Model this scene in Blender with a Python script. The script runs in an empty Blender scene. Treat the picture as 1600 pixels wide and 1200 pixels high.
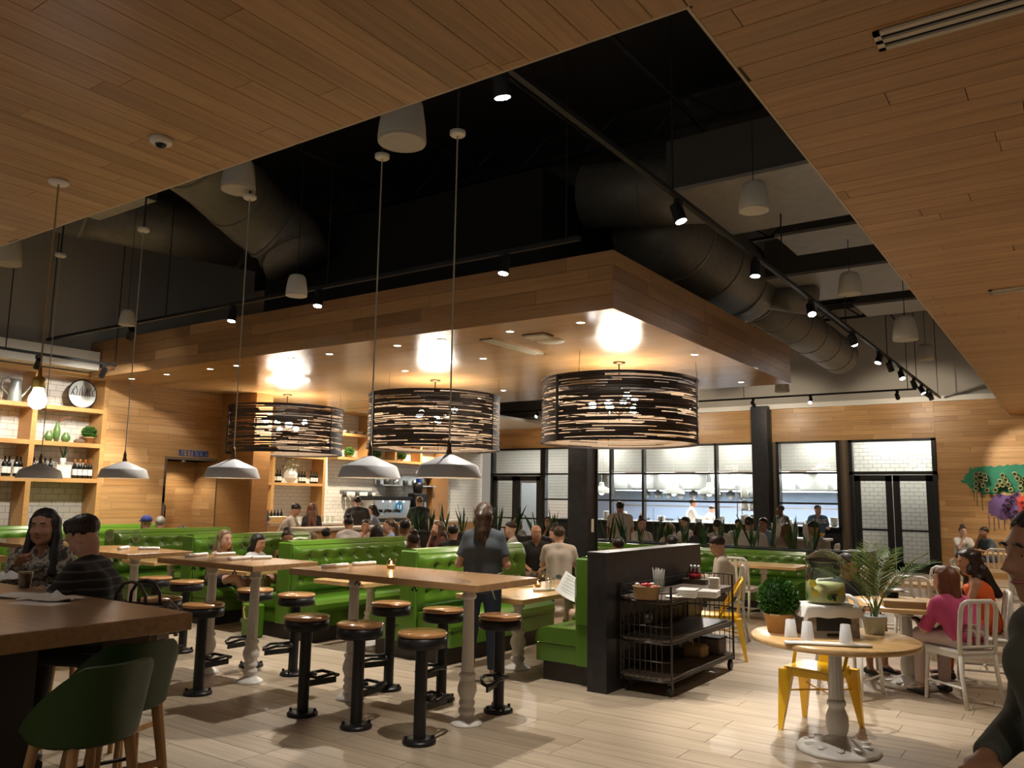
import bpy, bmesh, math, random
import numpy as np
from mathutils import Matrix, Vector
random.seed(7)
SC = bpy.context.scene
COL = SC.collection
PI = math.pi

# ---------------------------------------------------------------- camera
CF, CPIT, CROL, CYAW, CH = 1272.87, math.radians(7.984), math.radians(.9328), math.radians(34.889), 1.65
_F = Vector((-math.sin(CYAW) * math.cos(CPIT), math.cos(CYAW) * math.cos(CPIT), math.sin(CPIT)))
_R0 = Vector((math.cos(CYAW), math.sin(CYAW), 0))
_U0 = _R0.cross(_F)
_R = _R0 * math.cos(CROL) + _U0 * math.sin(CROL)
_U = -_R0 * math.sin(CROL) + _U0 * math.cos(CROL)
cam_d = bpy.data.cameras.new('camera')
cam_d.sensor_width = 36.0
cam_d.lens = CF / 1600 * 36
cam_d.clip_start = .05
cam = bpy.data.objects.new('camera', cam_d)
COL.objects.link(cam)
cam.matrix_world = Matrix(((_R.x, _U.x, -_F.x, 0), (_R.y, _U.y, -_F.y, 0), (_R.z, _U.z, -_F.z, CH), (0, 0, 0, 1)))
SC.camera = cam

def ray(x, y): return _F + _R * ((x - 800) / CF) - _U * ((y - 600) / CF)
def atz(x, y, z):
    d = ray(x, y); return Vector((0, 0, CH)) + d * ((z - CH) / d.z)
def aty(x, y, Y):
    d = ray(x, y); return Vector((0, 0, CH)) + d * (Y / d.y)
def atx(x, y, X):
    d = ray(x, y); return Vector((0, 0, CH)) + d * (X / d.x)
def atd(x, y, dist): return Vector((0, 0, CH)) + ray(x, y) * dist

# ---------------------------------------------------------------- world and exposure
w = bpy.data.worlds.new('world'); SC.world = w; w.use_nodes = True
w.node_tree.nodes['Background'].inputs[0].default_value = (1.0, .89, .74, 1)
w.node_tree.nodes['Background'].inputs[1].default_value = .17
SC.view_settings.view_transform = 'Standard'
SC.view_settings.look = 'None'
SC.view_settings.gamma = 1.0
SC.view_settings.use_curve_mapping = False
SC.view_settings.exposure = 0.62
SC.cycles.use_denoising = True
SC.cycles.caustics_reflective = False
SC.cycles.caustics_refractive = False
SC.cycles.sample_clamp_indirect = 4.0
SC.cycles.max_bounces = 8
SC.cycles.diffuse_bounces = 3
SC.cycles.transparent_max_bounces = 16
WARM = (1.0, .86, .67)
NEUT = (1.0, .93, .84)

# ---------------------------------------------------------------- node helpers
MATS = {}
def new_mat(name):
    m = bpy.data.materials.new(name); m.use_nodes = True
    nt = m.node_tree
    return m, nt, nt.nodes['Principled BSDF']
def plain(name, col, rough=.5, metal=0.0, spec=.5, bump=0.0, bscale=60, var=0.0, coat=0.0, emit=None, estr=0):
    if name in MATS: return MATS[name]
    m, nt, b = new_mat(name)
    b.inputs['Base Color'].default_value = (*col, 1)
    b.inputs['Roughness'].default_value = rough
    b.inputs['Metallic'].default_value = metal
    b.inputs['Specular IOR Level'].default_value = spec
    b.inputs['Coat Weight'].default_value = coat
    if emit:
        b.inputs['Emission Color'].default_value = (*emit, 1); b.inputs['Emission Strength'].default_value = estr
    if bump or var:
        tc = nt.nodes.new('ShaderNodeTexCoord'); n = nt.nodes.new('ShaderNodeTexNoise')
        n.inputs['Scale'].default_value = bscale; n.inputs['Detail'].default_value = 3
        nt.links.new(tc.outputs['Object'], n.inputs['Vector'])
        if bump:
            bp = nt.nodes.new('ShaderNodeBump'); bp.inputs['Strength'].default_value = bump; bp.inputs['Distance'].default_value = .01
            nt.links.new(n.outputs['Fac'], bp.inputs['Height']); nt.links.new(bp.outputs['Normal'], b.inputs['Normal'])
        if var:
            r = nt.nodes.new('ShaderNodeMapRange'); r.inputs[3].default_value = 1 - var; r.inputs[4].default_value = 1 + var
            mx = nt.nodes.new('ShaderNodeVectorMath'); mx.operation = 'SCALE'; mx.inputs[0].default_value = col
            nt.links.new(n.outputs['Fac'], r.inputs[0]); nt.links.new(r.outputs[0], mx.inputs['Scale'])
            nt.links.new(mx.outputs[0], b.inputs['Base Color'])
    MATS[name] = m
    return m
def rnd_value(nt):
    """one random number for each board: per object plus a stored attribute for joined boards"""
    oi = nt.nodes.new('ShaderNodeObjectInfo'); at = nt.nodes.new('ShaderNodeAttribute'); at.attribute_name = 'rnd'
    a = nt.nodes.new('ShaderNodeMath'); a.operation = 'ADD'
    f = nt.nodes.new('ShaderNodeMath'); f.operation = 'FRACT'
    nt.links.new(oi.outputs['Random'], a.inputs[0]); nt.links.new(at.outputs['Fac'], a.inputs[1]); nt.links.new(a.outputs[0], f.inputs[0])
    return f.outputs[0]
def ramp(nt, fac, stops):
    r = nt.nodes.new('ShaderNodeValToRGB')
    e = r.color_ramp.elements
    while len(e) < len(stops): e.new(.5)
    for i, (p, c) in enumerate(stops): e[i].position = p; e[i].color = (*c, 1)
    nt.links.new(fac, r.inputs[0]); return r.outputs[0]
def wood(name, tones, rough=.4, grain=.22, axis=0, coat=0.0, gscale=1.0, spec=.4, rvar=.0):
    """boards whose grain runs along local axis; tone differs from board to board"""
    if name in MATS: return MATS[name]
    m, nt, b = new_mat(name)
    rv = rnd_value(nt)
    tc = nt.nodes.new('ShaderNodeTexCoord')
    off = nt.nodes.new('ShaderNodeVectorMath'); off.operation = 'SCALE'; off.inputs[0].default_value = (37.1, 19.7, 51.3)
    nt.links.new(rv, off.inputs['Scale'])
    ad = nt.nodes.new('ShaderNodeVectorMath'); ad.operation = 'ADD'
    nt.links.new(tc.outputs['Object'], ad.inputs[0]); nt.links.new(off.outputs[0], ad.inputs[1])
    mp = nt.nodes.new('ShaderNodeMapping')
    s = [28 * gscale] * 3; s[axis] = 1.3 * gscale
    mp.inputs['Scale'].default_value = s
    nt.links.new(ad.outputs[0], mp.inputs['Vector'])
    n = nt.nodes.new('ShaderNodeTexNoise'); n.inputs['Scale'].default_value = 1; n.inputs['Detail'].default_value = 5; n.inputs['Distortion'].default_value = .6
    nt.links.new(mp.outputs[0], n.inputs['Vector'])
    base = ramp(nt, rv, [(i / (len(tones) - 1), t) for i, t in enumerate(tones)])
    g = nt.nodes.new('ShaderNodeMapRange'); g.inputs[1].default_value = .3; g.inputs[2].default_value = .7
    g.inputs[3].default_value = 1 - grain; g.inputs[4].default_value = 1 + grain * .6
    nt.links.new(n.outputs['Fac'], g.inputs[0])
    mx = nt.nodes.new('ShaderNodeVectorMath'); mx.operation = 'SCALE'
    nt.links.new(base, mx.inputs[0]); nt.links.new(g.outputs[0], mx.inputs['Scale'])
    nt.links.new(mx.outputs[0], b.inputs['Base Color'])
    b.inputs['Roughness'].default_value = rough
    b.inputs['Specular IOR Level'].default_value = spec
    b.inputs['Coat Weight'].default_value = coat; b.inputs['Coat Roughness'].default_value = .12
    bp = nt.nodes.new('ShaderNodeBump'); bp.inputs['Strength'].default_value = .12; bp.inputs['Distance'].default_value = .004
    nt.links.new(n.outputs['Fac'], bp.inputs['Height']); nt.links.new(bp.outputs['Normal'], b.inputs['Normal'])
    MATS[name] = m
    return m
def emis(name, col, strength):
    if name in MATS: return MATS[name]
    m, nt, b = new_mat(name)
    b.inputs['Base Color'].default_value = (*col, 1)
    b.inputs['Emission Color'].default_value = (*col, 1); b.inputs['Emission Strength'].default_value = strength
    MATS[name] = m; return m
def glass(name, tint=(1, 1, 1), refl=.5, rough=.02, clear=.92):
    """clear pane: see-through with a fresnel reflection"""
    if name in MATS: return MATS[name]
    m = bpy.data.materials.new(name); m.use_nodes = True; nt = m.node_tree; nt.nodes.clear()
    o = nt.nodes.new('ShaderNodeOutputMaterial'); t = nt.nodes.new('ShaderNodeBsdfTransparent'); g = nt.nodes.new('ShaderNodeBsdfGlossy')
    t.inputs[0].default_value = (*[c * clear for c in tint], 1); g.inputs['Roughness'].default_value = rough
    lw = nt.nodes.new('ShaderNodeLayerWeight'); lw.inputs[0].default_value = .5
    pw = nt.nodes.new('ShaderNodeMath'); pw.operation = 'POWER'; pw.inputs[1].default_value = 3.0
    mu = nt.nodes.new('ShaderNodeMath'); mu.operation = 'MULTIPLY_ADD'; mu.inputs[1].default_value = refl; mu.inputs[2].default_value = .07 * refl
    nt.links.new(lw.outputs['Facing'], pw.inputs[0]); nt.links.new(pw.outputs[0], mu.inputs[0])
    mx = nt.nodes.new('ShaderNodeMixShader')
    nt.links.new(mu.outputs[0], mx.inputs[0]); nt.links.new(t.outputs[0], mx.inputs[1]); nt.links.new(g.outputs[0], mx.inputs[2])
    nt.links.new(mx.outputs[0], o.inputs[0]); MATS[name] = m; return m

def frosted(name, col, fac):
    """cloudy plastic: partly clear, partly scattering"""
    m = bpy.data.materials.new(name); m.use_nodes = True; nt = m.node_tree; nt.nodes.clear()
    o = nt.nodes.new('ShaderNodeOutputMaterial'); t = nt.nodes.new('ShaderNodeBsdfTransparent'); b = nt.nodes.new('ShaderNodeBsdfPrincipled'); tl = nt.nodes.new('ShaderNodeBsdfTranslucent')
    b.inputs['Base Color'].default_value = (*col, 1); b.inputs['Roughness'].default_value = .3; tl.inputs[0].default_value = (*col, 1)
    m1 = nt.nodes.new('ShaderNodeMixShader'); m1.inputs[0].default_value = .5; nt.links.new(b.outputs[0], m1.inputs[1]); nt.links.new(tl.outputs[0], m1.inputs[2])
    m2 = nt.nodes.new('ShaderNodeMixShader'); m2.inputs[0].default_value = fac; nt.links.new(t.outputs[0], m2.inputs[1]); nt.links.new(m1.outputs[0], m2.inputs[2]); nt.links.new(m2.outputs[0], o.inputs[0])
    MATS[name] = m; return m

# ---------------------------------------------------------------- mesh builder
def frame_of(d):
    d = Vector(d).normalized()
    a = Vector((0, 0, 1)) if abs(d.z) < .9 else Vector((1, 0, 0))
    u = d.cross(a).normalized(); v = d.cross(u).normalized()
    return u, v
class MB:
    def __init__(s): s.v = []; s.f = []; s.sm = []; s.mi = []; s.cur = 0
    def add(s, vs, fs, smooth=False):
        o = len(s.v); s.v += [tuple(p) for p in vs]
        for f in fs: s.f.append(tuple(i + o for i in f)); s.sm.append(smooth); s.mi.append(s.cur)
        return s
    def box(s, x0, x1, y0, y1, z0, z1, bev=0):
        if bev:
            b = bev
            r = [(x0 + b, y0), (x1 - b, y0), (x1, y0 + b), (x1, y1 - b), (x1 - b, y1), (x0 + b, y1), (x0, y1 - b), (x0, y0 + b)]
            ri = [(x0 + b, y0 + b), (x1 - b, y0 + b), (x1 - b, y0 + b), (x1 - b, y1 - b), (x1 - b, y1 - b), (x0 + b, y1 - b), (x0 + b, y1 - b), (x0 + b, y0 + b)]
            vs = [(*p, z0) for p in ri] + [(*p, z0 + b) for p in r] + [(*p, z1 - b) for p in r] + [(*p, z1) for p in ri]
            fs = []
            for k in range(3):
                for i in range(8): j = (i + 1) % 8; fs.append((k * 8 + i, k * 8 + j, k * 8 + 8 + j, k * 8 + 8 + i))
            fs += [(6, 4, 2, 0), (24, 26, 28, 30)]
            return s.add(vs, fs)
        vs = [(x0, y0, z0), (x1, y0, z0), (x1, y1, z0), (x0, y1, z0), (x0, y0, z1), (x1, y0, z1), (x1, y1, z1), (x0, y1, z1)]
        return s.add(vs, [(3, 2, 1, 0), (4, 5, 6, 7), (0, 1, 5, 4), (1, 2, 6, 5), (2, 3, 7, 6), (3, 0, 4, 7)])
    def obox(s, c, ax, ay, az):
        """oriented box from centre and three half-axis vectors"""
        c = Vector(c); ax = Vector(ax); ay = Vector(ay); az = Vector(az)
        vs = [c + a * ax + b * ay + d * az for d in (-1, 1) for (a, b) in ((-1, -1), (1, -1), (1, 1), (-1, 1))]
        return s.add(vs, [(3, 2, 1, 0), (4, 5, 6, 7), (0, 1, 5, 4), (1, 2, 6, 5), (2, 3, 7, 6), (3, 0, 4, 7)])
    def lathe(s, prof, c=(0, 0, 0), n=20, smooth=True, cap=True, a0=0.0, flute=0, fd=0):
        """profile [(r,z)...] turned about a vertical axis"""
        vs = []; fs = []
        for r, z in prof:
            for i in range(n):
                a = a0 + 2 * PI * i / n
                q = r * (1 - fd * (.5 + .5 * math.cos(flute * a))) if flute else r
                vs.append((c[0] + q * math.cos(a), c[1] + q * math.sin(a), c[2] + z))
        for k in range(len(prof) - 1):
            for i in range(n):
                j = (i + 1) % n; fs.append((k * n + i, k * n + j, (k + 1) * n + j, (k + 1) * n + i))
        if cap:
            if prof[0][0] > 1e-5: fs.append(tuple(range(n - 1, -1, -1)))
            if prof[-1][0] > 1e-5: fs.append(tuple((len(prof) - 1) * n + i for i in range(n)))
        return s.add(vs, fs, smooth)
    def cyl(s, a, b, r, n=10, r2=None, smooth=True):
        a = Vector(a); b = Vector(b); r2 = r if r2 is None else r2
        u, v = frame_of(b - a)
        vs = [a + (u * math.cos(2 * PI * i / n) + v * math.sin(2 * PI * i / n)) * r for i in range(n)]
        vs += [b + (u * math.cos(2 * PI * i / n) + v * math.sin(2 * PI * i / n)) * r2 for i in range(n)]
        fs = [(i, i + n, (i + 1) % n + n, (i + 1) % n) for i in range(n)]
        s.add(vs, fs, smooth)
        return s.add(vs, [tuple(range(n)), tuple(range(2 * n - 1, n - 1, -1))])
    def tube(s, pts, r, n=6, closed=False, smooth=True, flat=1.0):
        pts = [Vector(p) for p in pts]; m = len(pts); rs = r if isinstance(r, (list, tuple)) else [r] * m
        vs = []; u = None
        for i, p in enumerate(pts):
            d = (pts[(i + 1) % m] - pts[i - 1]) if closed else (pts[min(i + 1, m - 1)] - pts[max(i - 1, 0)])
            d.normalize()
            if u is None: u, v = frame_of(d)
            else:
                u = (u - d * u.dot(d))
                if u.length < 1e-5: u, _ = frame_of(d)
                u.normalize(); v = d.cross(u)
            for k in range(n): a = 2 * PI * k / n; vs.append(p + (u * math.cos(a) + v * math.sin(a) * flat) * rs[i])
        fs = []
        for i in range(m if closed else m - 1):
            j = (i + 1) % m
            for k in range(n): q = (k + 1) % n; fs.append((i * n + k, i * n + q, j * n + q, j * n + k))
        if not closed: fs += [tuple(range(n - 1, -1, -1)), tuple((m - 1) * n + k for k in range(n))]
        return s.add(vs, fs, smooth)
    def prism(s, poly, z0, z1, smooth=False):
        n = len(poly)
        vs = [(x, y, z0) for x, y in poly] + [(x, y, z1) for x, y in poly]
        fs = [tuple(range(n - 1, -1, -1)), tuple(range(n, 2 * n))] + [(i, (i + 1) % n, n + (i + 1) % n, n + i) for i in range(n)]
        return s.add(vs, fs, smooth)
    def sphere(s, c, r, nu=12, nv=8, sz=1.0):
        prof = [(max(r * math.sin(PI * i / nv), 1e-4), -r * sz * math.cos(PI * i / nv)) for i in range(nv + 1)]
        return s.lathe(prof, c, nu, cap=False)
    def grid(s, fn, nu, nv, smooth=True, closed_u=False):
        vs = [fn(i / nu, j / nv) for j in range(nv + 1) for i in range(nu + (0 if closed_u else 1))]
        w_ = nu if closed_u else nu + 1
        fs = [(j * w_ + i, j * w_ + (i + 1) % w_, (j + 1) * w_ + (i + 1) % w_, (j + 1) * w_ + i) for j in range(nv) for i in range(nu)]
        return s.add(vs, fs, smooth)
    def xf(s, M, start=0):
        s.v[start:] = [tuple(M @ Vector(p)) for p in s.v[start:]]; return s
    def mesh(s, name, mats):
        me = bpy.data.meshes.new(name); me.from_pydata(s.v, [], s.f)
        me.polygons.foreach_set('use_smooth', s.sm); me.polygons.foreach_set('material_index', s.mi)
        for m in (mats if isinstance(mats, (list, tuple)) else [mats]): me.materials.append(m)
        me.update(); return me
def link(name, data, parent=None, loc=None, rz=0):
    o = bpy.data.objects.new(name, data); COL.objects.link(o)
    if parent: o.parent = parent
    if loc is not None: o.location = loc
    if rz: o.rotation_euler = (0, 0, rz)
    return o
def obj(name, mb, mat, parent=None, loc=None, rz=0): return link(name, mb.mesh(name, mat), parent, loc, rz)
def tag(o, label=None, cat=None, group=None, kind=None):
    if label: o['label'] = label
    if cat: o['category'] = cat
    if group: o['group'] = group
    if kind: o['kind'] = kind
    return o
def thing(name, label, cat, loc=(0, 0, 0), rz=0, group=None):
    return tag(link(name, None, None, loc, rz), label, cat, group)
def struct(name, mb, mat, label=None): return tag(obj(name, mb, mat), label, None, None, 'structure')
def ctree(o, loc=None, rz=None, label=None, group=None, parent=None):
    c = o.copy(); COL.objects.link(c)
    if parent: c.parent = parent
    if loc is not None: c.location = loc
    if rz is not None: c.rotation_euler = (0, 0, rz)
    if label: c['label'] = label
    if group: c['group'] = group
    for ch in list(o.children): ctree(ch, parent=c)
    return c
def lamp(kind, loc, energy, col=WARM, size=.05, aim=None, angle=60, blend=.6, parent=None, name='bulb_light'):
    d = bpy.data.lights.new(name, kind); d.energy = energy; d.color = col
    if kind in ('POINT', 'SPOT'): d.shadow_soft_size = size
    if kind == 'SPOT': d.spot_size = math.radians(angle); d.spot_blend = blend
    if kind == 'AREA': d.size = size
    o = bpy.data.objects.new(name, d); COL.objects.link(o); o.location = loc
    if parent: o.parent = parent
    if aim is not None:
        o.rotation_euler = (Vector(aim) - Vector(loc)).to_track_quat('-Z', 'Y').to_euler()
    return o

# boards, tiles and planks ---------------------------------------------------
PCACHE = {}
def piece_mesh(key, L, W, T, mat, bev):
    k = (key, round(L, 2), round(W, 3))
    if k not in PCACHE:
        mb = MB().box(-L / 2, L / 2, -W / 2, W / 2, 0, T, bev); PCACHE[k] = mb.mesh(key, mat)
    return PCACHE[k]
def field(parent, name, mat, O, U, V, ulen, vlen, W, lens, T, gap=.004, bev=0, maxn=290, stagger=None, holes=(), key=None, half=None, stuff_only=False, seed=1):
    """rows of boards on a plane: O corner, U along the boards, V across; thickness grows along U x V.
    holes: (u0,u1,v0,v1) left open.  The nearest maxn are objects, the rest is one joined mesh"""
    rr = random.Random(seed)
    O = Vector(O); U = Vector(U).normalized(); V = Vector(V).normalized(); N = U.cross(V)
    out = []; v = 0; row = 0
    while v < vlen - .01:
        wv = min(W, vlen - v)
        if half is not None: u = -lens[0] * (.5 if row % 2 else 0)
        else: u = -rr.random() * lens[0]
        while u < ulen:
            L = rr.choice(lens); a = max(u, 0); b = min(u + L, ulen); u += L
            segs = [(a, b)]
            for (h0, h1, g0, g1) in holes:
                if v + wv * .5 > g0 and v + wv * .5 < g1:
                    ns = []
                    for (p, q) in segs:
                        if h1 <= p or h0 >= q: ns.append((p, q)); continue
                        if p < h0: ns.append((p, h0))
                        if q > h1: ns.append((h1, q))
                    segs = ns
            for p, q in segs:
                if q - p > .03: out.append((p, q, v, wv))
        v += W; row += 1
    camp = Vector((0, 0, CH))
    cen = [(O + U * (p + q) / 2 + V * (vv + wv / 2)) for p, q, vv, wv in out]
    def size(i):
        c = cen[i] - camp; return -((out[i][1] - out[i][0])) / max(c.length, .5) ** 2 * (1 if c.normalized().dot(_F) > .35 else .01)
    order = sorted(range(len(out)), key=size)
    R = Matrix((U, V, N)).transposed().to_4x4()
    objs = order if not stuff_only else []
    if len(order) > maxn and not stuff_only: objs = order[:maxn]
    for i in objs:
        p, q, vv, wv = out[i]
        o = bpy.data.objects.new(name, piece_mesh(key or name, q - p - gap, wv - gap, T, mat, bev)); COL.objects.link(o)
        o.parent = parent; o.matrix_local = Matrix.Translation(cen[i]) @ R
    rest = order if stuff_only else order[len(objs):]
    if rest:
        mb = MB(); rn = []
        for i in rest:
            p, q, vv, wv = out[i]
            mb.obox(cen[i] + N * T / 2, U * (q - p - gap) / 2, V * (wv - gap) / 2, N * T / 2); rn += [rr.random()] * 8
        R3 = R.to_3x3()
        M = (Matrix.Translation(O) @ R)
        mb.xf(M.inverted())
        me = mb.mesh(name + '_field', mat)
        at = me.attributes.new('rnd', 'FLOAT', 'POINT'); at.data.foreach_set('value', rn)
        o = bpy.data.objects.new('joined_' + name + 's', me); COL.objects.link(o); o.parent = parent; o.matrix_local = M; o['kind'] = 'stuff'
    return len(out)
# ================================================================ materials
OAK = [(.40, .215, .082), (.52, .30, .125), (.46, .25, .098), (.60, .36, .16), (.43, .235, .09)]
M_ceil = wood('oak_ceiling', [(.40, .222, .086), (.50, .285, .118), (.45, .252, .10), (.55, .32, .138), (.43, .24, .094)], .42, .2)
M_wall = wood('oak_wall', OAK, .38, .2)
M_soff = wood('oak_soffit', [(.46, .26, .105), (.52, .30, .125), (.49, .275, .112)], .2, .14, spec=.6)
M_fasc = wood('oak_fascia', [(.26, .14, .055), (.40, .22, .09), (.32, .172, .069), (.48, .275, .118), (.24, .128, .052), (.36, .195, .08)], .4, .18)
M_dpan = wood('oak_dark', [(.33, .165, .058), (.37, .19, .068), (.35, .175, .062)], .4, .15)  # darker oak: the unlit look of the panel face put into the colour
M_floor = wood('floor_plank_tile', [(.34, .265, .185), (.40, .318, .225), (.365, .288, .202), (.43, .345, .248), (.32, .25, .172)], .42, .2, gscale=.8)
M_grout = plain('grout', (.16, .12, .08), .9)
M_ctrim = plain('pale_edge', (.55, .42, .28), .5)
M_black = plain('black_paint', (.006, .006, .007), .8)
M_blackm = plain('black_metal', (.012, .012, .013), .45, .3)
M_frame = plain('window_frame_black', (.012, .012, .012), .4, .2)
M_steel = plain('dark_steel', (.045, .045, .048), .42, .7, bump=.15, bscale=9, var=.35)
M_gray = plain('gray_plaster', (.42, .385, .33), .85, bump=.05)
M_white = plain('white_paint', (.78, .74, .66), .5)
M_tile = plain('white_glazed_tile', (.80, .77, .70), .16, spec=.6)
M_tgrout = plain('tile_grout', (.26, .22, .17), .9)
M_shelf = wood('oak_shelf', [(.50, .28, .10), (.55, .31, .115), (.47, .26, .092)], .4, .14, axis=1)
M_stain = plain('stainless', (.5, .5, .5), .28, 1.0)
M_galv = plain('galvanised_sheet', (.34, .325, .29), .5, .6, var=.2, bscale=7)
M_gpaint = plain('painted_duct', (.20, .19, .165), .55, .4, var=.25, bscale=12)

# ================================================================ floor
fl = struct('floor', MB().box(-17.6, 5, -2, 22, -.12, -.012), M_grout, 'pale wood-look plank floor of the dining room')
field(fl, 'plank', M_floor, (-17.6, -2, -.012), (1, 0, 0), (0, 1, 0), 22.6, 24, .225, [1.2], .012, gap=.004, seed=3)

# ================================================================ timber ceilings
HW = 3.75
cf = struct('ceiling_front', MB().box(-10, -1.25, -2, 3.07, HW + .015, HW + .12), M_grout, 'oak board ceiling over the front tables')
field(cf, 'ceiling_board', M_ceil, (-10, -2, HW + .015), (0, 1, 0), (1, 0, 0), 5.07, 8.75, .162, [2.4, 1.8, 3.0], .015, gap=.004, seed=4)
cr = struct('ceiling_right', MB().box(-1.25, 5, -2, 22, HW + .015, HW + .12), M_grout, 'oak board ceiling running back along the right side')
field(cr, 'ceiling_board', M_ceil, (5, -2, HW + .015), (-1, 0, 0), (0, 1, 0), 6.25, 24, .162, [2.6, 1.9, 3.2], .015, gap=.005, seed=5, key='cb2')
struct('trim_1', MB().box(-10, -1.235, 3.07, 3.085, HW, HW + .13).box(-1.265, -1.25, 3.085, 22, HW, HW + .13), M_ctrim, 'thin pale edge strip of the timber ceiling opening')

# ================================================================ dark plenum above
struct('ceiling_plenum', MB().box(-17.6, 5, -2, 22.2, 6.7, 6.8), M_black, 'black painted roof deck above the hanging canopy')
for k, y in enumerate((4.2, 6.6, 9.0, 11.4, 13.8, 16.2, 18.6, 21.0)):
    j = thing('roof_joist', 'black open-web steel roof joist number %d from the camera' % (k + 1), 'joist', (0, y, 6.2), 0, 'black roof joists')
    j['label'] = 'black open-web roof joist, %s from the front' % ('first second third fourth fifth sixth seventh eighth'.split()[k])
    obj('top_chord', MB().box(-17.4, 5, -.05, .05, .4, .46), M_blackm, j)
    obj('bottom_chord', MB().box(-17.4, 5, -.04, .04, 0, .05), M_blackm, j)
    mb = MB(); x = -17.2; up = 0
    while x < 4.6:
        mb.cyl((x, 0, .03 if not up else .42), (x + .5, 0, .42 if not up else .03), .018, 5); x += .5; up ^= 1
    obj('web', mb, M_blackm, j)
for k, x in enumerate((-12.2, -9.6, -7.9, -6.2, -4.6, -3.4, -2.2)):
    tag(obj('conduit', MB().cyl((x, 1.5, 5.9 + .06 * (k % 3)), (x, 21.8, 5.9 + .06 * (k % 3)), .03, 6), M_blackm),
        'dark ceiling conduit running front to back, %s from the left' % 'first second third fourth fifth sixth seventh'.split()[k], 'conduit', 'dark conduits under the roof')

# ================================================================ back (kitchen) wall
YB = 22.0
wb = MB()
wb.box(-16.5, -2.84, YB + .02, YB + .2, 3.26, 4.14)
wb.box(-2.84, 5, YB + .02, YB + .2, 0, 4.14)
wb.box(-5.07, -4.82, YB + .02, YB + .2, 0, 3.26)
wb.box(-7.3, -6.6, YB + .02, YB + .2, 0, 3.26)
WB = struct('wall_back', wb, M_grout, 'oak clad back wall with the kitchen windows')
field(WB, 'wall_board', M_wall, (-16.5, YB + .02, 3.26), (1, 0, 0), (0, 0, 1), 13.66, .88, .126, [1.3, .9, 1.8], .02, gap=.003, seed=6, key='wbb')
field(WB, 'wall_board', M_wall, (-2.84, YB + .02, 0), (1, 0, 0), (0, 0, 1), 7.84, 4.14, .126, [1.3, .9, 1.8], .02, gap=.003, seed=8, key='wbb', maxn=230)
struct('wall_upper', MB().box(-17.6, 5, YB + .02, YB + .2, 4.27, 6.7), M_gray, 'grey plaster wall above the oak cladding')
struct('trim_2', MB().box(-17, 5, YB - .09, YB + .2, 4.14, 4.27), M_white, 'white ledge along the top of the oak wall')

# ================================================================ left wall, shelves and restroom recess
XL = -13.5
LW = struct('wall_left', MB().box(XL - .9, XL - .02, 7.38, 8.55, 0, 3.6).box(XL - .9, XL - .02, 8.55, 9.62, 2.25, 3.6), M_grout, 'oak clad wall with the restroom recess')
field(LW, 'wall_board', M_wall, (XL - .02, 7.38, 0), (0, 1, 0), (0, 0, 1), 2.24, 3.6, .135, [1.0, .7, 1.3], .02, gap=.003, seed=9, holes=[(1.17, 2.24, 0, 2.25)], key='wbl')
RJ = struct('wall_recess', MB().box(XL - .7, XL, 9.6, 9.66, 0, 2.25).box(XL - .7, XL, 8.5, 9.6, 2.25, 2.3).box(XL - .7, XL, 8.5, 8.55, 0, 2.25), M_grout, 'side of the recess in front of the restroom door')
field(RJ, 'wall_board', M_wall, (XL - .7, 9.6, 0), (1, 0, 0), (0, 0, 1), .7, 2.25, .135, [.7], .012, gap=.003, seed=10, key='wbr')
D1_ = struct('door_1', MB().box(XL - .8, XL - .72, 8.5, 9.62, 0, 2.25), M_grout, 'restroom door clad in oak boards')
field(D1_, 'door_board', M_wall, (XL - .72, 8.5, 0), (0, 1, 0), (0, 0, 1), 1.1, 2.25, .135, [.5, .8], .015, gap=.003, seed=12, key='wbd')
obj('door_handle', MB().tube([(XL - .7, 8.98, 1.15), (XL - .64, 8.98, 1.18), (XL - .64, 8.98, 1.4), (XL - .7, 8.98, 1.43)], .014), M_blackm, D1_)
struct('wall_left_upper', MB().box(-18, XL - .02, 3.0, 10.2, 3.9, 6.7), M_gray, 'dim grey wall above the shelves')
struct('trim_3', MB().box(XL - .5, XL + .35, 4.6, 6.98, 3.62, 3.92), M_white, 'pale soffit strip over the wall shelves')

def text_obj(name, s, size, ext, mat, loc, rot, parent=None, width=1.0):
    c = bpy.data.curves.new(name, 'FONT'); c.body = s; c.size = size; c.extrude = ext; c.align_x = 'CENTER'; c.align_y = 'CENTER'
    c.space_character = width; c.offset = .0
    t = bpy.data.objects.new(name, c); COL.objects.link(t)
    dg = bpy.context.evaluated_depsgraph_get(); me = bpy.data.meshes.new_from_object(t.evaluated_get(dg))
    bpy.data.objects.remove(t); me.materials.clear(); me.materials.append(mat)
    o = link(name, me, parent, loc); o.rotation_euler = rot; return o
rs = thing('restroom_sign', 'blue raised letters spelling RESTROOMS over the restroom door', 'sign', (XL, 9.07, 2.37))
M_blue = plain('sign_blue', (.02, .10, .42), .4)
for i, ch in enumerate('RESTROOMS'):
    text_obj('letter', ch, .165, .008, M_blue, (.016, (i - 4) * .071, 0), (PI / 2, 0, PI / 2), rs).scale = (.52, 1, 1)

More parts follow.
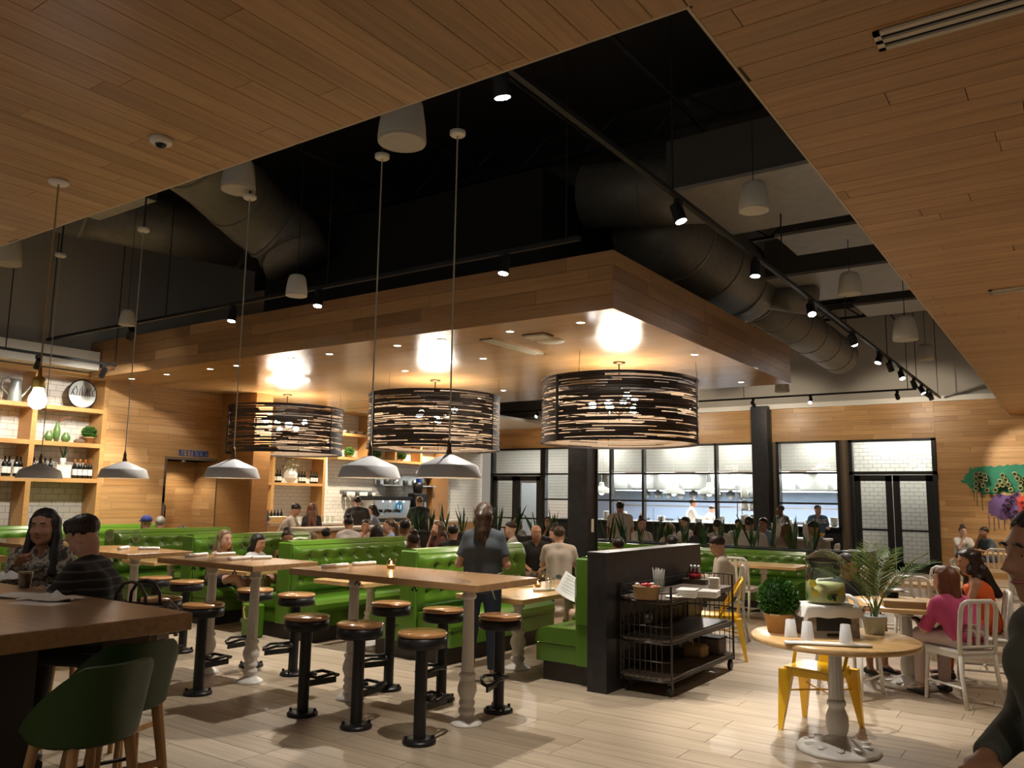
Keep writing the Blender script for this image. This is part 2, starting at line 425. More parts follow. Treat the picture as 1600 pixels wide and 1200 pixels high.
# tiled recess with oak shelves ------------------------------------------------
def shelf_wall(name, label, X, Y0, Y1, ups, shelves, ztop, depth, upw=.08, sh=.07, zb=0.0, tile=(.2, .1), seed=1, obj_tiles=True):
    T = struct('wall_tiled_' + name, MB().box(X - depth - .1, X - depth - .008, Y0, Y1, zb, ztop), M_tgrout, 'white subway tile behind the ' + label)
    field(T, 'tile', M_tile, (X - depth - .008, Y0, zb), (0, 1, 0), (0, 0, 1), Y1 - Y0, ztop - zb, tile[1], [tile[0]], .008, gap=.006, bev=.0, half=True, seed=seed, key='tile' + name, stuff_only=not obj_tiles, maxn=280)
    s = thing('shelf_unit', 'built-in oak shelf unit against white tile, ' + label, 'shelf', (X, Y0, 0))
    for y in ups: obj('upright', MB().box(-depth, .0, y - Y0 - upw / 2, y - Y0 + upw / 2, zb, ztop), M_shelf, s)
    for z, a, b in shelves: obj('shelf', MB().box(-depth, -.003, a - Y0, b - Y0, z - sh, z), M_shelf, s)
    obj('top_rail', MB().box(-depth, .012, 0, Y1 - Y0, ztop - .09, ztop), M_shelf, s)
    return s
shelf_wall('left', 'left of the restroom wall', XL, 5.0, 7.38, (5.08, 6.21, 7.34), [(z, a, b) for z in (1.86, 2.44, 3.02) for a, b in ((5.12, 6.17), (6.25, 7.3))], 3.6, .42)
# panel with shade in its colour and bar back wall
PN = struct('wall_panel', MB().box(XL, -12.5, 9.635, 10.0, 0, 3.52), M_grout, 'oak panel beside the bar opening, shade put into its colour')
field(PN, 'wall_board', M_dpan, (XL, 9.635, 0), (1, 0, 0), (0, 0, 1), 1.0, 3.52, .16, [1.0], .025, gap=.002, seed=14, key='wbp')
field(PN, 'wall_board', M_dpan, (-12.5, 9.62, 0), (0, 1, 0), (0, 0, 1), .38, 3.52, .16, [.38], .02, gap=.002, seed=15, key='wbq')
XB = -16.5
shelf_wall('bar', 'behind the bar counter', XB, 11.2, 15.06, (13.36, 15.02), [(z, a, b) for z in (1.95, 2.66, 3.28) for a, b in ((11.2, 13.32), (13.4, 14.98))], 3.95, .45, seed=2, obj_tiles=False, tile=(.2, .1))
BT = struct('wall_bar', MB().box(XB - .2, XB - .008, 15.06, YB, 0, 3.95), M_tgrout, 'white subway tile wall behind the coffee machine')
field(BT, 'tile', M_tile, (XB - .008, 15.06, 0), (0, 1, 0), (0, 0, 1), YB - 15.06, 3.95, .1, [.2], .008, gap=.006, half=True, stuff_only=True)
struct('wall_bar_upper', MB().box(XB - .2, XB, 10.2, YB, 3.95, 6.7), M_gray, 'grey wall above the bar tiles')
bs = thing('wall_shelf', 'long oak display shelf high on the bar tiles with dividers', 'shelf', (XB, 15.1, 2.6))
obj('shelf', MB().box(0, .4, 0, 4.9, 0, .07), M_shelf, bs); obj('shelf', MB().box(0, .4, 0, 4.9, .64, .71), M_shelf, bs); obj('shelf', MB().box(0, .42, 0, 4.9, 1.25, 1.35), M_shelf, bs)
for y in (1.1, 2.2, 3.3, 4.4): obj('divider', MB().box(.003, .39, y, y + .07, .07, 1.25), M_shelf, bs)
struct('trim_4', MB().box(XB, XB + .22, 19.2, 19.95, 0, 2.6), M_dpan, 'dark oak pilaster on the bar tile wall')

# ================================================================ hanging canopy
CX0, CX1, CY0, CY1, CZ0, CZ1 = XL, -3.68, 7.0, 13.0, 3.52, 4.12
CN = struct('ceiling_canopy', MB().box(CX0, CX1 - .02, CY0 + .02, CY1, CZ0 + .02, CZ1 - .01), M_grout, 'hanging oak canopy over the booths')
field(CN, 'soffit_board', M_soff, (CX1, CY0, CZ0 + .02), (-1, 0, 0), (0, 1, 0), CX1 - CX0, CY1 - CY0, .162, [2.4, 1.8, 3.0], .02, gap=.002, seed=21)
field(CN, 'fascia_board', M_fasc, (CX0, CY0 + .02, CZ0), (1, 0, 0), (0, 0, 1), CX1 - CX0, CZ1 - CZ0, .15, [1.6, 1.1, 2.1], .02, gap=.003, seed=22)
field(CN, 'fascia_board', M_fasc, (CX1 - .02, CY0, CZ0), (0, 1, 0), (0, 0, 1), CY1 - CY0, CZ1 - CZ0, .15, [1.6, 1.1, 2.1], .02, gap=.003, seed=23, key='fb2')
struct('wall_enclosure', MB().box(-10.6, -5.3, 8.2, 12.5, CZ1, 5.78), M_black, 'black equipment enclosure standing on the canopy')

# steel columns
def column(name, label, cx, cy, w_, ztop, z0=0):
    t = thing(name, label, 'column', (cx, cy, 0))
    h = w_ / 2
    obj('flange', MB().box(-h, h, -h, -h + .03, z0, ztop), M_steel, t); obj('flange', MB().box(-h, h, h - .03, h, z0, ztop), M_steel, t)
    obj('web', MB().box(-h + .02, h - .02, -h + .03, h - .03, z0, ztop), M_steel, t)
    return t
column('steel_column', 'dark steel column standing in front of the kitchen windows', -6.98, 21.78, .42, 4.2)
c_ = column('steel_column', 'black steel column rising under the nearest drum lamp to the canopy', -6.72, 11.72, .36, CZ0)
obj('switch_plate', MB().box(.181, .19, -.05, .03, 1.13, 1.34, .003), M_white, c_)

# ================================================================ kitchen windows and doors
M_pane = glass('window_glass', (.97, 1, 1), .35)
def window(n, label, xs, zs, X0, X1, Z0, Z1):
    wv = struct('window_%d' % n, MB().box(X0, X1, YB - .06, YB + .12, Z1 - .05, Z1).box(X0, X1, YB - .06, YB + .12, Z0, Z0 + .05), M_frame, label)
    for x in xs: obj('mullion', MB().box(x - .035, x + .035, YB - .06, YB + .12, Z0, Z1), M_frame, wv)
    for z in zs: obj('glazing_bar', MB().box(X0, X1, YB - .05, YB + .1, z - .025, z + .025), M_frame, wv)
    ex = [X0] + [x for x in xs if X0 + .1 < x < X1 - .1] + [X1]; ez = [Z0] + list(zs) + [Z1]
    for a, b in zip(ex, ex[1:]):
        for c, d in zip(ez, ez[1:]):
            if c < 1.5: continue
            obj('pane', MB().box(a + .03, b - .03, YB + .02, YB + .028, c + .02, d - .02), M_pane, wv)
window(1, 'wide black framed kitchen window with many panes', (-14.0, -12.75, -11.64, -10.57, -8.35, -7.23), (2.43, 1.64), -14.05, -7.2, 1.0, 3.26)
window(2, 'narrow black framed kitchen window beside the steel column', (-6.63, -5.1), (2.43, 1.64), -6.66, -5.07, 1.0, 3.26)
struct('wall_sill', MB().box(-14.05, -7.2, YB, YB + .12, 0, 1.0).box(-6.66, -5.07, YB, YB + .12, 0, 1.0), M_black, 'black wall below the kitchen windows')
def dbl_door(n, label, X0, X1):
    d = struct('door_%d' % n, MB().box(X0, X0 + .09, YB - .07, YB + .12, 0, 3.26).box(X1 - .09, X1, YB - .07, YB + .12, 0, 3.26).box(X0, X1, YB - .07, YB + .12, 3.2, 3.26).box(X0, X1, YB - .07, YB + .12, 2.38, 2.46), M_frame, label)
    obj('transom_pane', MB().box(X0 + .09, X1 - .09, YB + .02, YB + .028, 2.46, 3.2), M_pane, d)
    m = (X0 + X1) / 2
    for a, b, hx in ((X0 + .1, m - .01, -1), (m + .01, X1 - .1, 1)):
        l = obj('door_leaf', MB().box(a, a + .15, YB - .04, YB + .02, .02, 2.37).box(b - .15, b, YB - .04, YB + .02, .02, 2.37).box(a, b, YB - .04, YB + .02, 2.22, 2.37).box(a, b, YB - .04, YB + .02, .02, .25), M_frame, d)
        obj('door_pane', MB().box(a + .15, b - .15, YB - .01, YB, .25, 2.22), M_pane, l)
        obj('push_bar', MB().box(a + .1, b - .1, YB - .1, YB - .06, 1.0, 1.05), M_blackm, l)
    return d
dbl_door(2, 'black framed glass double door at the left end of the kitchen wall', -16.1, -14.05)
dbl_door(3, 'black framed glass double door beside the oak wall on the right', -4.83, -2.84)

# ================================================================ kitchen behind the glass
struct('floor_kitchen', MB().box(-17.6, 0, YB, 30, -.1, 0), plain('quarry_tile', (.2, .12, .09), .6), 'red quarry floor of the kitchen')
KB = struct('wall_kitchen_bulkhead', MB().box(-14.0, -5.0, 23.41, 23.5, 2.55, 3.6), M_tgrout, 'tiled bulkhead above the kitchen pass')
field(KB, 'tile', M_tile, (-14.0, 23.41, 2.55), (1, 0, 0), (0, 0, 1), 9.0, 1.05, .1, [.2], .008, gap=.004, half=True, stuff_only=True)
KD = struct('wall_kitchen_lobby', MB().box(-5.05, -1.5, 23.21, 23.3, 0, 3.6), M_tgrout, 'tiled wall behind the right glass doors')
field(KD, 'tile', M_tile, (-5.05, 23.21, 0), (1, 0, 0), (0, 0, 1), 3.55, 3.6, .104, [.215], .008, gap=.009, half=True, stuff_only=True)
KE = struct('wall_kitchen_left', MB().box(-17.6, -13.95, 24.41, 24.5, 0, 3.6), M_tgrout, 'tiled wall behind the left glass doors')
field(KE, 'tile', M_tile, (-17.6, 24.41, 0), (1, 0, 0), (0, 0, 1), 3.65, 3.6, .104, [.215], .008, gap=.007, half=True, stuff_only=True)
kd = struct('door_4', MB().box(-16.55, -15.6, 24.34, 24.41, 0, 2.25), plain('pale_door', (.75, .82, .88), .35), 'pale metal service door seen through the left glass doors')
obj('door_frame', MB().box(-16.62, -16.55, 24.3, 24.41, 0, 2.32).box(-15.6, -15.53, 24.3, 24.41, 0, 2.32).box(-16.62, -15.53, 24.3, 24.41, 2.25, 2.32), M_stain, kd)
struct('wall_kitchen_back', MB().box(-17.6, 0, 28.0, 28.1, 0, 3.7), plain('blue_white_tile', (.52, .62, .78), .3), 'pale blue lit wall at the back of the kitchen')
struct('ceiling_kitchen', MB().box(-14, -5, 23.5, 28, 2.55, 2.65).box(-17.6, -1.4, 22.2, 24.6, 3.6, 3.7), M_white, 'white kitchen ceiling')

# remaining side walls of the room
struct('wall_right', MB().box(5, 5.15, -2, 22.2, 0, 3.9), wood('oak_side', [(.46, .25, .1), (.5, .28, .11)], .45, .15), 'oak side wall outside the picture at right')
struct('wall_left_front', MB().box(-13.9, XL, -2, 5.0, 0, 6.7), M_gray, 'plain grey wall left of the shelves')
# ================================================================ ceiling services
M_spk = plain('speaker_white', (.62, .58, .50), .55)
M_grille = plain('speaker_grille', (.50, .47, .40), .7, bump=.2, bscale=300)
ORD = 'first second third fourth fifth sixth seventh eighth ninth tenth eleventh twelfth thirteenth fourteenth'.split()
def speaker(label, px, py, wpx, sc=1.0):
    d = CF * .34 * sc / wpx
    p = atd(px, py, d)
    t = thing('pendant_speaker', label, 'speaker', p, 0, 'white pendant loudspeakers')
    obj('housing', MB().lathe([(.168, 0), (.172, .03), (.165, .12), (.142, .27), (.118, .325), (.09, .34)], n=24), M_spk, t)
    obj('grille', MB().lathe([(.0001, -.004), (.13, -.006), (.15, .002), (.158, -.008), (.17, -.006), (.172, .01)], n=24, cap=False), M_grille, t)
    obj('hanger_cable', MB().cyl((0, 0, .33), (0, 0, (6.7 - p.z) / sc), .006, 5), M_blackm, t)
    t.scale = (sc, sc, sc); return t
for a in (('big white pendant speaker hanging at the edge of the front ceiling', 628, 222, 75), ('white pendant speaker above the left-hand white pendant lamps', 372, 297, 52),
          ('small white pendant speaker hanging just above the canopy front', 463, 462, 33, .62), ('white pendant speaker against the grey wall over the shelves', 198, 508, 24, .62),
          ('white pendant speaker in front of the square metal duct', 1178, 329, 46, .74), ('white pendant speaker below the second square duct', 1328, 459, 34, .8),
          ('wide white pendant speaker near the far end of the long track', 1415, 531, 37), ('farthest white pendant speaker beside the track end', 1447, 562, 24),
          ('white pendant speaker cut by the left picture edge', 8, 412, 45), ('pale pendant speaker behind the canopy corner by the kitchen wall', 1222, 612, 22)):
    speaker(*a)

# white shade pendants on white cords -------------------------------------------
M_cord = plain('white_cord', (.42, .37, .29), .6)
M_shade = plain('shade_enamel', (.60, .60, .61), .4)
M_shin = plain('shade_inside', (.85, .82, .74), .5)
M_bronze = plain('bronze', (.12, .07, .035), .4, .8)
M_wire = plain('dark_wire', (.02, .02, .02), .6)
def shade_pendant(label, x, y, zb, ztop):
    t = thing('pendant_lamp', label, 'lamp', (x, y, zb), 0, 'white shade pendants over the high tables')
    s = obj('shade', MB().lathe([(.262, 0), (.262, .006), (.232, .092), (.222, .103), (.10, .155), (.045, .178), (.02, .185)], n=32, cap=False), M_shade, t)
    obj('shade_lining', MB().lathe([(.259, .001), (.229, .09), (.219, .099), (.098, .15), (.02, .178)], n=32, cap=False), M_shin, s)
    obj('neck', MB().lathe([(.022, .18), (.024, .2), (.016, .23), (.018, .25), (.010, .30)], n=12), M_bronze, t)
    obj('cord', MB().cyl((0, 0, .29), (0, 0, ztop - zb), .0065, 6), M_cord, t)
    obj('ceiling_rose', MB().lathe([(.055, ztop - zb - .04), (.066, ztop - zb - .03), (.066, ztop - zb), (.03, ztop - zb + .01)], n=20), M_white, t)
    obj('support_rod', MB().cyl((0, 0, ztop - zb), (0, 0, 6.7 - zb), .012, 6), M_wire, t)
    b = obj('bulb', MB().sphere((0, 0, .07), .035), emis('bulb_dim', (1, .75, .45), 4), t)
    return t
for l, x in (('white shade pendant over the right half of the nearest high table', -4.08), ('white shade pendant over the left half of the nearest high table', -4.94),
             ('white shade pendant over the middle high table', -6.79), ('white shade pendant in front of the restroom wall', -8.71), ('white shade pendant in front of the bottle shelves', -10.6)):
    t = shade_pendant(l, x, 5.0, 1.80, 4.67)
    lamp('POINT', (0, 0, .05), 2.2, WARM, .03, parent=t)

# bare bulb on brass holder ------------------------------------------------------
bp_ = atz(92, 283, HW); zt = HW
t = thing('bulb_pendant', 'bare lit bulb in a brass holder on a tan cord', 'lamp', (bp_.x, bp_.y, 0))
M_brass = plain('brass', (.55, .36, .10), .35, .9)
obj('ceiling_rose', MB().lathe([(.055, zt - .025), (.066, zt - .015), (.066, zt), (.04, zt + .0)], n=24), M_white, t)
obj('cord', MB().cyl((0, 0, 2.42), (0, 0, zt - .02), .006, 6), plain('tan_cord', (.35, .24, .10), .7), t)
obj('holder', MB().lathe([(.008, 2.46), (.014, 2.40), (.036, 2.385), (.04, 2.37), (.04, 2.325), (.034, 2.318)], n=16), M_brass, t)
obj('bulb', MB().lathe([(.03, 2.318), (.033, 2.30), (.05, 2.265), (.056, 2.235), (.048, 2.205), (.025, 2.185), (.001, 2.18)], n=20), emis('bulb_bright', (.95, .97, 1), 28), t)
lamp('POINT', (0, 0, 2.24), 18, (1, .95, .85), .05, parent=t)

# drum lamps ---------------------------------------------------------------------
M_slat_o = plain('dark_woven_reed', (.020, .011, .008), .5)
M_slat_i = plain('reed_inside_lit', (.26, .20, .145), .6)  # bulb light put into the paler colour of the inner reed
M_globe = emis('globe_bulb', (1, .96, .88), 30)
def drum(label, x, y, seed):
    rr = random.Random(seed)
    R, z0, z1 = 1.05, 2.39, 3.25
    t = thing('drum_lamp', label, 'lamp', (x, y, 0), 0, 'woven drum lamps under the canopy')
    mb = MB(); rows = 66; dz = (z1 - z0 - .06) / rows
    for k in range(rows):
        z = z0 + .03 + dz * k; a = rr.random() * 2 * PI; end = a + 2 * PI
        while a < end - .05:
            L = rr.uniform(.5, 1.8); e = min(a + L, end); n = max(2, int((e - a) / .09)); q = R + rr.uniform(-.004, .006); hh = dz * rr.uniform(.93, 1.0)
            vo = [(q * math.cos(a + (e - a) * i / n), q * math.sin(a + (e - a) * i / n)) for i in range(n + 1)]
            vi = [(p[0] * (q - .006) / q, p[1] * (q - .006) / q) for p in vo]
            mb.cur = 0
            mb.add([(*p, z) for p in vo] + [(*p, z + hh) for p in vo], [(i, i + 1, n + 2 + i, n + 1 + i) for i in range(n)])
            mb.cur = 1
            mb.add([(*p, z) for p in vi] + [(*p, z + hh) for p in vi], [(i + 1, i, n + 1 + i, n + 2 + i) for i in range(n)])
            mb.cur = 0
            mb.add([(*p, z) for p in vo] + [(*p, z) for p in vi], [(i + 1, i, n + 1 + i, n + 2 + i) for i in range(n)])
            a = e + (rr.uniform(.25, 1.2) if rr.random() < .72 else .0)
    obj('woven_shade', mb, [M_slat_o, M_slat_i], t)['kind'] = 'stuff'
    for z in (z0, z1 - .03): obj('rim', MB().lathe([(R - .012, z), (R + .012, z), (R + .012, z + .03), (R - .012, z + .03), (R - .012, z)], n=56, cap=False, smooth=False), M_slat_o, t)
    for a in (-1.95, -1.92, .15, 2.2): obj('frame_post', MB().cyl(((R + .008) * math.cos(a), (R + .008) * math.sin(a), z0), ((R + .008) * math.cos(a), (R + .008) * math.sin(a), z1), .012, 6), plain('post_dark', (.035, .028, .026), .4, .4), t)
    obj('stem', MB().cyl((0, 0, 2.72), (0, 0, CZ0), .012, 8), M_bronze, t)
    obj('ceiling_plate', MB().lathe([(.02, CZ0 - .03), (.085, CZ0 - .018), (.085, CZ0)], n=20), M_bronze, t)
    for k in range(3):
        a = 2 * PI * k / 3 + .5; obj('suspension_wire', MB().cyl((R * math.cos(a), R * math.sin(a), z1), (R * .98 * math.cos(a), R * .98 * math.sin(a), CZ0), .003, 4), M_wire, t)
    for k in range(7):
        a = 2 * PI * k / 7 + seed; rad = .36 if k % 2 else .22; z = 2.92 + .05 * ((k * 3) % 4 - 1)
        p = (rad * math.cos(a), rad * math.sin(a), z)
        ar = obj('arm', MB().cyl((0, 0, 2.8), p, .008, 6), M_bronze, t)
        obj('globe', MB().sphere(p, .05), M_globe, ar)
    lamp('POINT', (0, 0, 2.98), 75, WARM, .3, parent=t)
drum('woven drum lamp nearest the canopy corner', -5.1, 9.87, 1)
drum('middle one of the three woven drum lamps', -8.47, 9.98, 2)
drum('woven drum lamp nearest the restroom wall', -12.2, 10.1, 3)

# recessed downlights in the canopy ------------------------------------------------
M_dl = emis('downlight_lens', (1, .93, .8), 14)
M_dring = plain('downlight_ring', (.7, .66, .58), .4)
def downlight(label, x, y, z, energy=26, ang=95, col=WARM, r=.055, blend=.7):
    t = thing('recessed_downlight', label, 'downlight', (x, y, z), 0, 'recessed downlights')
    obj('trim_ring', MB().lathe([(r * .75, .0), (r * .8, -.006), (r, -.006), (r, 0)], n=18, cap=False), M_dring, t)
    obj('lens', MB().lathe([(.0001, -.002), (r * .76, -.002)], n=18, cap=False), M_dl, t)
    if energy: lamp('SPOT', (0, 0, -.03), energy, col, .05, aim=None, angle=ang, blend=blend, parent=t)
for k, x in enumerate((-4.28, -5.2, -6.2, -6.92, -8.14, -8.9, -10.11, -10.75, -11.88, -12.88)):
    downlight('%s downlight from the right in the front row of the canopy' % ORD[k], x, 7.4, CZ0, {9: 200, 8: 70, 7: 40}.get(k, 30 if k % 2 == 0 else 0), 75 if k == 9 else 100)
for k, (x, y) in enumerate(((-6.55, 8.7), (-9.78, 7.84), (-3.98, 9.81), (-4.3, 12.47), (-8.22, 11.53), (-9.26, 12.23), (-8.24, 9.0), (-6.3, 12.2), (-11.3, 12.2))):
    downlight('canopy downlight behind the front row, ' + ('between the right drum lamps', 'left of the middle drum lamp', 'beside the canopy right edge', 'at the far right canopy corner', 'behind the middle drum lamp', 'far behind the middle drum lamp', 'in front of the middle drum lamp', 'behind the right drum lamp', 'behind the left drum lamp')[k], x, y, CZ0, 34 if k in (2, 3, 5, 7, 8) else 0)
# linear vent and round speaker in the soffit
M_vent = plain('vent_white', (.66, .60, .48), .5)
def slot_vent(label, x0, x1, y0, y1, z, along='x', n=2):
    t = thing('slot_vent', label, 'vent', ((x0 + x1) / 2, (y0 + y1) / 2, z))
    hx, hy = (x1 - x0) / 2, (y1 - y0) / 2
    obj('backing', MB().box(-hx, hx, -hy, hy, -.002, 0), M_black, t)
    fr = MB().box(-hx, -hx + .03, -hy, hy, -.014, 0).box(hx - .03, hx, -hy, hy, -.014, 0).box(-hx, hx, -hy, -hy + .03, -.014, 0).box(-hx, hx, hy - .03, hy, -.014, 0)
    obj('frame', fr, M_vent, t)
    for k in range(n - 1 if n > 1 else 0):
        if along == 'x': y = -hy + (k + 1) * 2 * hy / n; obj('slat', MB().box(-hx, hx, y - .016, y + .016, -.014, 0), M_vent, t)
        else: x = -hx + (k + 1) * 2 * hx / n; obj('slat', MB().box(x - .012, x + .012, -hy, hy, -.014, 0), M_vent, t)
slot_vent('pale two-slot air vent in the oak ceiling at upper right', -.64, 1.4, 3.7, 3.87, HW, 'x', 2)
slot_vent('small pale slot vent farther back in the right oak ceiling', -.63, 1.2, 9.05, 9.22, HW, 'x', 2)
slot_vent('narrow slot vent in the canopy soffit', -5.78, -5.62, 7.6, 8.8, CZ0, 'y', 3)
t = thing('ceiling_speaker', 'flat round speaker set in the canopy soffit', 'speaker', (-5.1, 8.1, CZ0))
obj('plate', MB().lathe([(.0001, -.012), (.15, -.012), (.16, 0)], n=28, cap=False), M_vent, t)
obj('rim', MB().lathe([(.15, -.013), (.165, -.013), (.165, 0)], n=28, cap=False), M_dring, t)
t = thing('access_panel', 'small square panel beside the round soffit speaker', 'panel', (-5.05, 7.75, CZ0))
obj('plate', MB().box(-.14, .14, -.1, .1, -.03, 0), M_dring, t); obj('rim', MB().box(-.15, .15, -.11, .11, -.008, 0), M_black, t)
cm = atz(252, 217, HW)
t = thing('dome_camera', 'white dome security camera on the front oak ceiling', 'camera', cm)
obj('base', MB().lathe([(.04, -.035), (.062, -.028), (.068, 0)], n=24), M_white, t)
obj('dome', MB().lathe([(.0001, -.06), (.018, -.055), (.032, -.04), (.035, -.03)], n=20, cap=False), plain('dome_black', (.01, .01, .01), .08), t)

# track lights ---------------------------------------------------------------------
M_head_e = emis('track_lens', (1, .97, .93), 60)
def track(label, a, b):
    a = Vector(a); b = Vector(b); t = thing('light_track', label, 'track', a)
    d = (b - a)
    u = d.normalized(); s = Vector((u.y, -u.x, 0))
    obj('rail', MB().obox(d / 2, d / 2, s * .022, Vector((0, 0, .02))), M_blackm, t)
    n = max(2, int(d.length / 3))
    for k in range(n + 1):
        p = d * (k / n) * .98 + u * .05; obj('hanger_rod', MB().cyl(p + Vector((0, 0, .02)), p + Vector((0, 0, 6.7 - a.z)), .008, 5), M_blackm, t)
def head(label, p, aim, energy, ang=52, lit=True, col=NEUT, blend=.35, s=1.0, size=.03):
    p = Vector(p); aim = Vector(aim); t = thing('track_spotlight', label, 'spotlight', p, 0, 'black track spotlights')
    d = (aim - p).normalized(); c = Vector((0, 0, -.13))
    obj('adapter', MB().box(-.03, .03, -.03, .03, -.05, -.0), M_blackm, t)
    obj('yoke', MB().cyl((0, 0, -.04), c, .01, 6), M_blackm, t)
    obj('can', MB().cyl(c - d * .09, c + d * .07, .05 * s, 14, .055 * s), M_blackm, t)
    u, v = frame_of(d)
    mb = MB(); e = c + d * .072; mb.add([e] + [e + (u * math.cos(2 * PI * i / 14) + v * math.sin(2 * PI * i / 14)) * .047 * s for i in range(14)], [(0, (i + 1) % 14 + 1, i + 1) for i in range(14)])
    obj('lens', mb, M_head_e if lit else M_grille, t)
    if energy:
        l = lamp('SPOT', c + d * .1, energy, col, size, aim=c + d * 2, angle=ang, blend=blend, parent=t)
track('long black light track running back to the kitchen wall', (-2.65, 3.0, 4.2), (-2.65, 21.7, 4.2))
TY = [(783, 120, (-2.6, 4.7, 0), 420, 60), (1060, 322, (-1.5, 6.3, .7), 560, 50), (1180, 410, (-2.6, 7.6, 0), 380, 55), (1267, 475, (-1.6, 8.6, .7), 480, 55), (1333, 523, (-1.6, 11.0, .5), 380, 60),
      (1373, 553, (-3.5, 13.0, .6), 300, 60), (1408, 578, (-1.5, 15, .5), 330, 60), (1440, 602, (-.8, 18.5, .6), 330, 60), (1450, 612, (-.3, 22, 2.2), 420, 50)]
for k, (px, py, aim, en, ang) in enumerate(TY):
    p = atx(px, py, -2.65); head('lit %s spotlight from the front on the long right track' % ORD[k], (-2.65, min(p.y, 21.6), 4.18), aim, en * .62, ang, blend=.5)
for k, y in enumerate((12.6, 15.5, 18.0, 20.2)):
    head('unlit black spotlight on the long right track, %s from the front' % ORD[k], (-2.65, y, 4.18), (-1.5, y + 2, 0), 0, lit=False)
track('black light track crossing in front of the canopy', (-13.3, 6.2, 4.02), (-3.6, 6.2, 4.0))
for k, (x, aim, en) in enumerate(((-4.44, (-4.5, 5.55, 0), 420), (-7.05, (-6.7, 5.5, 0), 420), (-8.62, (-8.4, 5.5, 0), 330), (-10.91, (-13.4, 6.9, 1.8), 260))):
    head('lit %s spotlight from the right on the canopy track' % ORD[k], (x, 6.2, 3.99), aim, en * .66, 78, blend=.25, size=.04)
track('black light track in front of the kitchen wall', (-14.4, 20, 4.22), (-2.9, 20, 4.22))
for k, x in enumerate((-6.6, -3.3, -9.4, -12.3)):
    head('small spotlight on the kitchen wall track, ' + ('near the steel column', 'near the right glass doors', 'left of the canopy corner', 'over the left windows')[k], (x, 20, 4.2), (x, 22, 3.3), 60, 115, lit=(k < 2), col=WARM, s=.9)
track('black light track along the wall shelves', (-12.5, 3.6, 3.66), (-12.5, 6.9, 3.64))
for k, y in enumerate((5.72, 4.6, 6.7)):
    head('small spotlight washing the wall shelves, ' + ('near the bare bulb', 'outside left', 'nearest the canopy')[k], (-12.5, y, 3.62), (-13.9, y + .2, 2.2), 60, 75, lit=True, s=.8, col=WARM)

# ducts -----------------------------------------------------------------------------
def rib_duct(name, label, pts, r, mat):
    t = thing(name, label, 'duct')
    pts = [Vector(p) for p in pts]
    obj('duct_body', MB().tube(pts, r, 28), mat, t)
    mb = MB()
    L = 0
    for a, b in zip(pts, pts[1:]):
        n = max(1, int((b - a).length / .95))
        for k in range(n):
            p = a.lerp(b, (k + .5) / n); d = (b - a).normalized(); mb = MB().cyl(p - d * .025, p + d * .025, (r if not isinstance(r, list) else r[0]) * 1.025, 28)
            obj('seam_band', mb, mat, t)
    return t
rib_duct('spiral_duct', 'big dark round duct running back over the canopy', [(-4.35, 9.4, 5.2), (-4.3, 12.6, 5.1)], .62, M_gpaint)
rib_duct('spiral_duct', 'thinner round duct ending before the grey kitchen wall', [(-4.3, 12.6, 5.05), (-4.28, 19.0, 4.93)], .40, M_gpaint)
rib_duct('spiral_duct', 'ribbed dark flexible duct crossing to the square duct', [(-5.1, 8.98, 5.6), (-3.52, 9.2, 5.45)], .42, M_gpaint)
rib_duct('branch_duct', 'short branch duct hanging off the big round duct', [(-3.95, 12.7, 4.95), (-3.2, 12.7, 4.75)], .24, M_gpaint)
rib_duct('spiral_duct', 'grey round duct on the left bending down behind the speaker', [(-8.6, 4.9, 5.9), (-9.2, 6.2, 5.85), (-9.45, 7.1, 5.6), (-9.35, 7.6, 5.35), (-9.2, 7.68, 5.0)], .5, M_gpaint)
rib_duct('spiral_duct', 'long grey round duct at far left under the roof', [(-11.9, 5.2, 5.75), (-11.0, 8.6, 5.75)], .42, M_gpaint)
def box_duct(label, x0, x1, y0, y1, z0, z1, seams):
    t = thing('square_duct', label, 'duct', ((x0 + x1) / 2, (y0 + y1) / 2, z0))
    hx, hy = (x1 - x0) / 2, (y1 - y0) / 2
    obj('duct_side', MB().box(-hx, hx, -hy, hy, .012, z1 - z0), plain('duct_side_shaded', (.075, .072, .066), .55, .3), t)  # sides darker, underside paler: light and shade put into the sheet colours
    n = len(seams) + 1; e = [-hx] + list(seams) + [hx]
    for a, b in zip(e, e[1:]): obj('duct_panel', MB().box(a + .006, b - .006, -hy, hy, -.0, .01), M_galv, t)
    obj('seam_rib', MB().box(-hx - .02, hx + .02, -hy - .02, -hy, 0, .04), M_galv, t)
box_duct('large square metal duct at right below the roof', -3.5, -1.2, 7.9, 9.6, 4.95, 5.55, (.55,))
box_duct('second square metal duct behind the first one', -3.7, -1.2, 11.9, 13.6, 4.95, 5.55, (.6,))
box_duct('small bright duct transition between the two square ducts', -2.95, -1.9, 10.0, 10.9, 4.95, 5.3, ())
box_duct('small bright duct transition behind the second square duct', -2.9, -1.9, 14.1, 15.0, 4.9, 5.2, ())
box_duct('flat square duct at left just above the front ceiling edge', -10.3, -9.0, 4.2, 5.3, 5.15, 5.6, ())
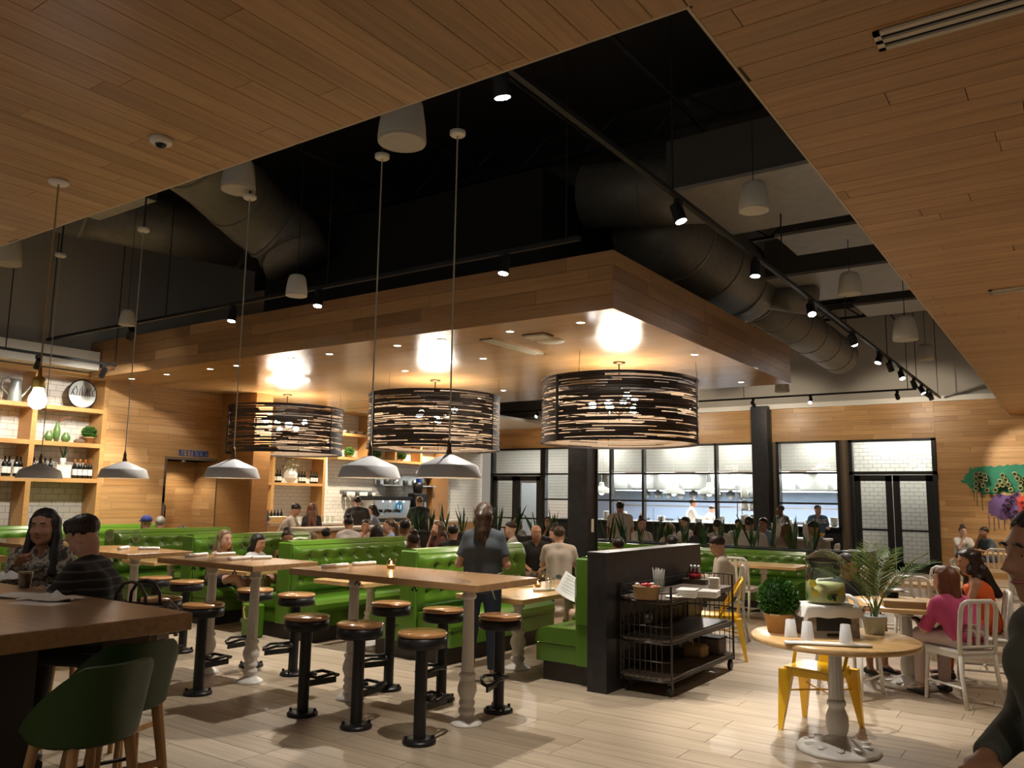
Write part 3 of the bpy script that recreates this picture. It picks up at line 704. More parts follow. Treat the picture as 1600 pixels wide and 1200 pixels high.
# kitchen lights: added fill panels, then heat lamps ----------------------------------------------------------------------
M_kpanel = emis('kitchen_fill_panel', (1, .98, .93), 26)
for k, x in enumerate((-13, -11.2, -9.4, -7.6, -6.0)):  # glowing panels added to brighten the kitchen
    t = thing('added_kitchen_panel', '%s added flush fill panel from the left in the kitchen ceiling' % ORD[k], 'added light panel', (x, 25.3, 2.545), 0, 'added kitchen fill panels')
    obj('diffuser', MB().box(-.55, .55, -.9, .9, -.01, 0), M_kpanel, t); obj('frame', MB().box(-.6, .6, -.95, .95, -.004, .0), M_white, t)
for k, (x, y) in enumerate(((-16, 23.1), (-14.6, 23.1), (-12.4, 22.75), (-10, 22.75), (-8.2, 22.75), (-5.9, 22.75), (-4.2, 22.6), (-3.2, 22.6))):  # glowing panels added above the bulkhead to brighten its tiles
    t = thing('added_kitchen_panel', 'added square fill panel above the bulkhead, %s from the left' % ORD[k], 'added light panel', (x, y, 3.595), 0, 'added lobby fill panels')
    obj('diffuser', MB().box(-.3, .3, -.3, .3, -.01, 0), emis('lobby_fill_panel', (1, .98, .93), 19), t); obj('frame', MB().box(-.33, .33, -.33, .33, -.004, .0), M_white, t)
M_kdome = plain('heat_lamp_white', (.85, .85, .82), .3)
for k, px in enumerate((940, 1053, 1108)):
    p = aty(px, 770, 23.2)
    t = thing('heat_lamp', 'white dome heat lamp over the kitchen pass, %s from the left' % ORD[k], 'lamp', (p.x, 23.2, 1.85), 0, 'white dome heat lamps')
    obj('dome', MB().lathe([(.34, 0), (.33, .03), (.27, .13), (.15, .2), (.09, .23), (.08, .3), (.06, .36)], n=24), M_kdome, t)
    obj('stem', MB().cyl((0, 0, .36), (0, 0, 1.745), .01, 6), M_kdome, t)
    obj('bulb', MB().sphere((0, 0, .03), .08), emis('heat_bulb', (1, .85, .6), 12), t)

for k, x in enumerate((-.6, .9, 2.6)):  # out-of-view downlights added to brighten the oak back wall
    downlight('added unseen wall-washing downlight in the right oak ceiling, %s from the left' % ORD[k], x, 20.3, HW, 170, 120, WARM)
for k, (x, y) in enumerate(((.6, 12.0), (.4, 16.0), (.8, 8.0))):  # out-of-view downlights added as fill along the right side
    downlight('added unseen downlight in the right oak ceiling, %s' % ('above the far right table', 'nearer the oak wall', 'above the pink woman')[k], x, y, HW, 90, 110, WARM)
for k, (x, y) in enumerate(((-8.5, .9), (-3.2, -.6), (1.2, .4))):  # unseen downlights added to make up for lost ambient light
    downlight('added unseen downlight in the front oak ceiling, %s' % ('at far left', 'behind the camera', 'right of the camera')[k], x, y, HW, 40, 120, WARM)

for k, x in enumerate((-13.0, -10.6, -8.2, -5.2)):  # extra track heads added to brighten the diners
    head('added spotlight on the kitchen wall track to brighten the diners, %s from the left' % ORD[k], (x, 19.95, 4.2), (x + .4, 15.8, .9), 190, 85, lit=True, s=.8, blend=.6)
downlight('small downlight in the top of the restroom recess', XL - .35, 9.1, 2.25, 22, 130, WARM, .04)
# ================================================================ furniture materials
M_top = wood('table_oak', [(.33, .19, .085), (.37, .215, .097)], .22, .22, spec=.5)
M_topl = wood('table_maple', [(.58, .36, .15), (.62, .40, .18)], .25, .18, spec=.5)
M_topd = wood('table_dark', [(.34, .205, .10), (.38, .23, .112)], .28, .25, spec=.5)
M_iron = plain('cast_iron_white', (.66, .63, .58), .38, bump=.1, bscale=30)
M_stoolb = plain('stool_black', (.010, .010, .011), .38, .2)
M_seatw = wood('stool_seat_wood', [(.40, .19, .07), (.46, .23, .085), (.34, .165, .065)], .18, .15, spec=.6, coat=.3)
M_green = plain('green_leather', (.078, .188, .012), .28, bump=.06, bscale=18, spec=.6, coat=.15)
M_green2 = plain('green_vinyl_dark', (.020, .058, .009), .4, bump=.05, bscale=18)
M_plinth = plain('plinth_dark', (.028, .024, .021), .55)
M_chairw = plain('chair_white', (.72, .70, .65), .35)
M_yel = plain('yellow_metal', (.78, .46, .01), .28, .1, coat=.3)
M_cloth = plain('napkin_cloth', (.80, .78, .74), .85, bump=.2, bscale=90)
M_gl = glass('wine_glass', (.98, 1, .98), .5, .0, .95)
M_leg = wood('stool_leg_oak', [(.40, .22, .085), (.44, .25, .10)], .4, .2, axis=2)

LEGP = [(.118, 0), (.118, .01), (.10, .025), (.07, .042), (.052, .055), (.052, .07), (.063, .085), (.063, .105), (.05, .12), (.05, .13), (.06, .142), (.06, .16), (.05, .175), (.055, .19),
        (.072, .235), (.070, .27), (.055, .31), (.05, .325), (.062, .34), (.062, .355), (.05, .372)]
def pedestal_mesh(hgt, s=1.0, base=1.0):
    mb = MB(); mb.lathe([(r * s * (base if z < .03 else 1), z) for r, z in LEGP], n=24)
    mb.lathe([(.049 * s, .37), (.040 * s, hgt - .1)], n=36, flute=12, fd=.12, cap=False)
    mb.lathe([(.042 * s, hgt - .105), (.055 * s, hgt - .095), (.055 * s, hgt - .075), (.045 * s, hgt - .06), (.06 * s, hgt - .03), (.075 * s, hgt)], n=24)
    return mb
def hi_table(label, x0, x1, y0, y1, legs, hooks=True):
    t = thing('high_table', label, 'table', ((x0 + x1) / 2, (y0 + y1) / 2, 0), 0, 'oak high tables on white legs')
    hx, hy = (x1 - x0) / 2, (y1 - y0) / 2
    obj('tabletop', MB().box(-hx, hx, -hy, hy, 1.0, 1.05, .004), M_top, t)
    for lx in legs: obj('leg', pedestal_mesh(1.0), M_iron, t, (lx - (x0 + x1) / 2, 0, 0))
    if hooks:
        for hxx in (-.3, .3):
            obj('bag_hook', MB().tube([(hxx - .03, -hy + .12, .965), (hxx - .02, -hy + .12, .95), (hxx, -hy + .12, .99), (hxx, -hy + .12, 1.0)], .005, 5).tube([(hxx + .03, -hy + .12, .965), (hxx + .02, -hy + .12, .95), (hxx, -hy + .12, .99)], .005, 5), M_blackm, t)
    return t
hi_table('nearest oak high table with a candle and two napkin rolls', -5.42, -3.48, 4.60, 5.38, (-5.05, -3.84))
hi_table('middle oak high table set with wine glasses and napkin rolls', -7.15, -5.76, 4.50, 5.22, (-6.80, -6.17))
hi_table('third oak high table set with glasses, behind the man in black', -9.05, -7.66, 4.50, 5.22, (-8.65, -8.12))
hi_table('oak high table farthest left behind the long-haired woman', -11.2, -9.8, 4.5, 5.22, (-10.8, -10.2))

def make_stool():
    t = thing('bar_stool', 'bar stool', 'stool', (0, 0, 0), 0, 'black pedestal bar stools with round wooden seats')
    obj('base_plate', MB().lathe([(.115, 0), (.115, .018), (.10, .03), (.055, .036)], n=24), M_stoolb, t)
    for k in range(4):
        a = PI / 4 + k * PI / 2; obj('bolt', MB().cyl((.093 * math.cos(a), .093 * math.sin(a), .02), (.093 * math.cos(a), .093 * math.sin(a), .05), .012, 6), M_stoolb, t)
    obj('post', MB().cyl((0, 0, .03), (0, 0, .64), .043, 16), M_stoolb, t)
    fr = MB().tube([(-.09, .06, .275), (-.075, .20, .285), (-.04, .275, .262), (0, .29, .25), (.04, .275, .262), (.075, .20, .285), (.09, .06, .275)], .013, 6)
    obj('footrest', fr.tube([(0, 0, .29), (0, .1, .285)], .02, 6).tube([(-.09, .06, .275), (0, .03, .28), (.09, .06, .275)], .012, 6).box(-.008, .008, .03, .28, .2, .245), M_stoolb, t)
    obj('seat_ring', MB().lathe([(.05, .625), (.165, .63), (.17, .64), (.17, .70), (.155, .705)], n=32), M_stoolb, t)
    obj('seat', MB().lathe([(.165, .705), (.173, .712), (.173, .725), (.165, .733), (.0001, .736)], n=32), M_seatw, t)
    return t
st0 = make_stool()
STOOLS = [(-3.80, 4.42, 0, 'right front bar stool of the nearest high table'), (-4.40, 4.42, .1, 'middle front bar stool of the nearest high table'), (-4.97, 4.42, -.2, 'left front bar stool of the nearest high table'),
          (-3.86, 5.42, PI + .3, 'right back bar stool of the nearest high table'), (-4.44, 5.42, PI, 'middle back bar stool of the nearest high table'), (-5.03, 5.42, PI - .4, 'left back bar stool of the nearest high table'),
          (-6.14, 4.32, 0, 'right front bar stool of the middle high table'), (-6.78, 4.34, .2, 'left front bar stool of the middle high table'), (-6.12, 5.3, PI - .3, 'right back bar stool of the middle high table'),
          (-6.72, 5.3, PI, 'left back bar stool of the middle high table'), (-7.85, 5.3, PI, 'right back bar stool of the third high table'), (-8.42, 5.3, PI, 'left back bar stool of the third high table'), (-7.95, 4.32, 0, 'front bar stool of the third high table')]
for k, (x, y, a, lab) in enumerate(STOOLS):
    if k == 0: st0.location = (x, y, 0); st0.rotation_euler = (0, 0, a); st0['label'] = lab
    else: ctree(st0, (x, y, 0), a, lab)

# ---------------------------------------------------------------- booths
def tuft_panel(Ln, z0, z1, dep, cols=None, rows=(.32, .78)):
    """buttoned leather panel in local coords: along y (0..Ln), up z, bulging to +x"""
    n = cols or max(3, int(round(Ln / .23))); sp = Ln / n; H = z1 - z0
    bt = []
    for j, r in enumerate(rows):
        for i in range(n + (0 if j % 2 == 0 else -1)): bt.append((sp * (i + .5 + (.5 if j % 2 else 0)), z0 + H * r))
    B = np.array(bt); ny, nz = int(Ln / .035), max(12, int(H / .035))
    def fn(u, v):
        y = u * Ln; z = z0 + v * H
        d2 = (B[:, 0] - y) ** 2 + (B[:, 1] - z) ** 2
        e = min(y, Ln - y) / .05; ez = min(z - z0, z1 - z) / .07
        h = dep * (1 - .75 * math.exp(-d2.min() / .0016)) * min(1, max(0, e)) ** .4 * min(1, max(0, ez)) ** .45
        for j, r in enumerate(rows):
            zz = z0 + H * r; ph = ((y / sp - (.5 if j % 2 == 0 else 1.0)) % 1.0); ph = min(ph, 1 - ph)
            dn = (z - zz)
            if dn < 0: h -= dep * .32 * math.exp(-(ph * sp / .02) ** 2) * math.exp(dn / .12) * min(1, max(0, e))
            h -= dep * .25 * math.exp(-((dn + .03 * math.sin(ph * PI)) / .022) ** 2) * min(1, max(0, e))
        return (max(h, .002), y, z)
    mb = MB().grid(fn, ny, nz)
    return mb, bt
M_btn = plain('leather_button', (.03, .09, .006), .35)
def bench(label, x, y0, y1, sides, top=1.12, backw=.2, seatd=.46, group='green leather booth benches', sz=.46):
    """booth bench whose back stands at x; sides: (+1,) (-1,) or both"""
    Ln = y1 - y0
    t = thing('booth_bench', label, 'bench', (x, y0, 0), 0, group)
    hw = backw / 2
    prof = [(-hw, .18), (-hw, top - .05), (-hw + .035, top - .008), (0, top), (hw - .035, top - .008), (hw, top - .05), (hw, .18)]
    mb = MB(); n = len(prof)
    mb.add([(px, 0.0, pz) for px, pz in prof] + [(px, Ln, pz) for px, pz in prof], [(i, i + 1, n + i + 1, n + i) for i in range(n - 1)] + [tuple(range(n - 1, -1, -1)), tuple(range(n, 2 * n))])
    obj('back', mb, M_green, t)
    # welted end panel
    e = MB().box(-hw - .008, hw + .008, -.035, 0, .17, top - .02, .012); obj('end_panel', e, M_green, t)
    e2 = MB().box(-hw + .02, hw - .02, -.045, -.034, .52, .535); obj('seam', e2, M_btn, t)
    obj('plinth', MB().box(-hw - (seatd - .08 if -1 in sides else 0), hw + (seatd - .08 if 1 in sides else 0), .03, Ln, 0, .17), M_plinth, t)
    for s in sides:
        pm, bt = tuft_panel(Ln, sz + .05, top - .06, .06)
        if s < 0: pm.v = [(-a, b, c) for a, b, c in pm.v]; pm.f = [tuple(reversed(f)) for f in pm.f]
        pm.v = [(a + s * hw, b, c) for a, b, c in pm.v]
        p = obj('tufted_back', pm, M_green, t)
        bm_ = MB()
        for (by, bz) in bt: obj('button', MB().sphere((s * (hw + .018), by, bz), .014, 8, 5), M_btn, p)
        x0 = hw + .01; x1 = hw + seatd
        # rolled seat cushion
        pr = [(x0, sz - .02), (x0, sz + .02), (x1 - .12, sz + .015), (x1 - .05, sz + .0), (x1 - .01, sz - .04), (x1 + .0, sz - .09), (x1 - .005, .33), (x0, .33)]
        def seat(y_a, y_b, prf):
            m = len(prf); ks = []
            ys = [y_a, y_a + .03, y_b - .03, y_b]; ins = [.985, 1, 1, .985]
            vs = []
            cx = sum(q[0] for q in prf) / m; cz = sum(q[1] for q in prf) / m
            for yy, kf in zip(ys, ins): vs += [(s * (cx + (qx - cx) * kf), yy, cz + (qz - cz) * kf) for qx, qz in prf]
            fs = [(k * m + i, k * m + (i + 1) % m, (k + 1) * m + (i + 1) % m, (k + 1) * m + i) for k in range(3) for i in range(m)]
            fs += [tuple(range(m - 1, -1, -1)), tuple(3 * m + i for i in range(m))]
            if s < 0: fs = [tuple(reversed(f)) for f in fs]
            return MB().add(vs, fs)
        obj('seat', seat(0, Ln, pr), M_green, t)
        obj('seat_front', seat(.005, Ln, [(x0, .17), (x0, .325), (x1 - .012, .325), (x1 - .012, .17)]), M_green, t)
    return t
bench('green booth bench against the black half wall', -3.75, 6.6, 8.5, (-1,), 1.14, .17)
bench('green double booth bench behind the standing waitress', -5.78, 6.5, 8.45, (-1, 1), 1.115, .21)
bench('green double booth bench with the tan bag beside it', -7.72, 6.5, 8.45, (-1, 1), 1.115, .21)
bench('green double booth bench left of the seated pair with a crossed-leg woman', -9.62, 6.5, 8.45, (-1, 1), 1.115, .21)
bench('green double booth bench nearest the restroom wall', -11.52, 6.5, 8.45, (-1, 1), 1.115, .21)
bench('green wall bench along the oak restroom wall', -13.3, 5.6, 8.3, (1,), 1.12, .2)

def booth_table(label, xc, y0, y1, w_=.78, z=.73, mat=None):
    t = thing('booth_table', label, 'table', (xc, (y0 + y1) / 2, 0), 0, 'booth tables')
    hy = (y1 - y0) / 2
    obj('tabletop', MB().box(-w_ / 2, w_ / 2, -hy, hy, z - .045, z, .004), mat or M_topl, t)
    obj('leg', pedestal_mesh(z - .045, 1.1), M_iron, t, (0, -hy * .45, 0)); obj('leg', pedestal_mesh(z - .045, 1.1), M_iron, t, (0, hy * .6, 0))
    return t
booth_table('maple booth table with candle and napkins beside the half wall', -4.66, 6.35, 8.2)
booth_table('maple booth table left of the standing waitress', -6.68, 6.35, 8.2)
booth_table('maple booth table where two women sit', -8.62, 6.35, 8.2)
booth_table('maple booth table nearest the restroom wall', -10.55, 6.35, 8.2)

# half wall -----------------------------------------------------------------------
hw_ = thing('half_wall', 'black steel clad half wall between booths and service cart', 'partition', (-3.555, 6.45, 0))
obj('core', MB().box(-.085, .085, .01, 2.14, 0, 1.15), M_plinth, hw_)
obj('end_plate', MB().box(-.095, .095, 0, .01, 0, 1.17), M_steel, hw_)
obj('side_plate', MB().box(.086, .096, .01, 2.15, 0, 1.17), M_steel, hw_)
obj('side_plate', MB().box(-.096, -.086, .01, 2.15, 0, 1.17), M_steel, hw_)
obj('cap', MB().box(-.1, .1, -.004, 2.155, 1.17, 1.19), M_steel, hw_)

# service cart -----------------------------------------------------------------------
M_cartm = plain('cart_metal', (.06, .052, .045), .4, .8)
M_cartw = plain('cart_wood', (.10, .075, .055), .6, bump=.2, bscale=25, var=.3)
ct = thing('service_cart', 'dark wire service cart with three shelves beside the half wall', 'cart', (-3.2, 6.62, 0))
cw, cl = .24, 1.62
for z in (.13, .44, .78):
    s_ = obj('shelf', MB().prism([(cw * math.cos(a) * (1 if 1 else 1), y) for a, y in ()] or [(-cw, 0.06), (-cw + .06, 0), (cw - .06, 0), (cw, .06), (cw, cl - .06), (cw - .06, cl), (-cw + .06, cl), (-cw, cl - .06)], z, z + .03), M_cartw, ct)
    obj('shelf_rim', MB().tube([(-cw, .06, z), (-cw + .06, 0, z), (cw - .06, 0, z), (cw, .06, z), (cw, cl - .06, z), (cw - .06, cl, z), (-cw + .06, cl, z), (-cw, cl - .06, z)], .012, 6, True), M_cartm, s_)
for x in (-cw, cw):
    for y in (.06, cl - .06): obj('corner_post', MB().cyl((x, y, .1), (x, y, .92), .011, 8), M_cartm, ct)
for e, y in ((0, 0.0), (1, cl)):
    for k in range(8):
        x = -cw + .06 + k * (2 * cw - .12) / 7; obj('wire', MB().cyl((x, y, .13), (x, y, .86 if e == 0 else .92), .004, 5), M_cartm, ct)
    for z in ((.29, .58, .86) if e == 0 else (.29, .6, .92)):
        obj('wire_rail', MB().tube([(-cw, .06 if e == 0 else cl - .06, z), (-cw + .06, y, z), (cw - .06, y, z), (cw, .06 if e == 0 else cl - .06, z)], .006, 6), M_cartm, ct)
for k in range(14): obj('wire', MB().cyl((-cw, .1 + k * .11, .13), (-cw, .1 + k * .11, .9), .004, 5), M_cartm, ct)
for z in (.3, .6, .9): obj('wire_rail', MB().cyl((-cw, .06, z), (-cw, cl - .06, z), .006, 6), M_cartm, ct)
obj('wire_rail', MB().cyl((cw, .06, .86), (cw, .2, .86), .006, 6), M_cartm, ct)
for x in (-cw + .05, cw - .03):
    for y in (.1, cl - .08):
        c_ = obj('caster', MB().cyl((x - .014, y, .045), (x + .014, y, .045), .045, 14), M_blackm, ct)
        obj('caster_fork', MB().box(x - .02, x + .02, y - .012, y + .02, .06, .115), M_cartm, c_)

# chairs -------------------------------------------------------------------------------
def make_navy():
    """white metal slat-back chair, faces +y, origin on the floor under the seat"""
    t = thing('slat_chair', 'chair', 'chair', (0, 0, 0), 0, 'white metal slat-back chairs')
    obj('seat', MB().box(-.2, .2, -.2, .2, .425, .455, .012), M_chairw, t)
    obj('seat_rail', MB().box(-.19, .19, -.19, .19, .39, .427), M_chairw, t)
    for s in (-1, 1):
        obj('leg', MB().cyl((s * .175, .175, .42), (s * .19, .2, 0), .017, 8), M_chairw, t)
        obj('leg', MB().tube([(s * .175, -.185, .43), (s * .18, -.2, .25), (s * .19, -.25, 0)], .017, 8), M_chairw, t)
    obj('back_frame', MB().tube([(-.175, -.185, .42), (-.18, -.2, .6), (-.18, -.225, .78), (-.165, -.232, .835), (-.12, -.237, .86), (.12, -.237, .86), (.165, -.232, .835), (.18, -.225, .78), (.18, -.2, .6), (.175, -.185, .42)], .019, 8), M_chairw, t)
    for x in (-.085, 0, .085): obj('slat', MB().obox((x, -.214, .665), (.017, 0, 0), (0, .007, 0), (0, -.022, .19)), M_chairw, t)
    obj('back_rail', MB().tube([(-.175, -.195, .485), (.175, -.195, .485)], .013, 6), M_chairw, t)
    for s in (-1, 1): obj('stretcher', MB().cyl((s * .185, .19, .16), (s * .187, -.225, .16), .011, 6), M_chairw, t)
    obj('stretcher', MB().cyl((-.186, -.02, .16), (.186, -.02, .16), .011, 6), M_chairw, t)
    return t
nv0 = make_navy()
NAVY = []
def navy(label, x, y, rz):
    if not NAVY: NAVY.append(1); nv0.location = (x, y, 0); nv0.rotation_euler = (0, 0, rz); nv0['label'] = label; return nv0
    return ctree(nv0, (x, y, 0), rz, label)
def make_tolix():
    t = thing('yellow_chair', 'chair', 'chair', (0, 0, 0), 0, 'yellow metal cafe chairs')
    obj('seat', MB().prism([(-.19, .18), (-.17, .2), (.17, .2), (.19, .18), (.165, -.17), (-.165, -.17)], .435, .452).prism([(-.195, .185), (-.17, .205), (.17, .205), (.195, .185), (.17, -.175), (-.17, -.175)], .39, .437), M_yel, t)
    for sx, sy in ((-1, 1), (1, 1), (-1, -1), (1, -1)):
        x0, y0 = sx * .175, sy * .175; x1, y1 = sx * .215, sy * (.225 if sy > 0 else .25)
        mb = MB()
        r0, r1 = .032, .014
        mb.add([(x0 - r0 * 1.6, y0 - r0, .43), (x0 + r0 * 1.6, y0 - r0, .43), (x0 + r0 * 1.6, y0 + r0, .43), (x0 - r0 * 1.6, y0 + r0, .43), (x1 - r1, y1 - r1, 0), (x1 + r1, y1 - r1, 0), (x1 + r1, y1 + r1, 0), (x1 - r1, y1 + r1, 0)],
               [(0, 1, 2, 3), (7, 6, 5, 4), (1, 0, 4, 5), (2, 1, 5, 6), (3, 2, 6, 7), (0, 3, 7, 4)])
        obj('leg', mb, M_yel, t)
    obj('back_frame', MB().tube([(-.185, .02, .44), (-.2, -.1, .62), (-.175, -.2, .79), (-.1, -.23, .83), (.1, -.23, .83), (.175, -.2, .79), (.2, -.1, .62), (.185, .02, .44)], .013, 8), M_yel, t)
    obj('back_splat', MB().obox((0, -.2, .635), (.06, 0, 0), (0, .005, 0), (0, -.035, .195)), M_yel, t)
    for s in (-1, 1): obj('brace', MB().cyl((s * .17, .17, .28), (-s * .18, -.19, .28), .007, 5), M_yel, t)
    return t
tx0 = make_tolix(); TX = []
def tolix(label, x, y, rz):
    if not TX: TX.append(1); tx0.location = (x, y, 0); tx0.rotation_euler = (0, 0, rz); tx0['label'] = label; return tx0
    return ctree(tx0, (x, y, 0), rz, label)
tolix('yellow metal chair behind the round drinks table', -1.70, 6.50, PI * .97)
tolix('yellow metal chair behind the service cart', -3.3, 8.75, PI * .62)
tolix('yellow metal chair between the steel column and the half wall', -4.9, 9.3, -.5)
tolix('yellow metal chair behind the middle booth benches', -7.15, 9.45, PI * .5)

# round tables ------------------------------------------------------------------------
def round_table(label, x, y, R, z=.745, oval=1.0):
    t = thing('round_table', label, 'table', (x, y, 0), 0, 'round maple tables')
    obj('tabletop', MB().lathe([(R - .01, z - .04), (R, z - .03), (R, z - .01), (R - .01, z), (.0001, z)], n=56), M_topl, t)
    obj('top_underside', MB().lathe([(.0001, z - .04), (R - .01, z - .04)], n=40, cap=False), M_topl, t)
    mb = MB().lathe([(.27, 0), (.275, .012), (.265, .026), (.2, .045), (.11, .07), (.06, .095), (.055, .11)], n=48, flute=12, fd=.03)
    mb.lathe([(.055, .1), (.068, .13), (.075, .17), (.072, .22), (.058, .26), (.05, .28), (.062, .3), (.06, .32), (.05, .335)], n=28)
    mb.lathe([(.052, .33), (.042, z - .12)], n=40, flute=12, fd=.13, cap=False)
    mb.lathe([(.044, z - .125), (.06, z - .11), (.06, z - .09), (.05, z - .075), (.1, z - .045), (.1, z - .04)], n=28)
    obj('pedestal', mb, M_iron, t)
    for k in range(10):
        a = 2 * PI * k / 10; obj('leaf_relief', MB().sphere((0, 0, 0), .04, 8, 5, .5).xf(Matrix.Translation((.17 * math.cos(a), .17 * math.sin(a), .048)) @ Matrix.Rotation(a, 4, 'Z') @ Matrix.Diagonal((1.6, .8, .5, 1))), M_iron, t)
    return t
round_table('round maple table holding the lemonade dispenser and palm', -1.47, 6.03, .55)
round_table('round maple table where the woman in pink sits', -1.42, 8.52, .56)
def sq_table(label, x, y, w_=.8, d_=.8, rz=0, z=.745):
    t = thing('cafe_table', label, 'table', (x, y, 0), rz, 'square maple tables')
    obj('tabletop', MB().box(-w_ / 2, w_ / 2, -d_ / 2, d_ / 2, z - .04, z, .004), M_topl, t)
    obj('leg', pedestal_mesh(z - .04, 1.1, 1.8), M_iron, t)
    return t
sq_table('maple table with a folded napkin behind the palm', -1.55, 10.95, .85, .85)
sq_table('maple table near the oak wall where the couple sits', -1.1, 18.6, 1.1, .8)
sq_table('maple table in front of the planter bench', -3.95, 12.25, 1.15, .75)
sq_table('maple table with white chairs at far right', -.75, 13.6, .9, .8)
for a in (('white slat chair in front of the planter bench', -4.08, 11.75, -.15 + 0), ('white slat chair on the near left of the pink woman\'s table', -1.78, 7.85, -.2), ('white slat chair the pink woman sits on', -.95, 8.13, .86),
          ('white slat chair the woman in orange sits on', -.86, 8.98, PI * .56), ('white slat chair left behind the palm', -2.05, 8.95, -PI * .62), ('white slat chair at the napkin table, nearest side', -1.62, 10.3, 0), ('white slat chair at the napkin table, left back side', -2.1, 11.2, -PI / 2), ('white slat chair behind the napkin table', -1.5, 11.75, PI),
          ('white slat chair at the far right table, nearest side', -.7, 13.0, .1), ('white slat chair at the far right table, left side', -1.4, 13.7, -PI / 2), ('white slat chair at the far right table, right side', -.1, 13.5, PI / 2), ('white slat chair at the couple\'s table, nearest side', -1.35, 17.95, 0),
          ('second white slat chair at the couple\'s table, nearest side', -.75, 17.95, .1), ('white slat chair at the picture edge beside the foreground woman', -.35, 10.6, PI / 2), ('white slat chair between the far right tables', -.6, 15.6, .2),
          ('white slat chair by the counter near the glass doors', -4.25, 17.0, PI * .5), ('white slat chair behind the bald man', -6.75, 9.4, -.3), ('white slat chair the man in white sits on', -3.70, 9.96, 2.06)):
    navy(*a)

# communal table and upholstered bar stools ----------------------------------------------
cm_ = thing('communal_table', 'thick oak communal high table in the left foreground', 'table', (-5.35, 1.75, 0))
obj('tabletop', MB().box(-1.6, 1.6, -.83, .83, .965, 1.05, .004), M_topd, cm_)
obj('base_panel', MB().box(-1.35, .75, -.5, .5, .02, .965), M_plinth, cm_)
obj('foot_rail', MB().box(-1.4, .8, .5, .55, .2, .25), M_blackm, cm_)
def tub_stool(label, x, y, rz):
    t = thing('upholstered_stool', label, 'stool', (x, y, 0), rz, 'green upholstered bar stools')
    n = 22
    def back(u, v):
        a = -PI * .5 - 1.75 + 3.5 * u; e = abs(u - .5) * 2; top = .92 - .26 * max(0, e - .35) ** 1.3 / .58
        z = .60 + (top - .60) * v; r = .225 + .045 * v
        return (r * math.cos(a), r * math.sin(a) * .95, z)
    o1 = MB().grid(back, n, 6)
    def inner(u, v):
        p = back(u, v); k = .86; return (p[0] * k, p[1] * k, p[2] - .0)
    o1.grid(lambda u, v: inner(1 - u, v), n, 6)
    vs = [back(i / n, 1) for i in range(n + 1)] + [inner(i / n, 1) for i in range(n + 1)]
    o1.add(vs, [(i, i + 1, n + 2 + i, n + 1 + i) for i in range(n)], True)
    for u in (0.0, 1.0): o1.add([back(u, j / 6) for j in range(7)] + [inner(u, j / 6) for j in range(7)], [(j, 7 + j, 8 + j, j + 1) if u == 0 else (j, j + 1, 8 + j, 7 + j) for j in range(6)])
    vs = [back(i / n, 0) for i in range(n + 1)]
    obj('back_shell', o1, M_green2, t)
    obj('seat', MB().lathe([(.0001, .58), (.2, .585), (.215, .6), (.215, .64), (.19, .66), (.0001, .665)], n=28), M_green2, t)
    for sx, sy in ((-1, -1), (1, -1), (-1, 1), (1, 1)):
        obj('leg', MB().cyl((sx * .13, sy * .13, .59), (sx * .2, sy * .2, 0), .024, 8, .016), M_leg, t)
    for sx in (-1, 1): obj('stretcher', MB().box(sx * .175 - .01, sx * .175 + .01, -.17, .17, .22, .25), M_leg, t)
    obj('foot_rail', MB().tube([(-.18, .18, .26), (0, .2, .26), (.18, .18, .26)], .01, 6), M_blackm, t)
    obj('cross_rail', MB().box(-.17, .17, -.18, -.16, .3, .33), M_leg, t)
tub_stool('nearest green upholstered stool at the end of the communal table', -3.67, 2.02, PI / 2 + .1)
tub_stool('green upholstered stool farther along the end of the communal table', -4.06, 2.40, PI / 2 - .1)
tub_stool('green upholstered stool under the man in black', -4.95, 2.93, PI + .35)
tub_stool('green upholstered stool under the long-haired woman', -5.75, 2.98, PI)
# ================================================================ planter bench in front of the kitchen
M_planter = plain('planter_black', (.012, .012, .013), .45)
M_soil = plain('soil', (.02, .014, .01), .9)
pb = bench('long green bench under the snake plant planter', 0, 0, 4.1, (1,), .9, .16, .5, 'green leather booth benches', .45)
pb.location = (-7.65, 13.1, 0); pb.rotation_euler = (0, 0, -PI / 2)
PLZ = .93
pl = thing('planter_box', 'long black planter box between the dining areas', 'planter', (-7.6, 13.4, 0))
obj('box', MB().box(-4.4, 4.55, -.2, .2, 0, PLZ - .03), M_planter, pl)
obj('rim', MB().box(-4.42, 4.57, -.22, -.17, PLZ - .03, PLZ).box(-4.42, 4.57, .17, .22, PLZ - .03, PLZ).box(4.5, 4.57, -.22, .22, PLZ - .03, PLZ), M_planter, pl)
obj('soil', MB().box(-4.4, 4.5, -.17, .17, PLZ - .06, PLZ - .02), M_soil, pl)
M_snake = wood('snake_leaf', [(.012, .045, .012), (.03, .085, .02), (.018, .06, .016)], .4, .5, axis=0, gscale=.35)
M_snakey = plain('snake_leaf_yellow', (.30, .30, .06), .45)
LEAFM = []
for k in range(5):
    rr = random.Random(k + 40); h = .34 + .07 * k; w_ = .017 + .004 * (k % 3); bend = rr.uniform(.02, .10)
    def lf(u, v, h=h, w_=w_, bend=bend, tw=rr.uniform(-.9, .9)):
        ww = w_ * (1 - max(0, v - .5) ** 2 * 4) * (.75 + .5 * min(v * 2, 1)) * (u - .5) * 2
        if v > .98: ww *= .1
        a = tw * v; return (bend * v * v + ww * math.cos(a), ww * math.sin(a) + .014 * abs(u - .5), v * h)
    LEAFM.append(MB().grid(lf, 2, 7).mesh('leaf', M_snake))
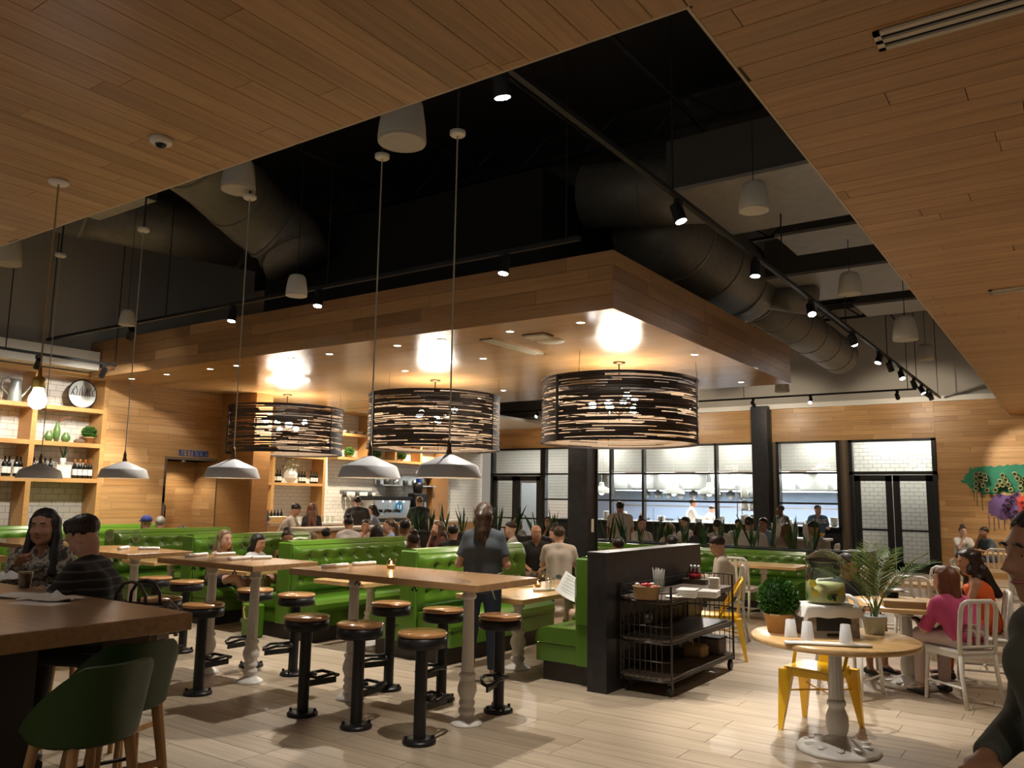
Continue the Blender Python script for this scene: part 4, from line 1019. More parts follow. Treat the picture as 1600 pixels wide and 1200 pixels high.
def snake(label, x, y, z, n, seed, s=1.0):
    rr = random.Random(seed); t = thing('snake_plant', label, 'plant', (x, y, z), 0, 'snake plants in the planter')
    for k in range(n):
        o = link('leaf', LEAFM[rr.randrange(5)], t, (rr.uniform(-.07, .07), rr.uniform(-.06, .06), -.01)); q = s * rr.uniform(.75, 1.1)
        o.rotation_euler = (rr.uniform(-.28, .28), rr.uniform(-.28, .28), rr.uniform(0, 6.28)); o.scale = (q, q, q)
    return t
xs = [-11.8, -11.4, -11.0, -10.55, -10.1, -9.65, -9.2, -8.75, -8.4, -7.15, -6.85, -6.55, -6.25, -5.95, -5.65, -5.35, -5.05, -4.75, -4.45, -4.15, -3.85, -3.55]
for k, x in enumerate(xs):
    snake('snake plant in the planter, %s of %d counted from the left end' % ((ORD + ['fifteenth', 'sixteenth', 'seventeenth', 'eighteenth', 'nineteenth', 'twentieth', 'twenty-first', 'twenty-second'])[k], len(xs)), x, 13.4, PLZ - .02, 6 if x > -8.5 else 10, k + 3, .95 if x > -8.5 else 1.05)
eb = thing('end_block', 'dark square end block closing the planter at right', 'block', (-2.85, 13.3, 0))
obj('body', MB().box(-.17, .2, -.3, .3, 0, .93), M_planter, eb); obj('cap', MB().box(-.18, .21, -.31, .31, .93, .95), M_steel, eb)

# ================================================================ tableware
def wine_glass_mesh():
    return MB().lathe([(.036, 0), (.034, .003), (.008, .006), (.0045, .02), (.0045, .085), (.01, .093), (.03, .112), (.042, .145), (.042, .17), (.034, .21), (.033, .21), (.041, .17), (.041, .145), (.029, .113), (.006, .096)], n=20, cap=False).mesh('wine_glass', M_gl)
GLM = wine_glass_mesh()
def wglass(label, p, s=1.0):
    o = link('wine_glass', GLM, None, p); o.scale = (s, s, s); return tag(o, label, 'glass', 'wine glasses on the tables')
def napkin(label, a, b, z, r=.02):
    a = Vector(a); b = Vector(b); rr = random.Random(hash(label) % 99)
    d = b - a; n = 8
    pts = [a + d * (i / n) + Vector((0, 0, r * .7)) for i in range(n + 1)]
    mb = MB().tube(pts, [r * (1.0 + .1 * math.sin(i * 2.3)) for i in range(n + 1)], 12, flat=.8)
    o = obj('napkin_roll', mb, M_cloth); tag(o, label, 'napkin', 'rolled white napkins')
    return o
HZ = 1.05
def NP(label, x0, y0, x1, y1, z, r=.021): napkin(label, atz(x0, y0, z), atz(x1, y1, z), z, r)
NP('rolled napkin left of the candle on the nearest high table', 504, 888, 543, 885, HZ); NP('rolled napkin next to the candle on the nearest high table', 552, 884, 586, 882, HZ)
NP('left rolled napkin on the middle high table', 291, 871, 323, 868, HZ); NP('rolled napkin between the glasses on the middle high table', 336, 869, 366, 867, HZ)
NP('front rolled napkin on the middle high table', 358, 876, 392, 873, HZ); NP('right rolled napkin on the middle high table', 393, 874, 424, 873, HZ)
NP('rolled napkin beside the glass on the third high table', 216, 859, 249, 859, HZ); NP('rolled napkin behind the man on the third high table', 186, 859, 200, 857, HZ)
wglass('left wine glass of the pair on the middle high table', atz(328, 875, HZ)); wglass('right wine glass of the pair on the middle high table', atz(336, 872, HZ)); wglass('wine glass at the right end of the middle high table', atz(383, 874, HZ))
wglass('wine glass in front of the tufted bench on the third high table', atz(211, 862, HZ)); wglass('wine glass beside the man in black on the third high table', atz(170, 860, HZ))
TZ = .73
wglass('wine glass on the near left of the half-wall booth table', atz(806, 933, TZ)); wglass('wine glass on the far side of the half-wall booth table', atz(852, 918, TZ))
NP('left rolled napkin on the half-wall booth table', 774, 918, 802, 918, TZ); NP('middle rolled napkin on the half-wall booth table', 806, 918, 833, 917, TZ); NP('right rolled napkin on the half-wall booth table', 834, 924, 866, 923, TZ)
def candle(label, p):
    t = thing('candle_glass', label, 'candle', p, 0, 'lit table candles')
    obj('glass_cup', MB().lathe([(.03, 0), (.036, .004), (.04, .075), (.038, .075), (.034, .006)], n=18, cap=False), glass('frosted_cup', (1, .9, .75), .4, .15, .85), t)
    obj('wax', MB().lathe([(.03, .004), (.031, .03), (.0001, .032)], n=14), plain('wax', (.9, .8, .6), .5), t)
    obj('flame', MB().lathe([(.0005, .034), (.006, .042), (.004, .052), (.0003, .062)], n=8), emis('flame', (1, .62, .2), 40), t)
    lamp('POINT', (0, 0, .07), .6, (1, .6, .25), .01, parent=t)
candle('lit candle on the nearest high table', atz(611, 888, HZ)); candle('lit candle on the half-wall booth table', atz(840, 917, TZ))
def tumbler(label, p, h=.13, r=.032, cat='glass', mat=None, group='clear tumblers'):
    o = obj('tumbler', MB().lathe([(r * .8, 0), (r, h), (r * .95, h), (r * .76, .006), (.0001, .006)], n=18, cap=False), mat or M_gl, None, p); return tag(o, label, cat, group)
tumbler('left clear tumbler on the half-wall booth table', atz(857, 924, TZ)); tumbler('right clear tumbler on the half-wall booth table', atz(863, 922, TZ))

# foreground communal table
M_paper = plain('paper_white', (.82, .80, .76), .8)
def crumple(name, label, c, sx, sy, h, seed, mat=None, rz=0):
    rr = random.Random(seed); ph = [rr.uniform(0, 6) for _ in range(6)]
    def fn(u, v):
        x = (u - .5); y = (v - .5); e = max(0, 1 - max(abs(x), abs(y)) * 1.7)
        z = h * e ** .7 * (.5 + .3 * math.sin(8 * x + ph[0]) * math.cos(7 * y + ph[1]) + .16 * math.sin(13 * (x + y) + ph[2]) + .1 * math.cos(17 * (x - y) + ph[3])) + .004
        return (sx * (x + .05 * math.sin(9 * y + ph[4])), sy * (y + .06 * math.sin(10 * x + ph[5])), max(z, .003))
    mb = MB().grid(fn, 22, 22); mb.grid(lambda u, v: (lambda p: (p[0], p[1], p[2] - .003))(fn(1 - u, v)), 22, 22)
    return tag(obj(name, mb, mat or M_cloth, None, c, rz), label, 'napkin')
crumple('crumpled_napkin', 'crumpled white napkin next to the iced coffee', atz(80, 938, HZ), .26, .18, .06, 1, rz=.3)
crumple('crumpled_napkin', 'crumpled white napkin by the man\'s arm', atz(15, 906, HZ), .2, .2, .09, 2)
crumple('crumpled_napkin', 'flat crumpled napkin at the left picture edge', atz(40, 932, HZ), .3, .2, .03, 5, rz=.6)
tag(obj('paper_slip', MB().box(-.15, .15, -.07, .07, 0, .002), M_paper, None, atz(60, 943, HZ), .35), 'white paper slip on the communal table', 'paper')
t = thing('iced_coffee', 'clear cup of iced coffee on the communal table', 'drink', atz(38, 920, HZ))
obj('cup', MB().lathe([(.034, 0), (.043, .13), (.042, .13), (.033, .004), (.0001, .004)], n=22, cap=False), M_gl, t)
obj('coffee', MB().lathe([(.031, .006), (.038, .09), (.0001, .09)], n=20), plain('coffee', (.20, .10, .045), .3), t)
obj('foam', MB().lathe([(.038, .09), (.0395, .105), (.0001, .107)], n=20), plain('milk_foam', (.55, .42, .3), .6), t)
# handbag with loop handles
M_bag = plain('bag_taupe', (.18, .13, .10), .5, bump=.1); M_bagd = plain('bag_strap', (.05, .03, .025), .45)
hb = thing('handbag', 'taupe handbag with dark handles behind the communal table', 'bag', (-4.68, 2.84, .62), .3)
obj('body', MB().box(-.2, .2, -.08, .08, 0, .36, .03), M_bag, hb); obj('rim', MB().tube([(-.19, -.07, .36), (.19, -.07, .36), (.19, .07, .36), (-.19, .07, .36)], .012, 6, True), M_bagd, hb)
for y in (-.06, .06): obj('handle', MB().tube([(-.11, y, .35), (-.105, y, .43), (-.06, y, .49), (0, y, .505), (.06, y, .49), (.105, y, .43), (.11, y, .35)], .01, 6), M_bagd, hb)
obj('strap', MB().tube([(.19, 0, .34), (.23, 0, .40), (.27, .01, .36), (.28, .01, .2)], .012, 6), M_bag, hb)
st_ = thing('side_stool', 'dark stool under the taupe handbag', 'stool', (-4.68, 2.84, 0))
obj('seat', MB().lathe([(.17, .58), (.175, .6), (.16, .62), (.0001, .62)], n=20), M_green2, st_)
for sx, sy in ((-1, -1), (1, -1), (-1, 1), (1, 1)): obj('leg', MB().cyl((sx * .1, sy * .1, .58), (sx * .16, sy * .16, 0), .02, 8, .015), M_leg, st_)
# tan bag beside the double bench
M_tan = plain('bag_tan', (.45, .30, .10), .5)
tb = thing('tote_bag', 'green tote bag with yellow handles at the bench end', 'bag', (-8.08, 6.36, 0))
obj('body', MB().box(-.14, .14, -.06, .06, 0, .38, .02), M_green, tb)
for y in (-.04, .04): obj('handle', MB().tube([(-.08, y, .37), (-.09, y - .03, .32), (-.04, y - .045, .21), (.03, y - .045, .22), (.09, y - .03, .33), (.08, y, .37)], .008, 6), M_tan, tb)

# ================================================================ drinks table
RZ = .745
M_terra = plain('terracotta', (.50, .30, .14), .75, bump=.1, bscale=40)
def leaf_ball(c, r, n, seed, ls=.022):
    rr = random.Random(seed); mb = MB()
    for k in range(n):
        zz = rr.uniform(-1, 1); a = rr.uniform(0, 6.283); q = math.sqrt(1 - zz * zz); nrm = Vector((q * math.cos(a), q * math.sin(a), zz))
        p = Vector(c) + nrm * r * rr.uniform(.86, 1.03); d = (nrm + Vector((rr.uniform(-1, 1), rr.uniform(-1, 1), rr.uniform(-.6, 1))) * .9).normalized()
        s = d.cross(Vector((rr.uniform(-1, 1), rr.uniform(-1, 1), rr.uniform(-1, 1)))).normalized()
        L = ls * rr.uniform(.7, 1.3); up = d.cross(s) * L * .15
        mb.add([p, p + d * L * .5 + s * L * .35 + up, p + d * L, p + d * L * .5 - s * L * .35 + up], [(0, 1, 2, 3)])
    return mb
M_box = wood('boxwood_leaf', [(.04, .14, .015), (.09, .24, .03), (.14, .32, .05)], .4, .6, gscale=3)
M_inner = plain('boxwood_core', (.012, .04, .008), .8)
def topiary(name, label, p, pr, ph, br, n=1500, ls=.022):
    t = thing(name, label, 'plant', p)
    obj('pot', MB().lathe([(pr * .72, 0), (pr * .98, ph - .02), (pr * 1.04, ph - .02), (pr * 1.04, ph), (pr * .9, ph), (pr * .88, ph - .03), (.0001, ph - .03)], n=28), M_terra, t)
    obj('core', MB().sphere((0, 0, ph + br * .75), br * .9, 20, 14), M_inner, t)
    obj('foliage', leaf_ball((0, 0, ph + br * .75), br, n, 3, ls), M_box, t)['kind'] = 'stuff'
    return t
topiary('potted_topiary', 'round boxwood ball in a terracotta pot on the drinks table', atz(1217, 988, RZ), .10, .135, .128, 2600)
# riser crate with chalkboard
cr_ = thing('wooden_riser', 'grey wooden riser with a chalkboard panel on the drinks table', 'riser', atz(1292, 992, RZ), .62)
M_gwood = wood('grey_wood', [(.26, .225, .185), (.32, .28, .23)], .6, .3)
obj('side_board', MB().box(-.175, -.155, -.13, .13, 0, .19), M_gwood, cr_); obj('side_board', MB().box(.155, .175, -.13, .13, 0, .19), M_gwood, cr_)
obj('top_board', MB().box(-.175, .175, -.13, .13, .19, .205), M_gwood, cr_); obj('back_board', MB().box(-.155, .155, .115, .13, 0, .19), M_gwood, cr_)
obj('frame_board', MB().box(-.155, .155, -.13, -.118, 0, .045).box(-.155, .155, -.13, -.118, .17, .19).box(-.155, -.12, -.13, -.118, .045, .17).box(.12, .155, -.13, -.118, .045, .17), M_gwood, cr_)
obj('chalkboard', MB().box(-.12, .12, -.124, -.118, .045, .17), plain('chalkboard', (.02, .022, .025), .7), cr_)
obj('label_plate', MB().box(-.05, .05, -.136, -.13, .012, .03), M_blackm, cr_)
crz = RZ + .205; crp = Vector(cr_.location)
def cloth(u, v):
    x = (u - .5) * .52; y = (v - .5) * .42; ex = max(0, abs(x) - .18); ey = max(0, abs(y) - .135)
    z = .214 - ex * .95 - ey * 1.0 + .004 * math.sin(40 * x) * (1 if ey else 0) + .006 * math.sin(30 * y) * (1 if ex else 0)
    return (math.copysign(min(abs(x), .18) + ex * .35 + .004 * math.sin(25 * y), x), math.copysign(min(abs(y), .138) + ey * .15, y), max(z, .02))
mb = MB().grid(cloth, 30, 26); mb.grid(lambda u, v: (lambda p: (p[0], p[1], p[2] - .004))(cloth(1 - u, v)), 30, 26)
tag(obj('folded_cloth', mb, M_cloth, None, crp, .62), 'white cloth draped over the riser under the dispenser', 'cloth')
# beverage dispenser
dp = thing('beverage_dispenser', 'glass jar dispenser of lemonade with fruit slices and glass lid', 'dispenser', crp + Vector((0, 0, .219)), .62)
M_dg = glass('dispenser_glass', (.96, 1, .97), .6, .0, .93)
obj('jar', MB().lathe([(.125, 0), (.132, .02), (.132, .235), (.12, .262), (.118, .28), (.128, .285), (.128, .278), (.115, .262), (.127, .235), (.127, .02), (.12, .008), (.0001, .008)], n=36, cap=False), M_dg, dp)
lid = obj('lid', MB().lathe([(.145, .285), (.146, .295), (.125, .305), (.10, .33), (.05, .352), (.02, .358), (.018, .37), (.03, .39), (.026, .41), (.0001, .416)], n=32, cap=False), M_dg, dp)
M_lem = bpy.data.materials.new('lemonade'); M_lem.use_nodes = True
b_ = M_lem.node_tree.nodes['Principled BSDF']; b_.inputs['Base Color'].default_value = (.90, .86, .42, 1); b_.inputs['Roughness'].default_value = .25; b_.inputs['Subsurface Weight'].default_value = .3; b_.inputs['Transmission Weight'].default_value = .12; b_.inputs['IOR'].default_value = 1.1
obj('lemonade', MB().lathe([(.12, .01), (.1255, .022), (.1255, .135), (.0001, .136)], n=32), M_lem, dp)
M_lemon = plain('lemon_slice', (.85, .62, .06), .5); M_cuc = plain('cucumber', (.10, .28, .03), .5)
rr = random.Random(5)
for k in range(14):
    a = 2 * PI * k / 14 * 1.7; z = .03 + .008 * k; m_ = M_lemon if k % 2 else M_cuc
    p = Vector((.120 * math.cos(a), .120 * math.sin(a), z if k % 2 else .03 + .003 * k)); d = Vector((math.cos(a), math.sin(a), .1))
    obj('lemon_slice' if k % 2 else 'cucumber_slice', MB().cyl(p, p + d * .009, .027 if k % 2 else .02, 14), m_, dp)
sg = obj('spigot', MB().cyl((0, -.13, .05), (0, -.165, .05), .009, 8).cyl((0, -.16, .065), (0, -.16, .03), .008, 8).cyl((-.02, -.16, .07), (.02, -.16, .07), .005, 6), plain('spigot_dark', (.03, .03, .03), .3, .6), dp)
# towel and cups
tw = atz(1292, 1009, RZ)
tag(obj('bar_towel', MB().tube([Vector((-.26, -.01, .012)), Vector((-.1, .004, .012)), Vector((.1, 0, .012)), Vector((.27, .006, .012))], [.03, .032, .031, .026], 12, flat=.35), M_cloth, None, tw, .42), 'rolled white towel under the plastic cups', 'towel')
M_cup = frosted('plastic_cup', (.86, .88, .9), .45)
for k, (px, py) in enumerate(((1236, 1001), (1262, 1005), (1322, 1010))):
    o = obj('plastic_cup', MB().lathe([(.043, 0), (.030, .115), (.0001, .116), (.0001, .113), (.028, .112), (.041, 0)], n=22, cap=False), M_cup, None, atz(px, py, RZ) + Vector((0, 0, .022)))
    tag(o, ('left', 'middle', 'right')[k] + ' upturned clear plastic cup on the drinks table', 'cup', 'upturned plastic cups')
# palm
pp = atz(1367, 990, RZ)
pm = thing('potted_palm', 'feathery green palm in a pale blue-grey pot on the drinks table', 'plant', pp)
M_bpot = plain('pot_bluegrey', (.46, .50, .50), .35)
obj('pot', MB().lathe([(.06, 0), (.066, .01), (.078, .11), (.084, .112), (.084, .125), (.075, .125), (.072, .108), (.0001, .105)], n=28), M_bpot, pm)
M_palm = wood('palm_leaf', [(.05, .11, .02), (.11, .17, .035), (.16, .20, .05)], .45, .4, gscale=2)
def frond(L, az, lean, droop, seed):
    rr = random.Random(seed); mb = MB(); dirv = Vector((math.cos(az), math.sin(az), 0)); pts = []
    for i in range(13):
        v = i / 12; pts.append(dirv * (L * (lean * v + droop * v * v)) + Vector((0, 0, L * (v * (1 - .12 * lean) - .38 * droop * v ** 3))))
    mb.tube(pts, [.0035 * (1 - .8 * i / 12) for i in range(13)], 5)
    side = Vector((-dirv.y, dirv.x, 0))
    for i in range(4, 13):
        for q in (0, .5):
            if i == 12 and q: continue
            p = pts[i].lerp(pts[min(i + 1, 12)], q); d = (pts[i] - pts[i - 1]).normalized()
            for s in (-1, 1):
                ll = L * .30 * math.sin(PI * min(1, (i + q - 3) / 10.5) * .85 + .25); tip = p + (d * .75 + side * s * .75 + Vector((0, 0, rr.uniform(-.25, .05)))).normalized() * ll
                wv = d.cross(side * s).normalized() * .002; m = p.lerp(tip, .45)
                mb.add([p, m + d * .006 + wv, tip, m - d * .006 + wv], [(0, 1, 2, 3)])
    return mb
rr = random.Random(11)
for k in range(15):
    obj('frond', frond(rr.uniform(.42, .66), 2 * PI * k / 15 * 2.4 + .3, rr.uniform(.1, .32), rr.uniform(.15, .55), k), M_palm, pm, (rr.uniform(-.02, .02), rr.uniform(-.02, .02), .1))

# pink woman's table things
P2 = lambda px, py: atz(px, py, RZ)
t = thing('takeout_box', 'flat tan cardboard takeout box on the pink woman\'s table', 'box', (-1.38, 8.14, RZ), .3)
obj('base', MB().box(-.17, .17, -.1, .1, 0, .045), plain('cardboard', (.42, .29, .16), .8), t); obj('lid', MB().box(-.175, .175, -.105, .105, .045, .06), plain('cardboard', (.42, .29, .16), .8), t)
t = thing('skillet', 'small metal pan with a long handle on the pink woman\'s table', 'pan', (-1.6, 8.88, RZ), -.6)
obj('stand', MB().lathe([(.055, 0), (.055, .05)], n=16), M_blackm, t); obj('pan', MB().lathe([(.06, .05), (.11, .075), (.108, .082), (.055, .06), (.0001, .058)], n=24, cap=False), M_stain, t)
obj('handle', MB().tube([(.1, 0, .075), (.2, .0, .07), (.27, 0, .03)], .008, 6), M_stain, t)
tumbler('glass of tea on the pink woman\'s table', (-1.65, 8.7, RZ), .1, .03, 'glass', plain('tea', (.32, .14, .03), .15), 'tea glasses')
t = thing('striped_bag', 'striped white and dark bag hanging beside the pink woman\'s table', 'bag', (-1.62, 8.0, .5), .4)
obj('body', MB().box(-.1, .1, -.05, .05, 0, .17, .02), M_chairw, t)
for k in range(4): obj('stripe', MB().box(-.08 + k * .045, -.06 + k * .045, -.052, .052, .005, .165), M_plinth, t)
obj('handle', MB().tube([(-.08, 0, .17), (-.06, 0, .24), (.06, 0, .24), (.08, 0, .17)], .006, 6), M_plinth, t)
hk = obj('hook', MB().cyl((0, 0, .235), (0, 0, .25), .004, 5), M_blackm, t)
tag(obj('folded_napkin', MB().box(-.12, .12, -.07, .07, 0, .022, .006), M_cloth, None, atz(1427, 907, RZ), .2), 'folded white napkin on the table behind the palm', 'napkin')
for k, (px, py) in enumerate(((1548, 872), (1527, 872))): wglass(('right', 'left')[k] + ' wine glass in front of the couple by the oak wall', (-1.05 - .28 * k, 18.35, RZ))

# ================================================================ cart contents
CZc = .81
def oncart(px, py, z): return atz(px, py, z)
M_wick = plain('wicker', (.28, .17, .07), .7, bump=.8, bscale=160)
t = thing('wicker_basket', 'oval wicker basket of red wrapped sweets on the cart', 'basket', oncart(1010, 935, CZc))
obj('weave', MB().lathe([(.105, 0), (.118, .1), (.122, .105), (.112, .105), (.1, .01), (.0001, .01)], n=30, cap=False), M_wick, t)
rr = random.Random(9)
for k in range(24):
    a = rr.uniform(0, 6.28); r_ = rr.uniform(0, .09); obj('wrapped_sweet', MB().sphere((r_ * math.cos(a), r_ * math.sin(a), .1 + rr.uniform(0, .025)), .022, 7, 5, .6), plain('sweet_red', (.6, .05, .06), .35) if k % 3 else M_cloth, t)
t = thing('straw_holder', 'clear holder packed with paper wrapped straws on the cart', 'straws', oncart(1030, 925, CZc))
obj('jar', MB().lathe([(.05, 0), (.055, .12), (.054, .12), (.049, .004), (.0001, .004)], n=20, cap=False), M_gl, t)
for k in range(30):
    a = rr.uniform(0, 6.28); r_ = rr.uniform(0, .04); q = 1.35
    obj('straw', MB().cyl((r_ * math.cos(a), r_ * math.sin(a), .01), (r_ * q * math.cos(a) + rr.uniform(-.01, .01), r_ * q * math.sin(a), .2 + rr.uniform(-.02, .02)), .005, 5), M_paper, t)
for lab, px, n in (('taller stack of folded white napkins on the cart', 1075, 5), ('shorter stack of folded white napkins on the cart', 1108, 4)):
    t = thing('napkin_stack', lab, 'napkins', oncart(px, 932, CZc), .2)
    for k in range(n): obj('napkin', MB().box(-.085 + .004 * (k % 2), .085, -.11, .11 - .005 * (k % 3), k * .014, k * .014 + .012, .004), M_cloth, t)
tag(obj('saucer', MB().lathe([(.03, 0), (.075, .012), (.073, .016), (.03, .005), (.0001, .005)], n=24, cap=False), M_white, None, oncart(1053, 934, CZc)), 'small white saucer on the cart', 'plate')
tag(obj('coaster_card', MB().box(-.05, .05, -.035, .035, 0, .003), M_paper, None, (-3.04, 7.15, CZc), .3), 'white card lying on the cart top', 'card')
t = thing('plate_stack', 'stack of small white plates at the back of the cart', 'plates', oncart(1116, 925, CZc))
for k in range(10): obj('plate', MB().lathe([(.04, k * .013), (.055, k * .013 + .01), (.055, k * .013 + .014), (.0001, k * .013 + .006)], n=22, cap=False), M_white, t)
t = thing('condiment_caddy', 'dark caddy of glass shakers on the far cart end', 'caddy', oncart(1086, 912, CZc), .0)
obj('tray', MB().box(-.14, .14, -.07, .07, 0, .05), M_cartw, t); obj('jar', MB().lathe([(.06, .05), (.065, .1), (.0001, .1)], n=18), plain('red_jar', (.25, .01, .02), .2), t)
for k in range(3): obj('shaker', MB().lathe([(.02, .1), (.022, .16), (.012, .19)], n=12), M_stain, t, (-.04 + k * .04, .0, 0))
t = thing('wicker_basket', 'pale handled basket on the bottom cart shelf', 'basket', (-3.18, 7.75, .16))
obj('weave', MB().box(-.1, .1, -.09, .09, 0, .12, .02), M_wick, t); obj('handle', MB().tube([(0, -.08, .11), (0, -.07, .2), (0, .07, .2), (0, .08, .11)], .008, 6), M_wick, t)
t = thing('storage_box', 'dark box on the bottom cart shelf', 'box', (-3.16, 8.05, .16)); obj('body', MB().box(-.14, .14, -.1, .1, 0, .15, .01), M_cartw, t); obj('rim', MB().box(-.145, .145, -.105, .105, .15, .165), M_plinth, t)
wglass('stemmed glass on the middle cart shelf', (-3.2, 6.72, .47), 1.0)
tag(obj('serving_tray', MB().box(-.2, .22, .15, 1.45, .47, .485, .004), plain('tray_grey', (.10, .10, .105), .35), None, (-3.2, 6.62, 0)), 'grey serving tray on the middle cart shelf', 'tray')
# menu on the booth table
def mfn(u, v): return ((u - .5) * .22, .015 * math.sin(u * 3), (v - .5) * .30)
mb = MB().grid(mfn, 8, 4); mb.grid(lambda u, v: (lambda p: (p[0], p[1] + .002, p[2]))(mfn(1 - u, v)), 8, 4)
mn = obj('menu', mb, M_paper); tag(mn, 'white menu sheet held up at the half-wall booth table', 'menu')
mn.location = atd(892, 916, 7.75); mn.rotation_euler = (-.9, .5, .5)
for k in range(5): tag(obj('printed_line', MB().box(-.08, .08 - .02 * (k % 2), -.0035, -.003, .1 - .045 * k, .106 - .045 * k), plain('ink', (.12, .12, .12), .8), mn))

# ================================================================ shelf displays
M_btl = plain('bottle_glass_dark', (.006, .008, .007), .12); M_lab = plain('bottle_label', (.78, .76, .70), .7); M_foil = plain('foil_orange', (.70, .22, .04), .35)
def make_bottle(foil):
    t = thing('wine_bottle', 'bottle', 'bottle')
    obj('glass_body', MB().lathe([(.036, 0), (.038, .004), (.038, .19), (.03, .215), (.014, .235), (.0135, .3), (.0155, .302), (.0155, .31), (.0001, .311)], n=16), M_btl, t)
    obj('label_band', MB().lathe([(.0384, .05), (.0384, .15)], n=16, cap=False), M_lab, t)
    obj('capsule', MB().lathe([(.0145, .24), (.0145, .3), (.016, .302), (.016, .312), (.0001, .3125)], n=12), foil, t)
    return t
bt_d = make_bottle(M_btl); bt_o = make_bottle(M_foil); used = {}
def bottle(src, label, group, p):
    if src.name not in used: used[src.name] = 1; src.location = p; src['label'] = label; src['group'] = group; return
    ctree(src, p, 0, label, group)
SX = XL - .14
for k in range(7): bottle(bt_d, ORD[k] + ' dark wine bottle from the left on the shelf at the picture edge', 'dark bottles on the left shelf bay', (SX + (.06 if k % 2 else 0), 5.62 + k * .085, 1.86))
for k in range(4): bottle(bt_d, ORD[k] + ' dark wine bottle from the left behind the leftmost white pendant', 'dark bottles behind the left pendant', (SX, 6.33 + k * .085, 1.86))
for k in range(4): bottle(bt_o, ORD[k] + ' orange-topped wine bottle from the left on the wall shelf', 'orange-topped wine bottles', (SX, 6.98 + k * .085, 1.86))
BX = XB - .14
for k in range(4): bottle(bt_d, ORD[k] + ' dark wine bottle from the left in the left bar shelf bay', 'bar shelf bottles, left bay', (BX, 12.85 + k * .1, 1.95))
for k in range(3): bottle(bt_d, ORD[k] + ' dark wine bottle in the trio left of the white bar vase', 'bar shelf bottles left of the vase', (BX, 13.5 + k * .09, 1.95))
for k in range(3): bottle(bt_d, ORD[k] + ' dark wine bottle in the trio right of the white bar vase', 'bar shelf bottles right of the vase', (BX, 14.3 + k * .09, 1.95))
for k in range(3): bottle(bt_d, ORD[k] + ' dark wine bottle in the trio at the bar shelf\'s right end', 'bar shelf bottles at the right end', (BX, 14.7 + k * .09, 1.95))
M_cer = plain('ceramic_green', (.10, .20, .06), .25); M_cerw = plain('ceramic_white', (.8, .78, .72), .3); M_zinc = plain('zinc', (.35, .38, .36), .4, .5)
t = thing('watering_can', 'grey-green metal watering can on the top shelf', 'watering can', (SX, 5.95, 3.02))
obj('body', MB().lathe([(.10, 0), (.10, .01), (.08, .3), (.075, .36)], n=20), M_zinc, t); obj('spout', MB().cyl((0, .08, .06), (0, .3, .38), .022, 8, .014), M_zinc, t)
obj('handle', MB().tube([(0, -.09, .1), (0, -.2, .2), (0, -.2, .33), (0, -.12, .38), (0, -.06, .34)], .012, 6), M_zinc, t)
t = thing('round_wall_tray', 'round tray painted white below with dark plants above', 'tray', (SX - .02, 7.0, 3.26))
RY = Matrix.Rotation(PI / 2, 4, 'Y')
obj('disc', MB().lathe([(.0001, 0), (.235, 0), (.235, .02)], n=40).xf(RY), plain('tray_pale', (.5, .52, .5), .5), t)
obj('rim', MB().tube([(.01, .235 * math.cos(a * PI / 20), .235 * math.sin(a * PI / 20)) for a in range(40)], .014, 6, True), M_blackm, t)
mb = MB(); mb.add([(.024, 0, -.03)] + [(.024, .22 * math.cos(PI + PI * k / 20), -.03 + .19 * math.sin(PI + PI * k / 20)) for k in range(21)], [(0, k, k + 1) for k in range(1, 21)]); obj('painted_lower_half', mb, plain('tray_blue_white', (.60, .68, .68), .5), t)
rr = random.Random(2)
for k in range(9):
    y = -.19 + k * .045; obj('painted_stem', MB().tube([(.026, y, -.03), (.026, y + rr.uniform(-.03, .03), .05), (.026, y + rr.uniform(-.05, .05), .08 + rr.uniform(0, .07))], .006, 5), M_blackm, t)
for lab, y, h, r in (('short round green vase left of the tall vase', 6.52, .17, .07), ('tall slim green vase between the round vases', 6.64, .32, .055), ('short round green vase right of the tall vase', 6.79, .16, .07)):
    t = thing('green_vase', lab, 'vase', (SX, y, 2.44), 0, 'green vases on the shelf')
    obj('body', MB().lathe([(r * .5, 0), (r, h * .35), (r * .95, h * .6), (r * .45, h * .9), (r * .5, h), (r * .4, h), (.0001, h * .9)], n=20), M_cer, t)
    if h > .3:
        for k in range(4): obj('sprig', MB().tube([(0, 0, .3), (0, .05 * k, .36 + .02 * k), (0, .09 * k, .36 + .02 * k)], .005, 5), plain('sprig_red', (.25, .07, .03), .6), t)
t = thing('wooden_dome', 'low brown rounded object beside the topiary', 'ornament', (SX, 7.02, 2.44)); obj('body', MB().lathe([(.08, 0), (.09, .03), (.07, .06), (.0001, .075)], n=18), plain('dome_brown', (.2, .13, .08), .6), t); obj('foot', MB().lathe([(.05, 0), (.05, .01)], n=14), M_blackm, t)
topiary('potted_topiary', 'small boxwood ball in a pale pot on the wall shelf', (SX, 7.17, 2.44), .09, .11, .1, 700, .03)
t = thing('white_box', 'white box on the bottle shelf', 'box', (SX, 6.76, 1.86)); obj('body', MB().box(-.1, .1, -.115, .115, 0, .2, .004), M_cerw, t); obj('lid', MB().box(-.103, .103, -.118, .118, .2, .212), M_cerw, t)
t = thing('potted_succulent', 'spiky succulent in a white cup on the white box', 'plant', (SX, 6.78, 2.072)); obj('pot', MB().lathe([(.04, 0), (.045, .11), (.04, .11), (.0001, .1)], n=16), M_cerw, t)
for k in range(7): o = link('leaf', LEAFM[k % 5], t, (0, 0, .09)); o.scale = (.4, .4, .45); o.rotation_euler = (.3 * math.cos(k), .3 * math.sin(k), k)
t = thing('white_vase', 'white faceted vase with sprigs on the bar shelf', 'vase', (BX, 14.0, 1.95)); obj('body', MB().lathe([(.08, 0), (.17, .12), (.18, .22), (.1, .34), (.06, .36), (.0001, .3)], n=7, smooth=False), M_cerw, t)
